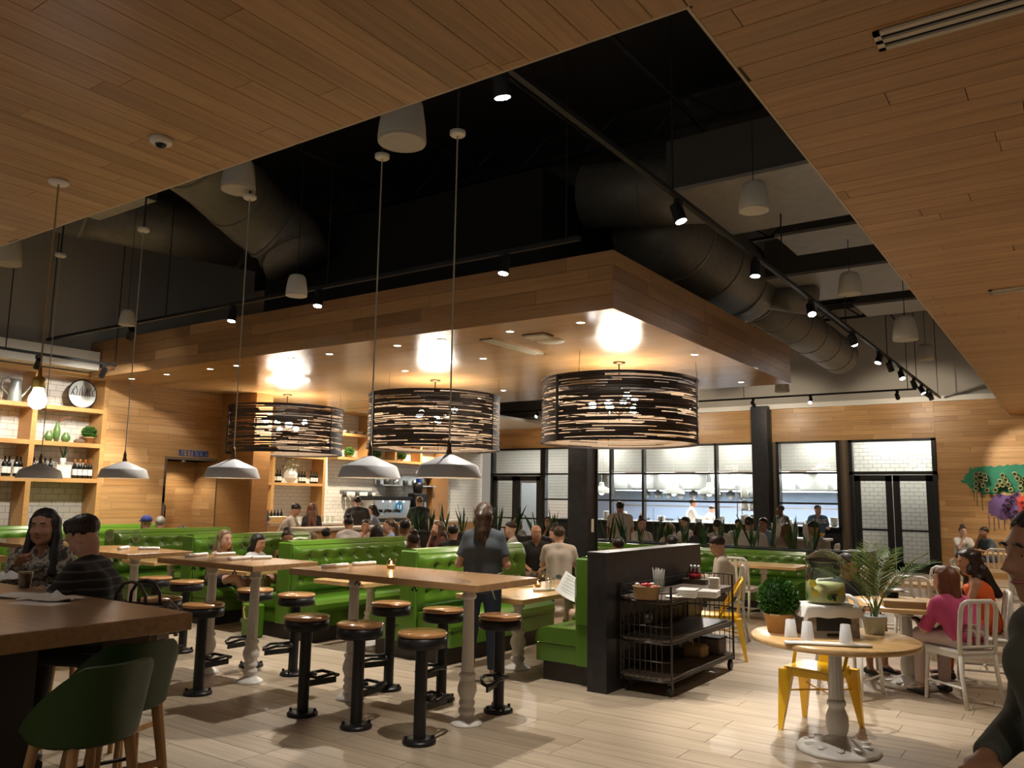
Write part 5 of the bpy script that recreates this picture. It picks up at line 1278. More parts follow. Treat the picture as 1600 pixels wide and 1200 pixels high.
obj('sprigs', leaf_ball((0, 0, .46), .16, 120, 4, .06), plain('dry_sprig', (.42, .38, .22), .7), t)['kind'] = 'stuff'
for k in range(3): tag(obj('blue_jar', MB().lathe([(.05, 0), (.055, .02), (.055, .15), (.035, .18), (.035, .2), (.0001, .2)], n=16), plain('jar_blue', (.03, .25, .32), .15), None, (XB + .15, 17.1 + k * .14, 3.31)), ORD[k] + ' turquoise jar from the left on the bar display shelf', 'jar', 'turquoise jars')
for k in range(4): tag(obj('white_bowl', MB().lathe([(.05, 0), (.09, .05), (.1, .1), (.09, .1), (.05, .02), (.0001, .02)], n=18), M_cerw, None, (XB + .15, 15.5 + k * .3, 3.31)), ORD[k] + ' white bowl from the left on the bar display shelf', 'bowl', 'white bowls on the display shelf')
for k in range(3): topiary('potted_herb', 'small green herb pot on the lower bar display shelf, %s from the left' % ORD[k], (XB + .15, 15.75 + k * 1.05, 2.67), .06, .1, .1, 250, .05)

# ================================================================ bar counters and coffee machine
M_ctop = plain('counter_stone', (.62, .58, .52), .3)
bc = thing('bar_counter', 'long bar counter with oak front and pale stone top', 'counter', (-11.85, 10.1, 0))
obj('top', MB().box(-.35, .3, 0, 2.95, 1.0, 1.05), M_ctop, bc)
for k in range(3): obj('front_panel', MB().box(-.3, .22, .03 + k * .97, .99 + k * .97, 0, 1.0), M_shelf, bc)
bk = thing('back_counter', 'low counter along the bar tile wall', 'counter', (-16.2, 10.6, 0)); obj('top', MB().box(-.28, .32, 0, 10.5, .9, .95), M_ctop, bk)
for k in range(10): obj('cabinet_door', MB().box(-.25, .28, .03 + k * 1.05, 1.05 + k * 1.05, 0, .9), M_shelf, bk)
em = thing('coffee_machine', 'big chrome espresso machine with a blue round badge', 'coffee machine', (-16.0, 16.9, .95))
obj('body', MB().box(-.25, .25, -.75, .75, .1, .62, .03), M_stain, em); obj('top_rack', MB().box(-.27, .27, -.78, .78, .62, .7), M_blackm, em); obj('foot', MB().box(-.2, .2, -.7, .7, 0, .1), M_blackm, em)
bd = obj('badge', MB().cyl((.25, .25, .4), (.265, .25, .4), .16, 24), plain('badge_blue', (.03, .30, .75), .4), em)
obj('badge_mark', MB().tube([(.27, .19, .46), (.27, .2, .36), (.27, .25, .33), (.27, .3, .36), (.27, .31, .46)], .014, 6), M_white, bd)
for k in range(3): obj('group_head', MB().cyl((.25, -.55 + k * .35, .32), (.36, -.55 + k * .35, .3), .04, 12), M_blackm, em)
for k in range(4): obj('gauge_light', MB().cyl((.25, -.4 + k * .28, .56), (.258, -.4 + k * .28, .56), .025, 10), emis('gauge', (1, .95, .85), 3), em)
gr = thing('coffee_grinder', 'black coffee grinder with chrome hopper beside the espresso machine', 'grinder', (-15.95, 18.15, .95))
obj('body', MB().box(-.15, .15, -.28, .28, 0, .8, .03), M_blackm, gr); obj('hopper', MB().lathe([(.12, .8), (.15, .95), (.15, 1.1), (.0001, 1.1)], n=18), M_blackm, gr); obj('urn', MB().cyl((.16, 0, .25), (.16, 0, .55), .14, 18), M_stain, gr); obj('blue_cap', MB().cyl((0, .05, 1.1), (0, .05, 1.22), .09, 14), M_blue, gr)
sh_ = thing('steel_rack', 'steel wall rack above the coffee machines', 'rack', (XB, 16.9, 1.95)); obj('shelf', MB().box(.0, .35, 0, 2.3, 0, .03), M_stain, sh_); obj('back', MB().box(0, .02, 0, 2.3, 0, .3), M_stain, sh_)
for k in range(5): obj('tin', MB().lathe([(.07, .03), (.07, .17), (.0001, .17)], n=14), M_stain if k % 2 else M_plinth, sh_, (.18, .3 + k * .4, 0))
mg = thing('mug_rack', 'row of hanging mugs on the bar tile', 'mug rack', (XB, 15.6, 1.55)); obj('rail', MB().box(0, .04, 0, 1.3, .22, .25), M_stain, mg)
for k in range(8): obj('mug', MB().lathe([(.05, 0), (.06, .01), (.06, .14), (.055, .14), (.05, .02), (.0001, .02)], n=12), M_cerw if k % 3 else M_plinth, mg, (.1, .08 + k * .16, .06))
for k in range(9): tumbler(ORD[k] + ' clear glass from the left in the row on the back bar counter', (-16.05, 13.6 + k * .17, .95), .16, .04, 'glass', None, 'glasses on the back bar counter')
t = thing('bar_crate', 'pale crate of bottles on the back bar counter', 'crate', (-16.0, 13.0, .95)); obj('crate', MB().box(-.15, .15, -.3, .3, 0, .18, .01), M_topl, t)
for k in range(6): obj('bottle', MB().lathe([(.035, .02), (.035, .24), (.014, .28), (.014, .34), (.0001, .34)], n=10), M_btl, t, (0, -.25 + k * .1, 0))
for k in range(3): downlight('added bar ceiling downlight, %s from the left' % ORD[k], -15.4, 11.6 + k * 3.4, 3.9, 360, 140, WARM)  # downlights added because the bar wall stayed unlit
sf = struct('ceiling_bar', MB().box(XB, -13.4, 10.2, YB, 3.9, 3.98), M_white, 'pale ceiling over the bar')
# far left service station
sv = thing('service_station', 'maple service station at the left picture edge', 'counter', (-9.2, 3.35, 0)); obj('top', MB().box(-.9, .9, -.35, .35, .98, 1.04), M_topl, sv)
for k in range(8): obj('front_slat', MB().box(.86 - .01, .88, -.32 + k * .08, -.25 + k * .08, .06, .98), M_topl, sv)
obj('cabinet', MB().box(-.86, .84, -.33, .33, 0, .98), M_topl, sv)
t = thing('menu_caddy', 'metal caddy holding menus on the service station', 'caddy', (-8.75, 3.3, 1.04)); obj('tray', MB().box(-.13, .13, -.08, .08, 0, .1), M_stain, t)
for k in range(5): obj('menu_card', MB().box(-.11, .11, -.06 + k * .025, -.05 + k * .025, .02, .26), M_cartw, t)
tag(obj('sauce_bottle', MB().lathe([(.03, 0), (.032, .1), (.012, .14), (.012, .17), (.0001, .17)], n=14), M_cerw, None, (-8.5, 3.25, 1.04)), 'white sauce bottle beside the menu caddy', 'bottle')

# ================================================================ kitchen fittings
kp = thing('kitchen_pass', 'stainless kitchen pass counter behind the glass', 'counter', (-9.6, 22.95, 0)); obj('top', MB().box(-4.2, 4.4, -.35, .35, 1.0, 1.05), M_stain, kp); obj('body', MB().box(-4.2, 4.4, -.3, .3, 0, 1.0), M_white, kp)
rr = random.Random(3)
for k in range(14):
    x = -13.5 + k * .62 + rr.uniform(-.06, .06); n = rr.randrange(4, 12)
    mb = MB()
    for q in range(n): mb.lathe([(.07, q * .022), (.12, q * .022 + .03), (.118, q * .022 + .033), (.06, q * .022 + .006)], n=16, cap=False)
    tag(obj('bowl_stack', mb, M_cerw, None, (x, 22.75 + rr.uniform(0, .2), 1.05)), ORD[k] + ' stack of white bowls from the left on the kitchen pass', 'bowls', 'bowl stacks on the kitchen pass')
hl_ = None
hd = thing('kitchen_hood', 'long stainless exhaust hood inside the kitchen', 'hood', (-9.5, 26.2, 2.0)); obj('canopy', MB().box(-4.4, 4.4, -.6, .6, 0, .54), M_stain, hd)
obj('added_hood_glow', MB().box(-4.0, 4.0, -.3, .3, -.012, 0), emis('added_hood_glow', (.85, .93, 1), 16), hd)  # glowing strip added to brighten the dark area below the hood
for k in range(9): obj('filter_panel', MB().box(-4.2 + k * .95, -3.4 + k * .95, -.62, -.6, .05, .5), plain('hood_panel', (.42, .42, .40), .35, .9), hd)
ck = thing('cooking_line', 'dark cooking line below the kitchen hood', 'stove', (-9.5, 26.5, 0)); obj('body', MB().box(-4.3, 4.3, -.45, .45, 0, .95), M_stain, ck); obj('back_shelf', MB().box(-4.3, 4.3, .2, .45, 1.45, 1.5), M_stain, ck)
for k in range(10): obj('pan', MB().lathe([(.12, .95), (.16, 1.05), (.155, 1.05), (.11, .96), (.0001, .96)], n=16, cap=False), M_blackm, ck, (-4 + k * .88, -.1, 0))
for k in range(9): tag(obj('hanging_pan', MB().lathe([(.001, 0), (.13, .0), (.15, .05), (.145, .05), (.12, .01)], n=16, cap=False).xf(Matrix.Rotation(PI / 2, 4, 'X')), M_blackm, None, (-12.2 + k * .42, 25.66, 1.86)), ORD[k] + ' dark pan from the left hanging below the kitchen hood', 'pan', 'pans hanging below the hood')
rk = thing('wire_rack', 'wire shelving with white plate stacks behind the glass near the column', 'rack', (-7.75, 23.7, 0))
for x in (-.55, .55):
    for y in (-.2, .2): obj('post', MB().cyl((x, y, 0), (x, y, 2.1), .015, 6), M_stain, rk)
for z in (1.0, 1.4, 1.75):
    s_ = obj('shelf', MB().box(-.55, .55, -.2, .2, z, z + .02), M_stain, rk)
    for q in range(4): obj('plate_stack', MB().lathe([(.1, z + .02), (.11, z + .03), (.11, z + .28), (.0001, z + .29)], n=14), M_cerw, s_, (-.4 + q * .27, 0, 0))
hc = thing('host_counter', 'small counter with white bowls beside the right glass doors', 'counter', (-5.3, 19.6, 0)); obj('top', MB().box(-.9, .5, -.35, .35, .8, .85), M_ctop, hc); obj('body', MB().box(-.85, .45, -.3, .3, 0, .8), M_gwood, hc)
for k in range(3): tag(obj('tall_bowl_stack', MB().lathe([(.09, 0), (.13, .04), (.12, .3), (.13, .32), (.0001, .33)], n=18), M_cerw, None, (-5.95 + k * .36, 19.5, .85)), ORD[k] + ' stack of white bowls from the left on the small counter', 'bowls', 'bowl stacks on the small counter')
tag(obj('yellow_bowl', MB().lathe([(.06, 0), (.13, .12), (.12, .12), (.05, .02), (.0001, .02)], n=18), M_yel, None, (-4.98, 19.45, .85)), 'yellow bowl on the small counter', 'bowl')

# ================================================================ paint and bottle-ring wall art
MU = thing('bottle_ring_mural', 'wall art of bottle-ring letters over dripping green, purple and red paint', 'wall art', (-1.6, YB, 2.2))
def splash(name, poly, mat, seed, off):
    rr = random.Random(seed); out = []
    for (a, b), (c, d) in zip(poly, poly[1:] + poly[:1]):
        for k in range(6): t_ = k / 6; out.append((a + (c - a) * t_ + rr.uniform(-.05, .05), b + (d - b) * t_ + rr.uniform(-.045, .045)))
    from mathutils.geometry import tessellate_polygon
    tri = tessellate_polygon([[Vector((x, 0, z)) for x, z in out]])
    tri = [t3 if (Vector((out[t3[1]][0] - out[t3[0]][0], out[t3[1]][1] - out[t3[0]][1])).cross(Vector((out[t3[2]][0] - out[t3[0]][0], out[t3[2]][1] - out[t3[0]][1]))) > 0) else t3[::-1] for t3 in tri]
    return obj(name, MB().add([(x, off, z) for x, z in out], tri), mat, MU)
def px(p): q = aty(p[0], p[1], YB); return (q.x + 1.6, q.z - 2.2)
M_pg = plain('paint_green', (.02, .20, .10), .6, var=.4, bscale=4); M_pp = plain('paint_purple', (.15, .08, .22), .6, var=.4, bscale=4); M_pr = plain('paint_red', (.55, .06, .03), .6, var=.3, bscale=4)
splash('green_paint', [px(p) for p in ((1503, 752), (1512, 735), (1530, 728), (1560, 727), (1598, 726))] + [(1.6, .40), (1.7, -.1), (.9, -.25)] + [px(p) for p in ((1580, 770), (1545, 772), (1524, 770), (1515, 758))], M_pg, 1, -.004)
splash('purple_paint', [px(p) for p in ((1541, 788), (1552, 775), (1592, 770), (1600, 790), (1592, 812), (1570, 812), (1548, 806))], M_pp, 2, -.007)
splash('red_paint', [px(p) for p in ((1590, 778), (1600, 772))] + [(1.5, -.25), (1.5, -.85), (.8, -.9)] + [px((1592, 812))], M_pr, 3, -.010)
rr = random.Random(8)
for k, (x0, y0, L) in enumerate(((1522, 768, 14), (1526, 770, 20), (1534, 770, 28), (1545, 805, 20), (1553, 808, 22), (1560, 808, 18), (1569, 810, 18), (1580, 812, 20))):
    a = px((x0, y0)); b = px((x0 + 1, y0 + L)); obj('paint_drip', MB().box(a[0] - .008, a[0] + .008, -.006, -.001, b[1], a[1]), plain('drip_dark', (.05, .10, .05), .6) if k < 3 else plain('drip_purple', (.10, .05, .12), .6), MU)
M_ring = plain('ring_gold', (.45, .40, .15), .35, .5); M_tub = plain('bottle_end', (.02, .035, .02), .2); M_tubp = plain('bottle_end_purple', (.03, .012, .03), .25)
def rings(pts, mt, rm):
    for (a, b) in pts:
        q = px((a, b)); g = obj('bottle', MB().cyl((q[0], -.004, q[1]), (q[0], -.12, q[1]), .047, 14), mt, MU)
        obj('bottle_rim', MB().tube([(q[0] + .045 * math.cos(PI * k / 7), -.12, q[1] + .045 * math.sin(PI * k / 7)) for k in range(14)], .009, 5, True), rm, g)
R_ = [(1526, 741), (1526, 748), (1526, 756), (1526, 764), (1533, 741), (1539, 743), (1541, 749), (1534, 752), (1537, 759), (1543, 766)]
A_ = [(1556, 766), (1559, 759), (1563, 752), (1567, 743), (1572, 750), (1576, 757), (1580, 765), (1567, 758)]
Y_ = [(1586, 741), (1590, 748), (1595, 755), (1595, 763), (1601, 748), (1606, 741)]
rings(R_ + A_ + Y_, M_tub, M_ring)
rings([(1570, 790), (1575, 782), (1582, 778), (1577, 790), (1570, 797), (1577, 803), (1584, 808), (1588, 800)], M_tubp, plain('ring_purple', (.06, .02, .07), .3))
rings([(1598, 786), (1600, 794), (1604, 802), (1608, 786)], plain('bottle_end_red', (.12, .01, .01), .25), plain('ring_red', (.5, .05, .03), .35))
# ================================================================ people: smooth implicit bodies turned into one mesh each
class Vol:
    def __init__(s, lo, hi, h):
        s.h = h; s.lo = np.array(lo, float) - 4 * h; s.n = np.ceil((np.array(hi, float) + 4 * h - s.lo) / h).astype(int) + 1
        s.D = np.full(s.n, 9.0, np.float32)
    def blk(s, lo, hi):
        i0 = np.maximum(np.floor((np.array(lo) - s.lo) / s.h).astype(int), 0); i1 = np.minimum(np.ceil((np.array(hi) - s.lo) / s.h).astype(int) + 1, s.n)
        i1 = np.maximum(i1, i0)
        g = [(s.lo[k] + s.h * np.arange(i0[k], i1[k])).astype(np.float32) for k in range(3)]
        return tuple(slice(i0[k], i1[k]) for k in range(3)), g[0][:, None, None], g[1][None, :, None], g[2][None, None, :]
    def mix(s, sl, d, k):
        D = s.D[sl]
        if k <= 0: s.D[sl] = np.minimum(D, d)
        else:
            t = np.clip(.5 + .5 * (D - d) / k, 0, 1); s.D[sl] = D * (1 - t) + d * t - k * t * (1 - t)
    def cone(s, a, b, ra, rb, k=.03, trunc=False):
        a = np.array(a, float); b = np.array(b, float); m = max(ra, rb) + k + 2.5 * s.h
        sl, X, Y, Z = s.blk(np.minimum(a, b) - m, np.maximum(a, b) + m)
        u = b - a; L = max(np.linalg.norm(u), 1e-6)
        tr = ((X - a[0]) * u[0] + (Y - a[1]) * u[1] + (Z - a[2]) * u[2]) / L ** 2; t = np.clip(tr, 0, 1)
        d = np.sqrt((X - a[0] - t * u[0]) ** 2 + (Y - a[1] - t * u[1]) ** 2 + (Z - a[2] - t * u[2]) ** 2) - (ra + (rb - ra) * t)
        if trunc: d = np.maximum(d, (tr - 1) * L)
        s.mix(sl, d, k); return s
    def chain(s, pts, rs, k=.02):
        for i in range(len(pts) - 1): s.cone(pts[i], pts[i + 1], rs[i], rs[i + 1], k)
        return s
    def ell(s, c, r, R=None, k=.02):
        c = np.array(c, float); r = np.array(r, float); m = r.max() + k + 2.5 * s.h
        sl, X, Y, Z = s.blk(c - m, c + m)
        x, y, z = X - c[0], Y - c[1], Z - c[2]
        if R is not None: x, y, z = (R[0, 0] * x + R[1, 0] * y + R[2, 0] * z, R[0, 1] * x + R[1, 1] * y + R[2, 1] * z, R[0, 2] * x + R[1, 2] * y + R[2, 2] * z)
        q = np.sqrt((x / r[0]) ** 2 + (y / r[1]) ** 2 + (z / r[2]) ** 2)
        q2 = np.sqrt((x / r[0] ** 2) ** 2 + (y / r[1] ** 2) ** 2 + (z / r[2] ** 2) ** 2)
        s.mix(sl, q * (q - 1) / np.maximum(q2, 1e-6), k); return s
    def grid(s): return s.blk(s.lo - 1, s.lo + s.h * s.n + 1)
    def cut(s, fn):
        sl, X, Y, Z = s.grid(); s.D = np.maximum(s.D, fn(X, Y, Z).astype(np.float32)); return s
    def verts(s):
        D = s.D; ins = D < 0
        c = [ins[i:D.shape[0] - 1 + i, j:D.shape[1] - 1 + j, k:D.shape[2] - 1 + k] for i in (0, 1) for j in (0, 1) for k in (0, 1)]
        any_ = c[0].copy(); all_ = c[0].copy()
        for q in c[1:]: any_ |= q; all_ &= q
        I = np.argwhere(any_ & ~all_)
        if len(I) == 0: return None, None
        idx = -np.ones(any_.shape, np.int64); idx[I[:, 0], I[:, 1], I[:, 2]] = np.arange(len(I))
        off = np.array([(i, j, k) for i in (0, 1) for j in (0, 1) for k in (0, 1)])
        cv = np.stack([D[I[:, 0] + o[0], I[:, 1] + o[1], I[:, 2] + o[2]] for o in off], 1)
        P = np.zeros((len(I), 3)); W = np.zeros(len(I))
        for a in range(8):
            for b in range(a + 1, 8):
                if abs(off[a] - off[b]).sum() != 1: continue
                da, db = cv[:, a], cv[:, b]; m = (da < 0) != (db < 0)
                t = np.where(m, da / np.where(m, da - db, 1), 0); P += m[:, None] * (off[a] + t[:, None] * (off[b] - off[a])); W += m
        V = s.lo + s.h * (I + P / W[:, None])
        F = []
        for ax in range(3):
            sl0 = [slice(None)] * 3; sl1 = [slice(None)] * 3; sl0[ax] = slice(0, -1); sl1[ax] = slice(1, None)
            A = ins[tuple(sl0)]; B = ins[tuple(sl1)]; E = np.argwhere(A != B); o1, o2 = [(1, 2), (2, 0), (0, 1)][ax]
            ok = (E[:, o1] > 0) & (E[:, o2] > 0) & (E[:, o1] < D.shape[o1] - 1) & (E[:, o2] < D.shape[o2] - 1); E = E[ok]
            fl = A[E[:, 0], E[:, 1], E[:, 2]]
            def g(d1, d2):
                q = E.copy(); q[:, o1] += d1; q[:, o2] += d2; return idx[q[:, 0], q[:, 1], q[:, 2]]
            Q = np.stack([g(-1, -1), g(0, -1), g(0, 0), g(-1, 0)], 1); Q[~fl] = Q[~fl][:, ::-1]; F.append(Q)
        F = np.concatenate(F); F = F[(F >= 0).all(1)]
        return V, F
    def obj(s, name, mat, parent):
        V, F = s.verts()
        if V is None: return None
        me = bpy.data.meshes.new(name); me.vertices.add(len(V)); me.vertices.foreach_set('co', V.astype(np.float32).ravel())
        me.loops.add(F.size); me.loops.foreach_set('vertex_index', F.astype(np.int32).ravel())
        me.polygons.add(len(F)); me.polygons.foreach_set('loop_start', np.arange(0, F.size, 4, dtype=np.int32))
        try: me.polygons.foreach_set('loop_total', np.full(len(F), 4, np.int32))
        except Exception: pass
        me.polygons.foreach_set('use_smooth', np.ones(len(F), bool)); me.materials.append(mat); me.update(calc_edges=True)
        return link(name, me, parent)

SKIN = {'f': (.50, .28, .19), 't': (.40, .21, .13), 'b': (.20, .095, .055), 'p': (.56, .34, .25), 'd': (.09, .045, .028)}
HAIRC = {'black': (.010, .008, .008), 'dark': (.022, .013, .009), 'brown': (.06, .033, .018), 'auburn': (.13, .045, .018), 'blond': (.26, .17, .085), 'grey': (.2, .19, .18), 'light': (.14, .085, .045)}
def skin_mat(k): return plain('skin_' + k, SKIN[k], .5, spec=.35)
def hair_mat(k): return wood('hair_' + k, [HAIRC[k], tuple(c * 1.4 for c in HAIRC[k])], .45, .5, axis=2, gscale=6)
def cl_mat(c, pat=None):
    n = 'cloth_%02d_%02d_%02d' % tuple(int(v * 99) for v in c) + (pat or '')
    if pat is None: return plain(n, c, .85, bump=.12, bscale=14)
    if n in MATS: return MATS[n]
    m, nt, b = new_mat(n); tc = nt.nodes.new('ShaderNodeTexCoord'); c2 = tuple(min(1, v * 3.2 + .03) for v in c)
    if pat == 'stripe':
        wv = nt.nodes.new('ShaderNodeTexWave'); wv.bands_direction = 'Z'; wv.inputs['Scale'].default_value = 6; wv.inputs['Distortion'].default_value = .6
        nt.links.new(tc.outputs['Object'], wv.inputs['Vector']); f = wv.outputs['Fac']; col = ramp(nt, f, [(0, c), (.8, c), (.95, c2)])
    else:
        n1 = nt.nodes.new('ShaderNodeTexNoise'); n1.inputs['Scale'].default_value = 22 if pat == 'print' else 12; n1.inputs['Detail'].default_value = 2
        nt.links.new(tc.outputs['Object'], n1.inputs['Vector']); col = ramp(nt, n1.outputs['Fac'], [(.38, c), (.47, c2), (.55, c), (.66, tuple(v * .35 for v in c))])
    nt.links.new(col, b.inputs['Base Color']); b.inputs['Roughness'].default_value = .85; MATS[n] = m; return m
M_eye = plain('eye_white', (.75, .72, .68), .25); M_iris = plain('eye_dark', (.02, .012, .008), .2); M_lip = plain('lips', (.36, .12, .10), .45); M_sole = plain('shoe_white', (.7, .68, .64), .6); M_shoed = plain('shoe_dark', (.03, .025, .02), .5)
_e = MB().sphere((0, 0, 0), .0125, 12, 8); EYE = _e.mesh('eye', M_eye)
IRIS = MB().sphere((0, .0065, 0), .0072, 10, 6).mesh('iris', M_iris)
BROW = MB().tube([(-.022, 0, -.003), (-.008, .004, .003), (.010, .003, .003), (.022, -.004, -.003)], [.0025, .0042, .0042, .002], 6)
LIPS = MB().tube([(-.025, -.008, .001), (-.012, .0, .002), (0, .003, 0), (.012, 0, .002), (.025, -.008, .001)], [.002, .0055, .0065, .0055, .002], 6).mesh('lips', M_lip)
BROWM = {}
LIDM = {}
def lid_mesh(k):
    if k not in LIDM:
        r = .0142; n = 12; pr = [(r * math.cos(a), r * math.sin(a)) for a in (.12, .4, .8, 1.2, 1.5)]
        LIDM[k] = MB().lathe(pr, n=14).tube([(r * 1.0 * math.cos(a), r * math.sin(a), .001) for a in np.linspace(.2, PI - .2, 9)], .0016, 5).mesh('eyelid', skin_mat(k))
    return LIDM[k]
def rotm(yaw, pitch, roll=0):
    return np.array((Matrix.Rotation(yaw, 3, 'Z') @ Matrix.Rotation(-pitch, 3, 'X') @ Matrix.Rotation(roll, 3, 'Y')))
def person(label, head, rz, pose='sit', seat=.45, skin='f', hair='short', hc='dark', top=(.3, .3, .3), pat=None, sleeve='short', leg=(.05, .06, .09), legs='long', arms='table', hy=0, hp=0, lean=.08, h=.022, fem=False, shoes='dark', group=None, extra=None, hroll=0, s=None, wide=1.0, knee=None, hs=None):
    """head: world position of the head centre; rz: facing, 0 looks along +y; pitch hp > 0 looks down"""
    head = Vector(head); base = 0.0
    if s is None:
        s = (head.z - seat - .085) / .655 if pose == 'sit' else head.z / 1.585
        s = max(.88, min(1.12, s))
    pz = (seat + .085 * s) if pose == 'sit' else head.z - .665 * s
    R2 = Matrix.Rotation(rz, 3, 'Z')
    # local skeleton, x right, y forward, z up
    hl = np.array((0, lean * s + .035 * s, pz + .655 * s + (0 if pose == 'sit' else 0)))
    hl[2] = head.z
    pel = np.array((0, 0, pz)); nbz = head.z - .145 * min(max(s, .96), 1.05); chest = np.array((0, lean * .62 * s, pz + .725 * (nbz - pz))); nb = np.array((0, lean * .9 * s, nbz))
    loc = head - R2 @ Vector((0, hl[1], 0)); loc.z = 0
    t = thing('person', label, 'person', loc, rz, group)
    sh = (.150 if fem else .178) * s * wide; hw = (.095 if fem else .085) * s
    sx = np.array((sh, 0, -.035 * s)); A = {}
    for q, sg in (('l', -1), ('r', 1)):
        S = nb + np.array((sg * sh, -.0, -.07 * s)); ar = arms[q] if isinstance(arms, dict) else (arms if arms != 'chin' or q == 'r' else 'table')
        if isinstance(ar, tuple): E, Hn = np.array(ar[0]) * s + (0, 0, pz), np.array(ar[1]) * s + (0, 0, pz)
        elif ar == 'table': E = S + np.array((sg * .07, .10, -.25)) * s; Hn = E + np.array((-sg * .12, .2, .05)) * s
        elif ar == 'lap': E = S + np.array((sg * .06, .03, -.27)) * s; Hn = E + np.array((-sg * .12, .2, -.06)) * s
        elif ar == 'chin': E = S + np.array((sg * .0, .2, -.2)) * s; Hn = hl + np.array((sg * .03, .11, -.12)) * s
        elif ar == 'fwd': E = S + np.array((sg * .05, .12, -.24)) * s; Hn = E + np.array((-sg * .04, .24, .0)) * s
        elif ar == 'bent': E = S + np.array((sg * .09, -.04, -.26)) * s; Hn = E + np.array((-sg * .08, .23, .02)) * s
        else: E = S + np.array((sg * .05, -.02, -.28)) * s; Hn = E + np.array((sg * .0, .07, -.24)) * s
        A[q] = (S, E, Hn)
    L = {}
    for q, sg in (('l', -1), ('r', 1)):
        Hp = pel + np.array((sg * hw, 0, -.02 * s))
        if pose == 'sit':
            kz = max(.1, pz - .0); K = Hp + np.array((sg * .05, .42 * s, .0)); F_ = np.array((K[0], K[1] + (.02 if knee is None else knee), .07))
            if extra == 'crossed' and q == 'r': K = Hp + np.array((-.06, .42 * s, .06)); F_ = K + np.array((-.12, .16, -.36))
        else: K = Hp + np.array((sg * .015, .02, -.42 * s)); F_ = np.array((K[0] + sg * .01, -.02, .07))
        L[q] = (Hp, K, F_)
    allp = [pel, chest, nb, hl] + [p for v in A.values() for p in v] + [p for v in L.values() for p in v]
    lo = np.min(allp, 0) - .24; hi = np.max(allp, 0) + .24; lo[2] = max(lo[2], -.02)
    Rh = rotm(hy, hp, hroll)
    hs = hs or min(max(s, .96), 1.05) * 1.06
    def H(x, y, z): return hl + Rh @ (np.array((x, y, z)) * hs)
    B = Vol(lo, hi, h)
    thin = .0 if fem else .006
    for sg in (-1, 1):
        B.cone(pel + (sg * .07 * s, 0, 0), chest + (sg * .075 * s * wide, 0, -.02), (.105 if not fem else .11) * s, (.098 + thin) * s, .05)
        B.cone(chest + (sg * .075 * s * wide, 0, -.02), nb + (sg * sh * .62, 0, -.075 * s), (.098 + thin) * s, .06 * s, .05)
        if fem: B.ell(chest + (sg * .07 * s, .085 * s, .0), np.array((.062, .05, .06)) * s, None, .03)
    B.cone(nb - (0, 0, .05 * s), H(0, -.025, -.05), (.05 if fem else .056) * s, (.044 if fem else .05) * s, .03)
    for sg in (-1, 1): B.cone(nb + (sg * .03 * s, -.015 * s, -.012 * s), nb + (sg * sh * .95, -.005, -.058 * s), .042 * s, .045 * s, .04)
    # head
    B.ell(H(0, -.012, .035), np.array((.074, .092, .083)) * hs, Rh, .02); B.ell(H(0, .018, -.035), np.array((.060, .070, .083)) * hs, Rh, .03)
    B.cone(H(0, .05, -.092), H(0, .058, -.098), .026 * hs, .02 * hs, .025); B.cone(H(-.035, .02, -.07), H(.035, .02, -.07), .028 * hs, .028 * hs, .03)
    B.cone(H(0, .083, .006), H(0, .104, -.030), .0085 * hs, .0125 * hs, .012); B.cone(H(-.012, .092, -.034), H(.012, .092, -.034), .009 * hs, .009 * hs, .008)
    B.cone(H(-.04, .074, .026), H(.04, .074, .026), .012 * hs, .012 * hs, .02)
    for sg in (-1, 1):
        B.ell(H(sg * .075, -.008, -.018), np.array((.010, .020, .032)) * hs, Rh, .012)
        B.ell(H(sg * .04, .062, -.03), np.array((.02, .018, .02)) * hs, Rh, .02)
    fine = h <= .0135
    for q, sg in (('l', -1), ('r', 1)):
        S, E, Hn = A[q]
        B.cone(S, E, (.046 if fem else .054) * s, (.036 if fem else .042) * s, .03); B.cone(E, Hn, (.037 if fem else .043) * s, (.024 if fem else .029) * s, .02)
        d = (Hn - E) / max(1e-6, np.linalg.norm(Hn - E)); n = np.cross(d, (0, 0, 1.0)); n = np.cross(n, d) if np.linalg.norm(n) > .2 else np.array((0, 1.0, 0))
        n /= np.linalg.norm(n); sd = np.cross(d, n) * sg
        Rp = np.stack([sd, d, n], 1)
        B.ell(Hn + d * .05 * s, np.array((.040, .052, .017)) * s, Rp, .02)
        if fine:
            for i in range(4):
                b0 = Hn + (d * .088 + sd * (-.030 + .020 * i)) * s; ln = (.070, .078, .072, .056)[i] * s; cu = .35 + .1 * i
                d1 = d * math.cos(cu) - n * math.sin(cu); d2 = d * math.cos(cu * 2) - n * math.sin(cu * 2)
                B.cone(b0, b0 + d1 * ln * .5, .0095 * s, .0088 * s, .006); B.cone(b0 + d1 * ln * .5, b0 + d1 * ln * .5 + d2 * ln * .5, .0088 * s, .0075 * s, .004)
            b0 = Hn + (d * .03 - sd * .034) * s; dt = d * .75 - sd * .6 - n * .25; B.cone(b0, b0 + dt * .045 * s, .0125 * s, .0105 * s, .01); B.cone(b0 + dt * .045 * s, b0 + (dt * .045 + (d * .9 - n * .35) * .032) * s, .0105 * s, .0085 * s, .004)
        else:
            B.cone(Hn + d * .07 * s - sd * .012, Hn + (d * .15 - n * .045) * s - sd * .015, .020 * s, .013 * s, .015); B.cone(Hn + d * .07 * s + sd * .016, Hn + (d * .14 - n * .045) * s + sd * .018, .018 * s, .012 * s, .015)
            B.cone(Hn + (d * .03 - sd * .03) * s, Hn + (d * .085 - sd * .055 - n * .02) * s, .014 * s, .011 * s, .012)
        Hp, K, F_ = L[q]
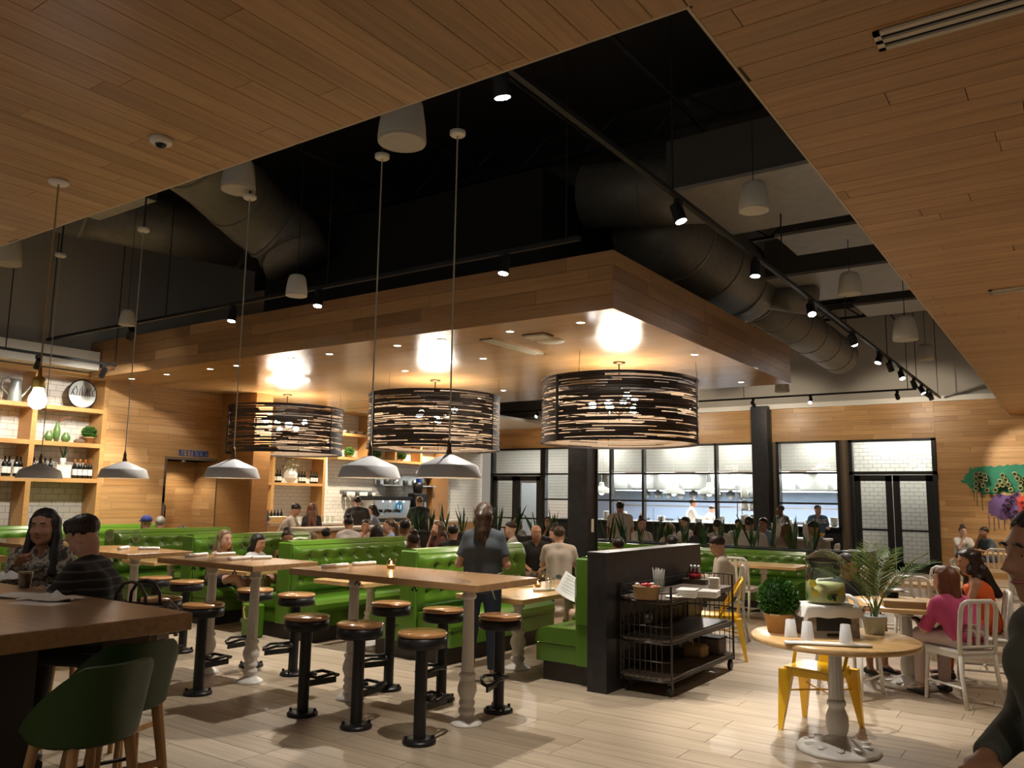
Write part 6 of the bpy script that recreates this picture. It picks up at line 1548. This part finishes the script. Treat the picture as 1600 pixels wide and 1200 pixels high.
        B.cone(Hp, K, .082 * s, .054 * s, .04); B.cone(K, K + (F_ - K) * .4, .054 * s, .054 * s, .03); B.cone(K + (F_ - K) * .4, F_, .054 * s, .034 * s, .02)
        B.cone(F_ + (0, -.03, -.03), F_ + (sg * .015, .13, -.045), .032, .026, .02)
    B.obj('body', skin_mat(skin), t)
    # shirt
    tk = .012; T = Vol(lo, hi, h)
    for sg in (-1, 1):
        T.cone(pel + (sg * .072 * s, 0, .0), chest + (sg * .077 * s * wide, 0, -.02), (.112 if not fem else .112) * s + tk, (.103 + thin) * s + tk, .05)
        T.cone(chest + (sg * .077 * s * wide, 0, -.02), nb + (sg * sh * .62, 0, -.078 * s), (.103 + thin) * s + tk, .064 * s + tk, .05)
        if sleeve != 'none': T.cone(nb + (sg * .03 * s, -.015 * s, -.012 * s), nb + (sg * sh * .95, -.005, -.06 * s), .046 * s + tk, .048 * s + tk, .04)
        if fem: T.ell(chest + (sg * .07 * s, .09 * s, 0), np.array((.068, .055, .066)) * s + tk * .6, None, .03)
    nck = nb[2] + .03 * s if sleeve != 'none' else nb[2] - .045 * s
    for q in 'lr':
        S, E, Hn = A[q]
        if sleeve == 'long':
            T.cone(S, E, (.05 if fem else .058) * s + tk, (.042 if fem else .047) * s + tk, .03); T.cone(E, Hn, (.042 if fem else .047) * s + tk, (.03 if fem else .034) * s + tk * .8, .02, True)
        elif sleeve in ('short', 'half'): T.cone(S, S + (E - S) * (.72 if sleeve == 'short' else 1.0), (.051 if fem else .06) * s + tk, (.05 if fem else .056) * s + tk, .03, True)
        else: T.cone(nb + (S - nb) * .55, nb + (S - nb) * .8, .045 * s + tk, .035 * s + tk, .03, True)
    hem = pz - (.03 if pose == 'sit' else .10) * s; sl_ = .35 / max(s, .5)
    T.cut(lambda X, Y, Z: np.maximum(hem - Z + 0 * X + 0 * Y, (Z - nck) + sl_ * (Y - nb[1]) * (1 if sleeve != 'none' else 1.2) - .35 * np.abs(X) * 0))
    shirt = T.obj('shirt', cl_mat(top, pat), t)
    if legs != 'none':
        Pn = Vol(lo, hi, h); Pn.cone(pel + (-.06 * s, 0, .03), pel + (.06 * s, 0, .03), .112 * s + .006, .112 * s + .006, .04)
        for q in 'lr':
            Hp, K, F_ = L[q]; lng = legs in ('long', 'skirt')
            Pn.cone(Hp, K if legs == 'long' else Hp + (K - Hp) * (.95 if legs == 'skirt' else .5), .09 * s + .008, (.064 if legs == 'long' else .082) * s + .008, .04, legs != 'long')
            if legs == 'long': Pn.cone(K, K + (F_ - K) * .93, .064 * s + .008, .05 * s + .006, .03, True)
        if legs == 'skirt': Pn.cone((L['l'][0] + L['r'][0]) / 2, (L['l'][1] + L['r'][1]) / 2 * .9 + (L['l'][0] + L['r'][0]) / 2 * .1, .1 * s, .1 * s, .06, True)
        Pn.obj('trousers' if legs == 'long' else ('skirt' if legs == 'skirt' else 'shorts'), cl_mat(leg), t)
    for q, sg in (('l', -1), ('r', 1)):
        F_ = L[q][2]; S2 = Vol(F_ - .18, F_ + .26, max(h, .012)); S2.cone(F_ + (0, -.03, -.032), F_ + (sg * .015, .13, -.045), .042, .034, .02); S2.cut(lambda X, Y, Z: np.maximum((F_[2] - .062) - Z + 0 * X + 0 * Y, Z - F_[2] + .005 - .25 * (F_[1] - Y)))
        S2.obj('shoe', M_sole if shoes == 'white' else M_shoed, t)
    # hair
    if hair != 'bald':
        Rv = Vol(H(0, 0, 0) - .52 * hs, H(0, 0, 0) + .34 * hs, .0085 if h <= .0135 else min(h, .015))
        Hi = Rh.T
        if hair != 'cap': Rv.ell(H(0, -.018, .045), np.array((.081, .099, .083)) * hs, Rh, .01)
        if hair in ('bob', 'long', 'curly'):
            for sg in (-1, 1):
                end = -.13 if hair == 'bob' else -.30
                Rv.cone(H(sg * .06, -.03, .03), H(sg * .075, -.02, -.06), .04 * hs, .034 * hs, .03); Rv.cone(H(sg * .075, -.02, -.06), H(sg * (.072 if hair == 'bob' else .10), -.02 if hair == 'bob' else .055, end), .034 * hs, .03 * hs, .03)
            Rv.cone(H(0, -.05, .0), H(0, -.07, -.12), .075 * hs, .066 * hs, .03)
            if hair != 'bob': Rv.cone(H(-.03, -.09, -.1), H(-.05, -.175, -.33), .062 * hs, .04 * hs, .03); Rv.cone(H(.03, -.09, -.1), H(.05, -.175, -.34), .062 * hs, .04 * hs, .03)
            if hair == 'curly':
                rr = random.Random(4)
                for k in range(46):
                    a = rr.uniform(-2.5, 2.5) - PI / 2; z = rr.uniform(-.36, .09); r_ = .085 if z > -.06 else .11
                    Rv.ell(H(r_ * math.cos(a), r_ * math.sin(a) * 1.0 - .02, z), np.array((.028, .028, .035)) * hs, None, .012)
        if hair in ('pony', 'halfpony'):
            Rv.cone(H(0, -.095, .045), H(0, -.135, .0), .034 * hs, .032 * hs, .02); Rv.cone(H(0, -.135, .0), H(.02, -.15, -.14), .032 * hs, .03 * hs, .02); Rv.cone(H(.02, -.15, -.14), H(.05, -.125, -.30), .03 * hs, .012 * hs, .02)
        if hair == 'halfpony': Rv.cone(H(0, -.06, .0), H(-.02, -.085, -.16), .07 * hs, .045 * hs, .03); Rv.cone(H(-.02, -.085, -.16), H(-.02, -.115, -.36), .045 * hs, .02 * hs, .03); Rv.cone(H(.04, -.07, 0), H(.05, -.1, -.34), .05 * hs, .016 * hs, .03)
        if hair == 'bun': Rv.ell(H(0, -.05, .135), np.array((.05, .05, .042)) * hs, Rh, .015)
        if hair == 'quiff': Rv.cone(H(-.032, .03, .098), H(.032, .03, .098), .03 * hs, .03 * hs, .02); Rv.cone(H(0, .03, .1), H(0, .07, .088), .026 * hs, .014 * hs, .02)
        if hair == 'cap':
            Rv.ell(H(0, -.014, .052), np.array((.084, .102, .078)) * hs, Rh, .01)
        x0, zf = .01, {'quiff': .066, 'bun': .078, 'pony': .075, 'short': .064, 'long': .08, 'curly': .075, 'bob': .066}.get(hair, .06)
        low = {'short': -.085, 'quiff': -.08, 'cap': .035, 'bun': -.085, 'pony': -.085}.get(hair)
        o_ = hl
        def hcut(X, Y, Z):
            x = Hi[0, 0] * (X - o_[0]) + Hi[0, 1] * (Y - o_[1]) + Hi[0, 2] * (Z - o_[2]); y = Hi[1, 0] * (X - o_[0]) + Hi[1, 1] * (Y - o_[1]) + Hi[1, 2] * (Z - o_[2]); z = Hi[2, 0] * (X - o_[0]) + Hi[2, 1] * (Y - o_[1]) + Hi[2, 2] * (Z - o_[2])
            face = -np.maximum(np.maximum(.02 * hs - y - .0 * z, z - (zf * hs - .35 * np.abs(x))), (np.abs(x) - (.064 if hair in ('bob', 'long', 'curly') else .2) * hs))
            if low is not None and hair not in ('pony', 'bun'): face = np.maximum(face, low * hs - z + (.95 if hair != 'cap' else .3) * np.maximum(y + .04 * hs, 0))
            elif low is not None: face = np.maximum(face, np.where((y > -.1 * hs) & (z < .1 * hs), low * hs - z + .95 * np.maximum(y + .04 * hs, 0), -1))
            return face
        sl_, X_, Y_, Z_ = Rv.grid()
        dx = X_ - o_[0]; dy = Y_ - o_[1]; dz_ = Z_ - o_[2]; an = np.arctan2(dx, -dy + 1e-4)
        Rv.D = Rv.D + (.0016 * np.sin(an * 34 + dz_ * 20) + .0014 * np.sin(an * 21 - dz_ * 25 + 1.3) + .0016 * np.sin(dz_ * 32 + an * 7)).astype(np.float32)
        Rv.cut(hcut)
        if hair == 'cap':
            Rv.obj('cap', cl_mat(HAIRC.get(hc, (.02, .03, .15)) if isinstance(hc, str) else hc), t)
            bv = Vol(H(0, .1, .03) - .2, H(0, .1, .03) + .2, .012); bv.ell(H(0, .11, .04), np.array((.07, .075, .012)) * hs, Rh, .01); bv.obj('cap_brim', cl_mat(HAIRC.get(hc, (.02, .03, .15)) if isinstance(hc, str) else hc), t)
        else: Rv.obj('hair', hair_mat(hc), t)
    # face
    Rm = Matrix(Rh.tolist()).to_4x4()
    def put(name, me, p, par=t):
        o = link(name, me, par); o.matrix_local = Matrix.Translation(Vector(H(*p))) @ Rm @ Matrix.Scale(hs, 4); return o
    for sg in (-1, 1):
        e = put('eye', EYE, (sg * .031, .0665, .004)); i_ = link('iris', IRIS, e)
        if fine: put('eyelid', lid_mesh(skin), (sg * .031, .0665, .0045))
        if hc not in BROWM: BROWM[hc] = BROW.mesh('eyebrow', hair_mat(hc) if isinstance(hc, str) and hair not in ('cap', 'bald') else hair_mat('dark'))
        put('eyebrow', BROWM[hc], (sg * .032, .087, .027))
    put('mouth', LIPS, (0, .0845, -.063))
    return t, dict(H=H, A=A, L=L, nb=nb, chest=chest, pel=pel, s=s, Rm=Rm, shirt=shirt)
D = math.radians
def pp_(x, y, z): return atd(x, y, z)
# ================================================================ the people
W_, GY, BK, NV = (.62, .60, .56), (.075, .085, .095), (.012, .012, .013), (.03, .04, .07)
# waitress at the booth
wt, wi = person('waitress with long brown hair, grey T-shirt and jeans standing with her back turned', pp_(757, 806, 7.72), D(32), 'stand', skin='f', hair='halfpony', hc='brown', top=(.055, .065, .075), leg=(.03, .05, .10), arms={'l': 'bent', 'r': 'bent'}, hy=D(-12), fem=True, h=.013, shoes='white', lean=.03)
s_ = wi['s']; pz_ = wi['pel'][2]
ap = Vol((-.25, -.25, pz_ - .1), (.25, .25, pz_ + .2), .013)
for sg in (-1, 1): ap.cone((sg * .072 * s_, .01, pz_ - .08), (sg * .074 * s_, .02, pz_ + .2), .135 * s_, .13 * s_, .05)
ap.cut(lambda X, Y, Z: np.maximum(pz_ + .055 - Z + 0 * X + 0 * Y, Z - pz_ - .11)); ap.obj('apron_band', cl_mat((.30, .30, .27), 'stripe'), wt)
obj('apron_tie', MB().tube([(.02, -.15, pz_ + .08), (.08, -.17, pz_ + .02), (.13, -.16, pz_ - .12)], [.02, .022, .015], 6, flat=.25), cl_mat((.45, .45, .42)), wt)
# couple at the communal table
person('woman with long dark hair and a patterned grey blouse at the communal table', pp_(68, 823, 5.95), D(-133), 'sit', .64, 't', 'long', 'black', (.14, .125, .10), 'print', 'long', (.02, .02, .025), arms={'r': ((.25, .12, .19), (.10, .27, .40)), 'l': 'table'}, hy=D(-6), hp=D(2), fem=True, h=.0125, lean=.1)
person('man with a dark quiff in a black striped T-shirt looking down beside the woman', pp_(130, 838, 5.05), D(128), 'sit', .64, 'p', 'quiff', 'dark', (.012, .012, .013), 'stripe', 'half', (.02, .02, .025), arms={'l': ((-.3, .24, .2), (-.16, .46, .24)), 'r': ((.28, .2, .2), (.1, .45, .24))}, hy=D(-4), hp=D(32), h=.0125, lean=.14)
# foreground woman at the right edge
fw, fi = person('woman in a dark olive shirt standing close at the right picture edge', pp_(1637, 868, 2.05), D(122), 'stand', .45, 't', 'pony', 'dark', (.085, .095, .08), None, 'long', (.02, .02, .03), arms={'l': ((-.24, .17, .19), (-.12, .26, .06)), 'r': ((.28, .04, .2), (.08, .26, .14))}, fem=True, h=.0125, hp=D(2))
# pink and orange women
person('woman with an auburn bob in a pink top, back turned, at the round table', (-1.05, 8.22, 1.0), D(55), 'sit', .46, 'p', 'bob', 'auburn', (.50, .065, .17), None, 'half', (.55, .42, .40), 'long', arms='table', fem=True, h=.016, lean=.2, hy=D(10), wide=1.2)
person('woman with long dark curly hair in an orange sleeveless dress at the round table', pp_(1513, 878, 7.95), D(100), 'sit', .46, 't', 'curly', 'dark', (.62, .10, .015), None, 'none', (.62, .10, .015), 'long', arms='table', fem=True, h=.018, lean=.14, hy=D(20), hp=D(10))
person('person in a dark blue shirt partly hidden behind the palm', pp_(1325, 884, 8.4), D(-112), 'sit', .46, 't', 'short', 'dark', (.02, .03, .06), None, 'half', (.03, .04, .08), 'short', arms='table', hp=D(15), h=.02)
# man in the white shirt
person('man in a white button shirt seated alone, looking down at his hands', pp_(1121, 853, 10.1), D(118), 'sit', .46, 'p', 'short', 'dark', (.58, .55, .50), None, 'long', (.12, .10, .08), arms={'l': ((-.2, .16, .16), (-.02, .34, .22)), 'r': ((.22, .14, .16), (.04, .32, .22))}, hp=D(24), h=.017, lean=.1)
# booth women
person('woman with long light brown hair sitting cross-legged in the booth', pp_(352, 843, 10.6), D(-80), 'sit', .47, 'p', 'long', 'light', (.10, .07, .06), 'print', 'none', (.02, .02, .025), 'short', arms='table', hy=D(-10), fem=True, h=.02, extra='crossed', shoes='white')
person('woman with black hair and a white blouse facing right in the booth', pp_(404, 848, 11.1), D(-75), 'sit', .47, 'f', 'bob', 'black', (.55, .55, .56), None, 'half', (.02, .02, .025), 'short', arms='table', hp=D(14), fem=True, h=.02)
person('smiling woman with a hair bun and black sleeveless top in the booth', pp_(449, 843, 11.6), D(-120), 'sit', .47, 't', 'bun', 'dark', BK, None, 'none', (.02, .02, .025), 'long', arms='table', hp=D(6), fem=True, h=.02)
person('child in a black dress on the bench by the half wall, knees showing', (-4.02, 7.35, 1.02), D(95), 'sit', .47, 'p', 'long', 'brown', BK, None, 'short', BK, 'short', arms='table', fem=True, h=.02, s=.8)
# heads behind the far booths
person('person in a blue and red cap behind the far green bench', pp_(228, 818, 12.55), D(80), 'sit', .46, 't', 'cap', (.02, .03, .17), (.05, .05, .06), h=.024)
person('grey-haired person behind the far green bench, back turned', pp_(250, 818, 14.0), D(60), 'sit', .46, 'f', 'short', 'grey', (.03, .03, .035), h=.024)
person('dark-haired person barely showing above the far green bench', pp_(285, 834, 13.0), D(35), 'sit', .42, 'f', 'short', 'black', (.03, .03, .035), h=.026)
G1 = 'diners in front of the bar'; G2 = 'diners behind the planter'; G3 = 'staff at the bar'; G4 = 'kitchen staff'
def ppl(rows, **kw):
    for (lab, x, y, z, rz, sk, ha, hc, top, opt) in rows:
        o = dict(kw); o.update(opt); person(lab, pp_(x, y, z), D(rz), o.pop('pose', 'sit'), o.pop('seat', .46), sk, ha, hc, top, **o)
ppl([('woman with hair up in a white T-shirt, back turned, before the bar', 545, 818, 14.4, 40, 't', 'bun', 'black', (.58, .58, .60), dict(fem=True)),
     ('woman in pale pink facing the room before the bar', 571, 822, 15.1, -130, 't', 'short', 'dark', (.5, .36, .34), dict(fem=True, arms='chin')),
     ('diner with big black hair, back turned, before the espresso machine', 589, 832, 13.2, 40, 'f', 'bob', 'black', BK, dict(fem=True)),
     ('woman in a light blue collared shirt looking left before the espresso machine', 607, 822, 14.0, 140, 'p', 'pony', 'brown', (.22, .32, .52), dict(fem=True)),
     ('man in a camouflage shirt seated behind the double bench', 632, 824, 12.6, 60, 'b', 'short', 'black', (.16, .13, .09), dict(pat='camo')),
     ('diner in dark brown leaning in beside the camouflage shirt', 645, 846, 11.8, 70, 'b', 'bun', 'dark', (.02, .013, .01), dict(fem=True, sleeve='long')),
     ('woman with long dark hair looking left behind the booths', 684, 826, 13.6, 150, 'p', 'long', 'brown', (.10, .02, .02), dict(fem=True, arms='chin')),
     ('black-haired man in black, back turned, behind the booths', 708, 832, 12.4, 35, 'f', 'short', 'black', BK, dict()),
     ('dark head just above the bench beside the staff in black', 510, 836, 13.8, 35, 'f', 'short', 'black', (.03, .03, .035), dict()),
     ('light brown head low behind the double bench', 487, 842, 13.0, 35, 'f', 'bob', 'light', (.2, .15, .1), dict(fem=True)),
     ('man in a dark cap looking left behind the green bench', 797, 828, 13.0, 120, 'p', 'cap', 'dark', (.35, .33, .28), dict()),
     ('blond person behind the capped man, back turned', 808, 818, 17.0, 30, 'p', 'bob', 'blond', (.4, .4, .4), dict(fem=True)),
     ('bald man in a black T-shirt looking toward the camera', 838, 833, 12.2, -150, 't', 'bald', 'dark', BK, dict(arms='lap', hy=D(20), leg=(.18, .14, .10))),
     ('man in a white T-shirt, back turned, next to the bald man', 874, 836, 11.6, 30, 'p', 'short', 'brown', (.50, .47, .43), dict(leg=(.10, .14, .22), wide=1.1)),
     ('woman with long dark hair resting her hand on her face by the column', 856, 816, 17.2, -140, 'p', 'long', 'dark', (.03, .05, .03), dict(fem=True, arms='chin')),
     ('woman in a blue sleeveless top looking down by the column', 867, 834, 13.4, 150, 'p', 'bun', 'dark', (.08, .12, .25), dict(fem=True, sleeve='none', hp=D(20)))], h=.023, group=G1)
ppl([('dark head showing above the left part of the half wall', 966, 853, 11.4, 35, 'f', 'short', 'black', (.03, .03, .035), dict()),
     ('dark head showing above the right part of the half wall', 1050, 849, 12.0, 35, 'f', 'short', 'black', (.03, .03, .035), dict()),
     ('woman in white with her hand to her chin behind the planter', 1003, 820, 15.6, -140, 'p', 'bun', 'brown', W_, dict(fem=True, arms='chin')),
     ('woman with long blond hair, back turned, behind the planter', 1046, 828, 15.0, 40, 'p', 'long', 'blond', (.35, .28, .22), dict(fem=True)),
     ('short-haired person in white turned to the left behind the planter', 1070, 818, 16.0, 160, 'p', 'short', 'dark', W_, dict(fem=True)),
     ('dark-haired person, back turned, behind the planter left of the kitchen staff', 1092, 826, 15.0, 40, 't', 'bob', 'dark', (.05, .05, .05), dict(fem=True)),
     ('man in white, back turned, behind the planter at centre', 1121, 822, 15.4, 30, 'f', 'short', 'dark', W_, dict()),
     ('smiling man in white facing the room behind the planter', 1155, 820, 17.3, -150, 'p', 'short', 'dark', W_, dict(hy=D(10))),
     ('man in a white shirt, back turned, left of the steel column', 1171, 819, 14.8, 20, 't', 'short', 'dark', (.58, .56, .52), dict(wide=1.1, sleeve='long')),
     ('man in a light blue shirt facing left by the steel column', 1192, 819, 16.6, 160, 't', 'short', 'dark', (.2, .3, .48), dict(arms='chin')),
     ('woman with wavy brown hair, back turned, right of the steel column', 1228, 828, 15.0, 40, 't', 'long', 'auburn', (.3, .2, .16), dict(fem=True)),
     ('man in a grey shirt leaning left at the planter\'s right end', 1271, 826, 14.6, 120, 't', 'short', 'dark', (.25, .23, .20), dict(hp=D(25), lean=.15)),
     ('woman in a white printed T-shirt at the oak wall table', 1505, 831, 18.6, -155, 'p', 'bun', 'dark', W_, dict(fem=True, arms='chin', wide=1.15)),
     ('man in a blue-grey T-shirt leaning on his hand at the oak wall table', 1537, 832, 17.7, 130, 't', 'short', 'dark', (.06, .09, .11), dict(arms='chin', lean=.15))], h=.024, group=G2)
ppl([('bar staff with a grey-blue T-shirt and apron, back turned, at the left end', 404, 786, 17.3, 60, 'p', 'pony', 'light', (.06, .09, .12), dict(arms='bent', leg=BK, fem=True)),
     ('man in a pale T-shirt bending over the bar counter', 462, 797, 16.2, -50, 't', 'short', 'black', (.42, .38, .34), dict(arms='fwd', lean=.3, hp=D(30))),
     ('bar staff with long red-brown hair and a black T-shirt, back turned', 488, 795, 17.0, 50, 'p', 'long', 'auburn', BK, dict(arms='down', leg=(.1, .07, .05), fem=True)),
     ('bar staff man in a dark grey T-shirt, back turned, at the mug rack', 558, 784, 18.4, 60, 'p', 'short', 'dark', (.05, .05, .05), dict(arms='bent', leg=BK, wide=1.15)),
     ('person in pale blue working beside the mug rack', 582, 797, 18.9, 130, 'p', 'bob', 'dark', (.3, .36, .5), dict(arms='fwd', fem=True, hp=D(20))),
     ('blurred bar staff in dark grey behind the coffee grinder', 655, 784, 19.1, 60, 'p', 'short', 'light', (.035, .04, .04), dict(arms='fwd', leg=BK, wide=1.1))], h=.025, pose='stand', group=G3)
ppl([('man in a white T-shirt standing with his back turned by the planter', 969, 793, 16.6, 30, 't', 'short', 'black', (.52, .48, .42), dict(arms='down', leg=(.1, .1, .1), wide=1.12)),
     ('chef in white facing right inside the kitchen', 1083, 786, 25.3, -60, 't', 'short', 'brown', (.8, .8, .78), dict(arms='fwd', sleeve='long')),
     ('chef in white bending down inside the kitchen', 1112, 796, 25.6, -40, 't', 'short', 'black', (.8, .8, .78), dict(arms='fwd', sleeve='long', lean=.25, hp=D(30))),
     ('kitchen worker in a patterned shirt behind the steel column', 1219, 797, 20.6, 150, 'b', 'short', 'black', (.2, .2, .19), dict(pat='camo', arms='bent'))], h=.026, pose='stand', group=G4)
tr, ti = person('young man in a blue T-shirt lettered TRUE standing by the small counter', pp_(1278, 797, 20.2), D(-152), 'stand', .46, 'p', 'short', 'black', (.10, .20, .32), arms='bent', h=.02, group=G4)
text_obj('shirt_lettering', 'TRUE', .15, .004, M_white, tuple(Vector(ti['chest']) + Vector((0, .138 * ti['s'], -.0))), (PI / 2, 0, PI), tr)
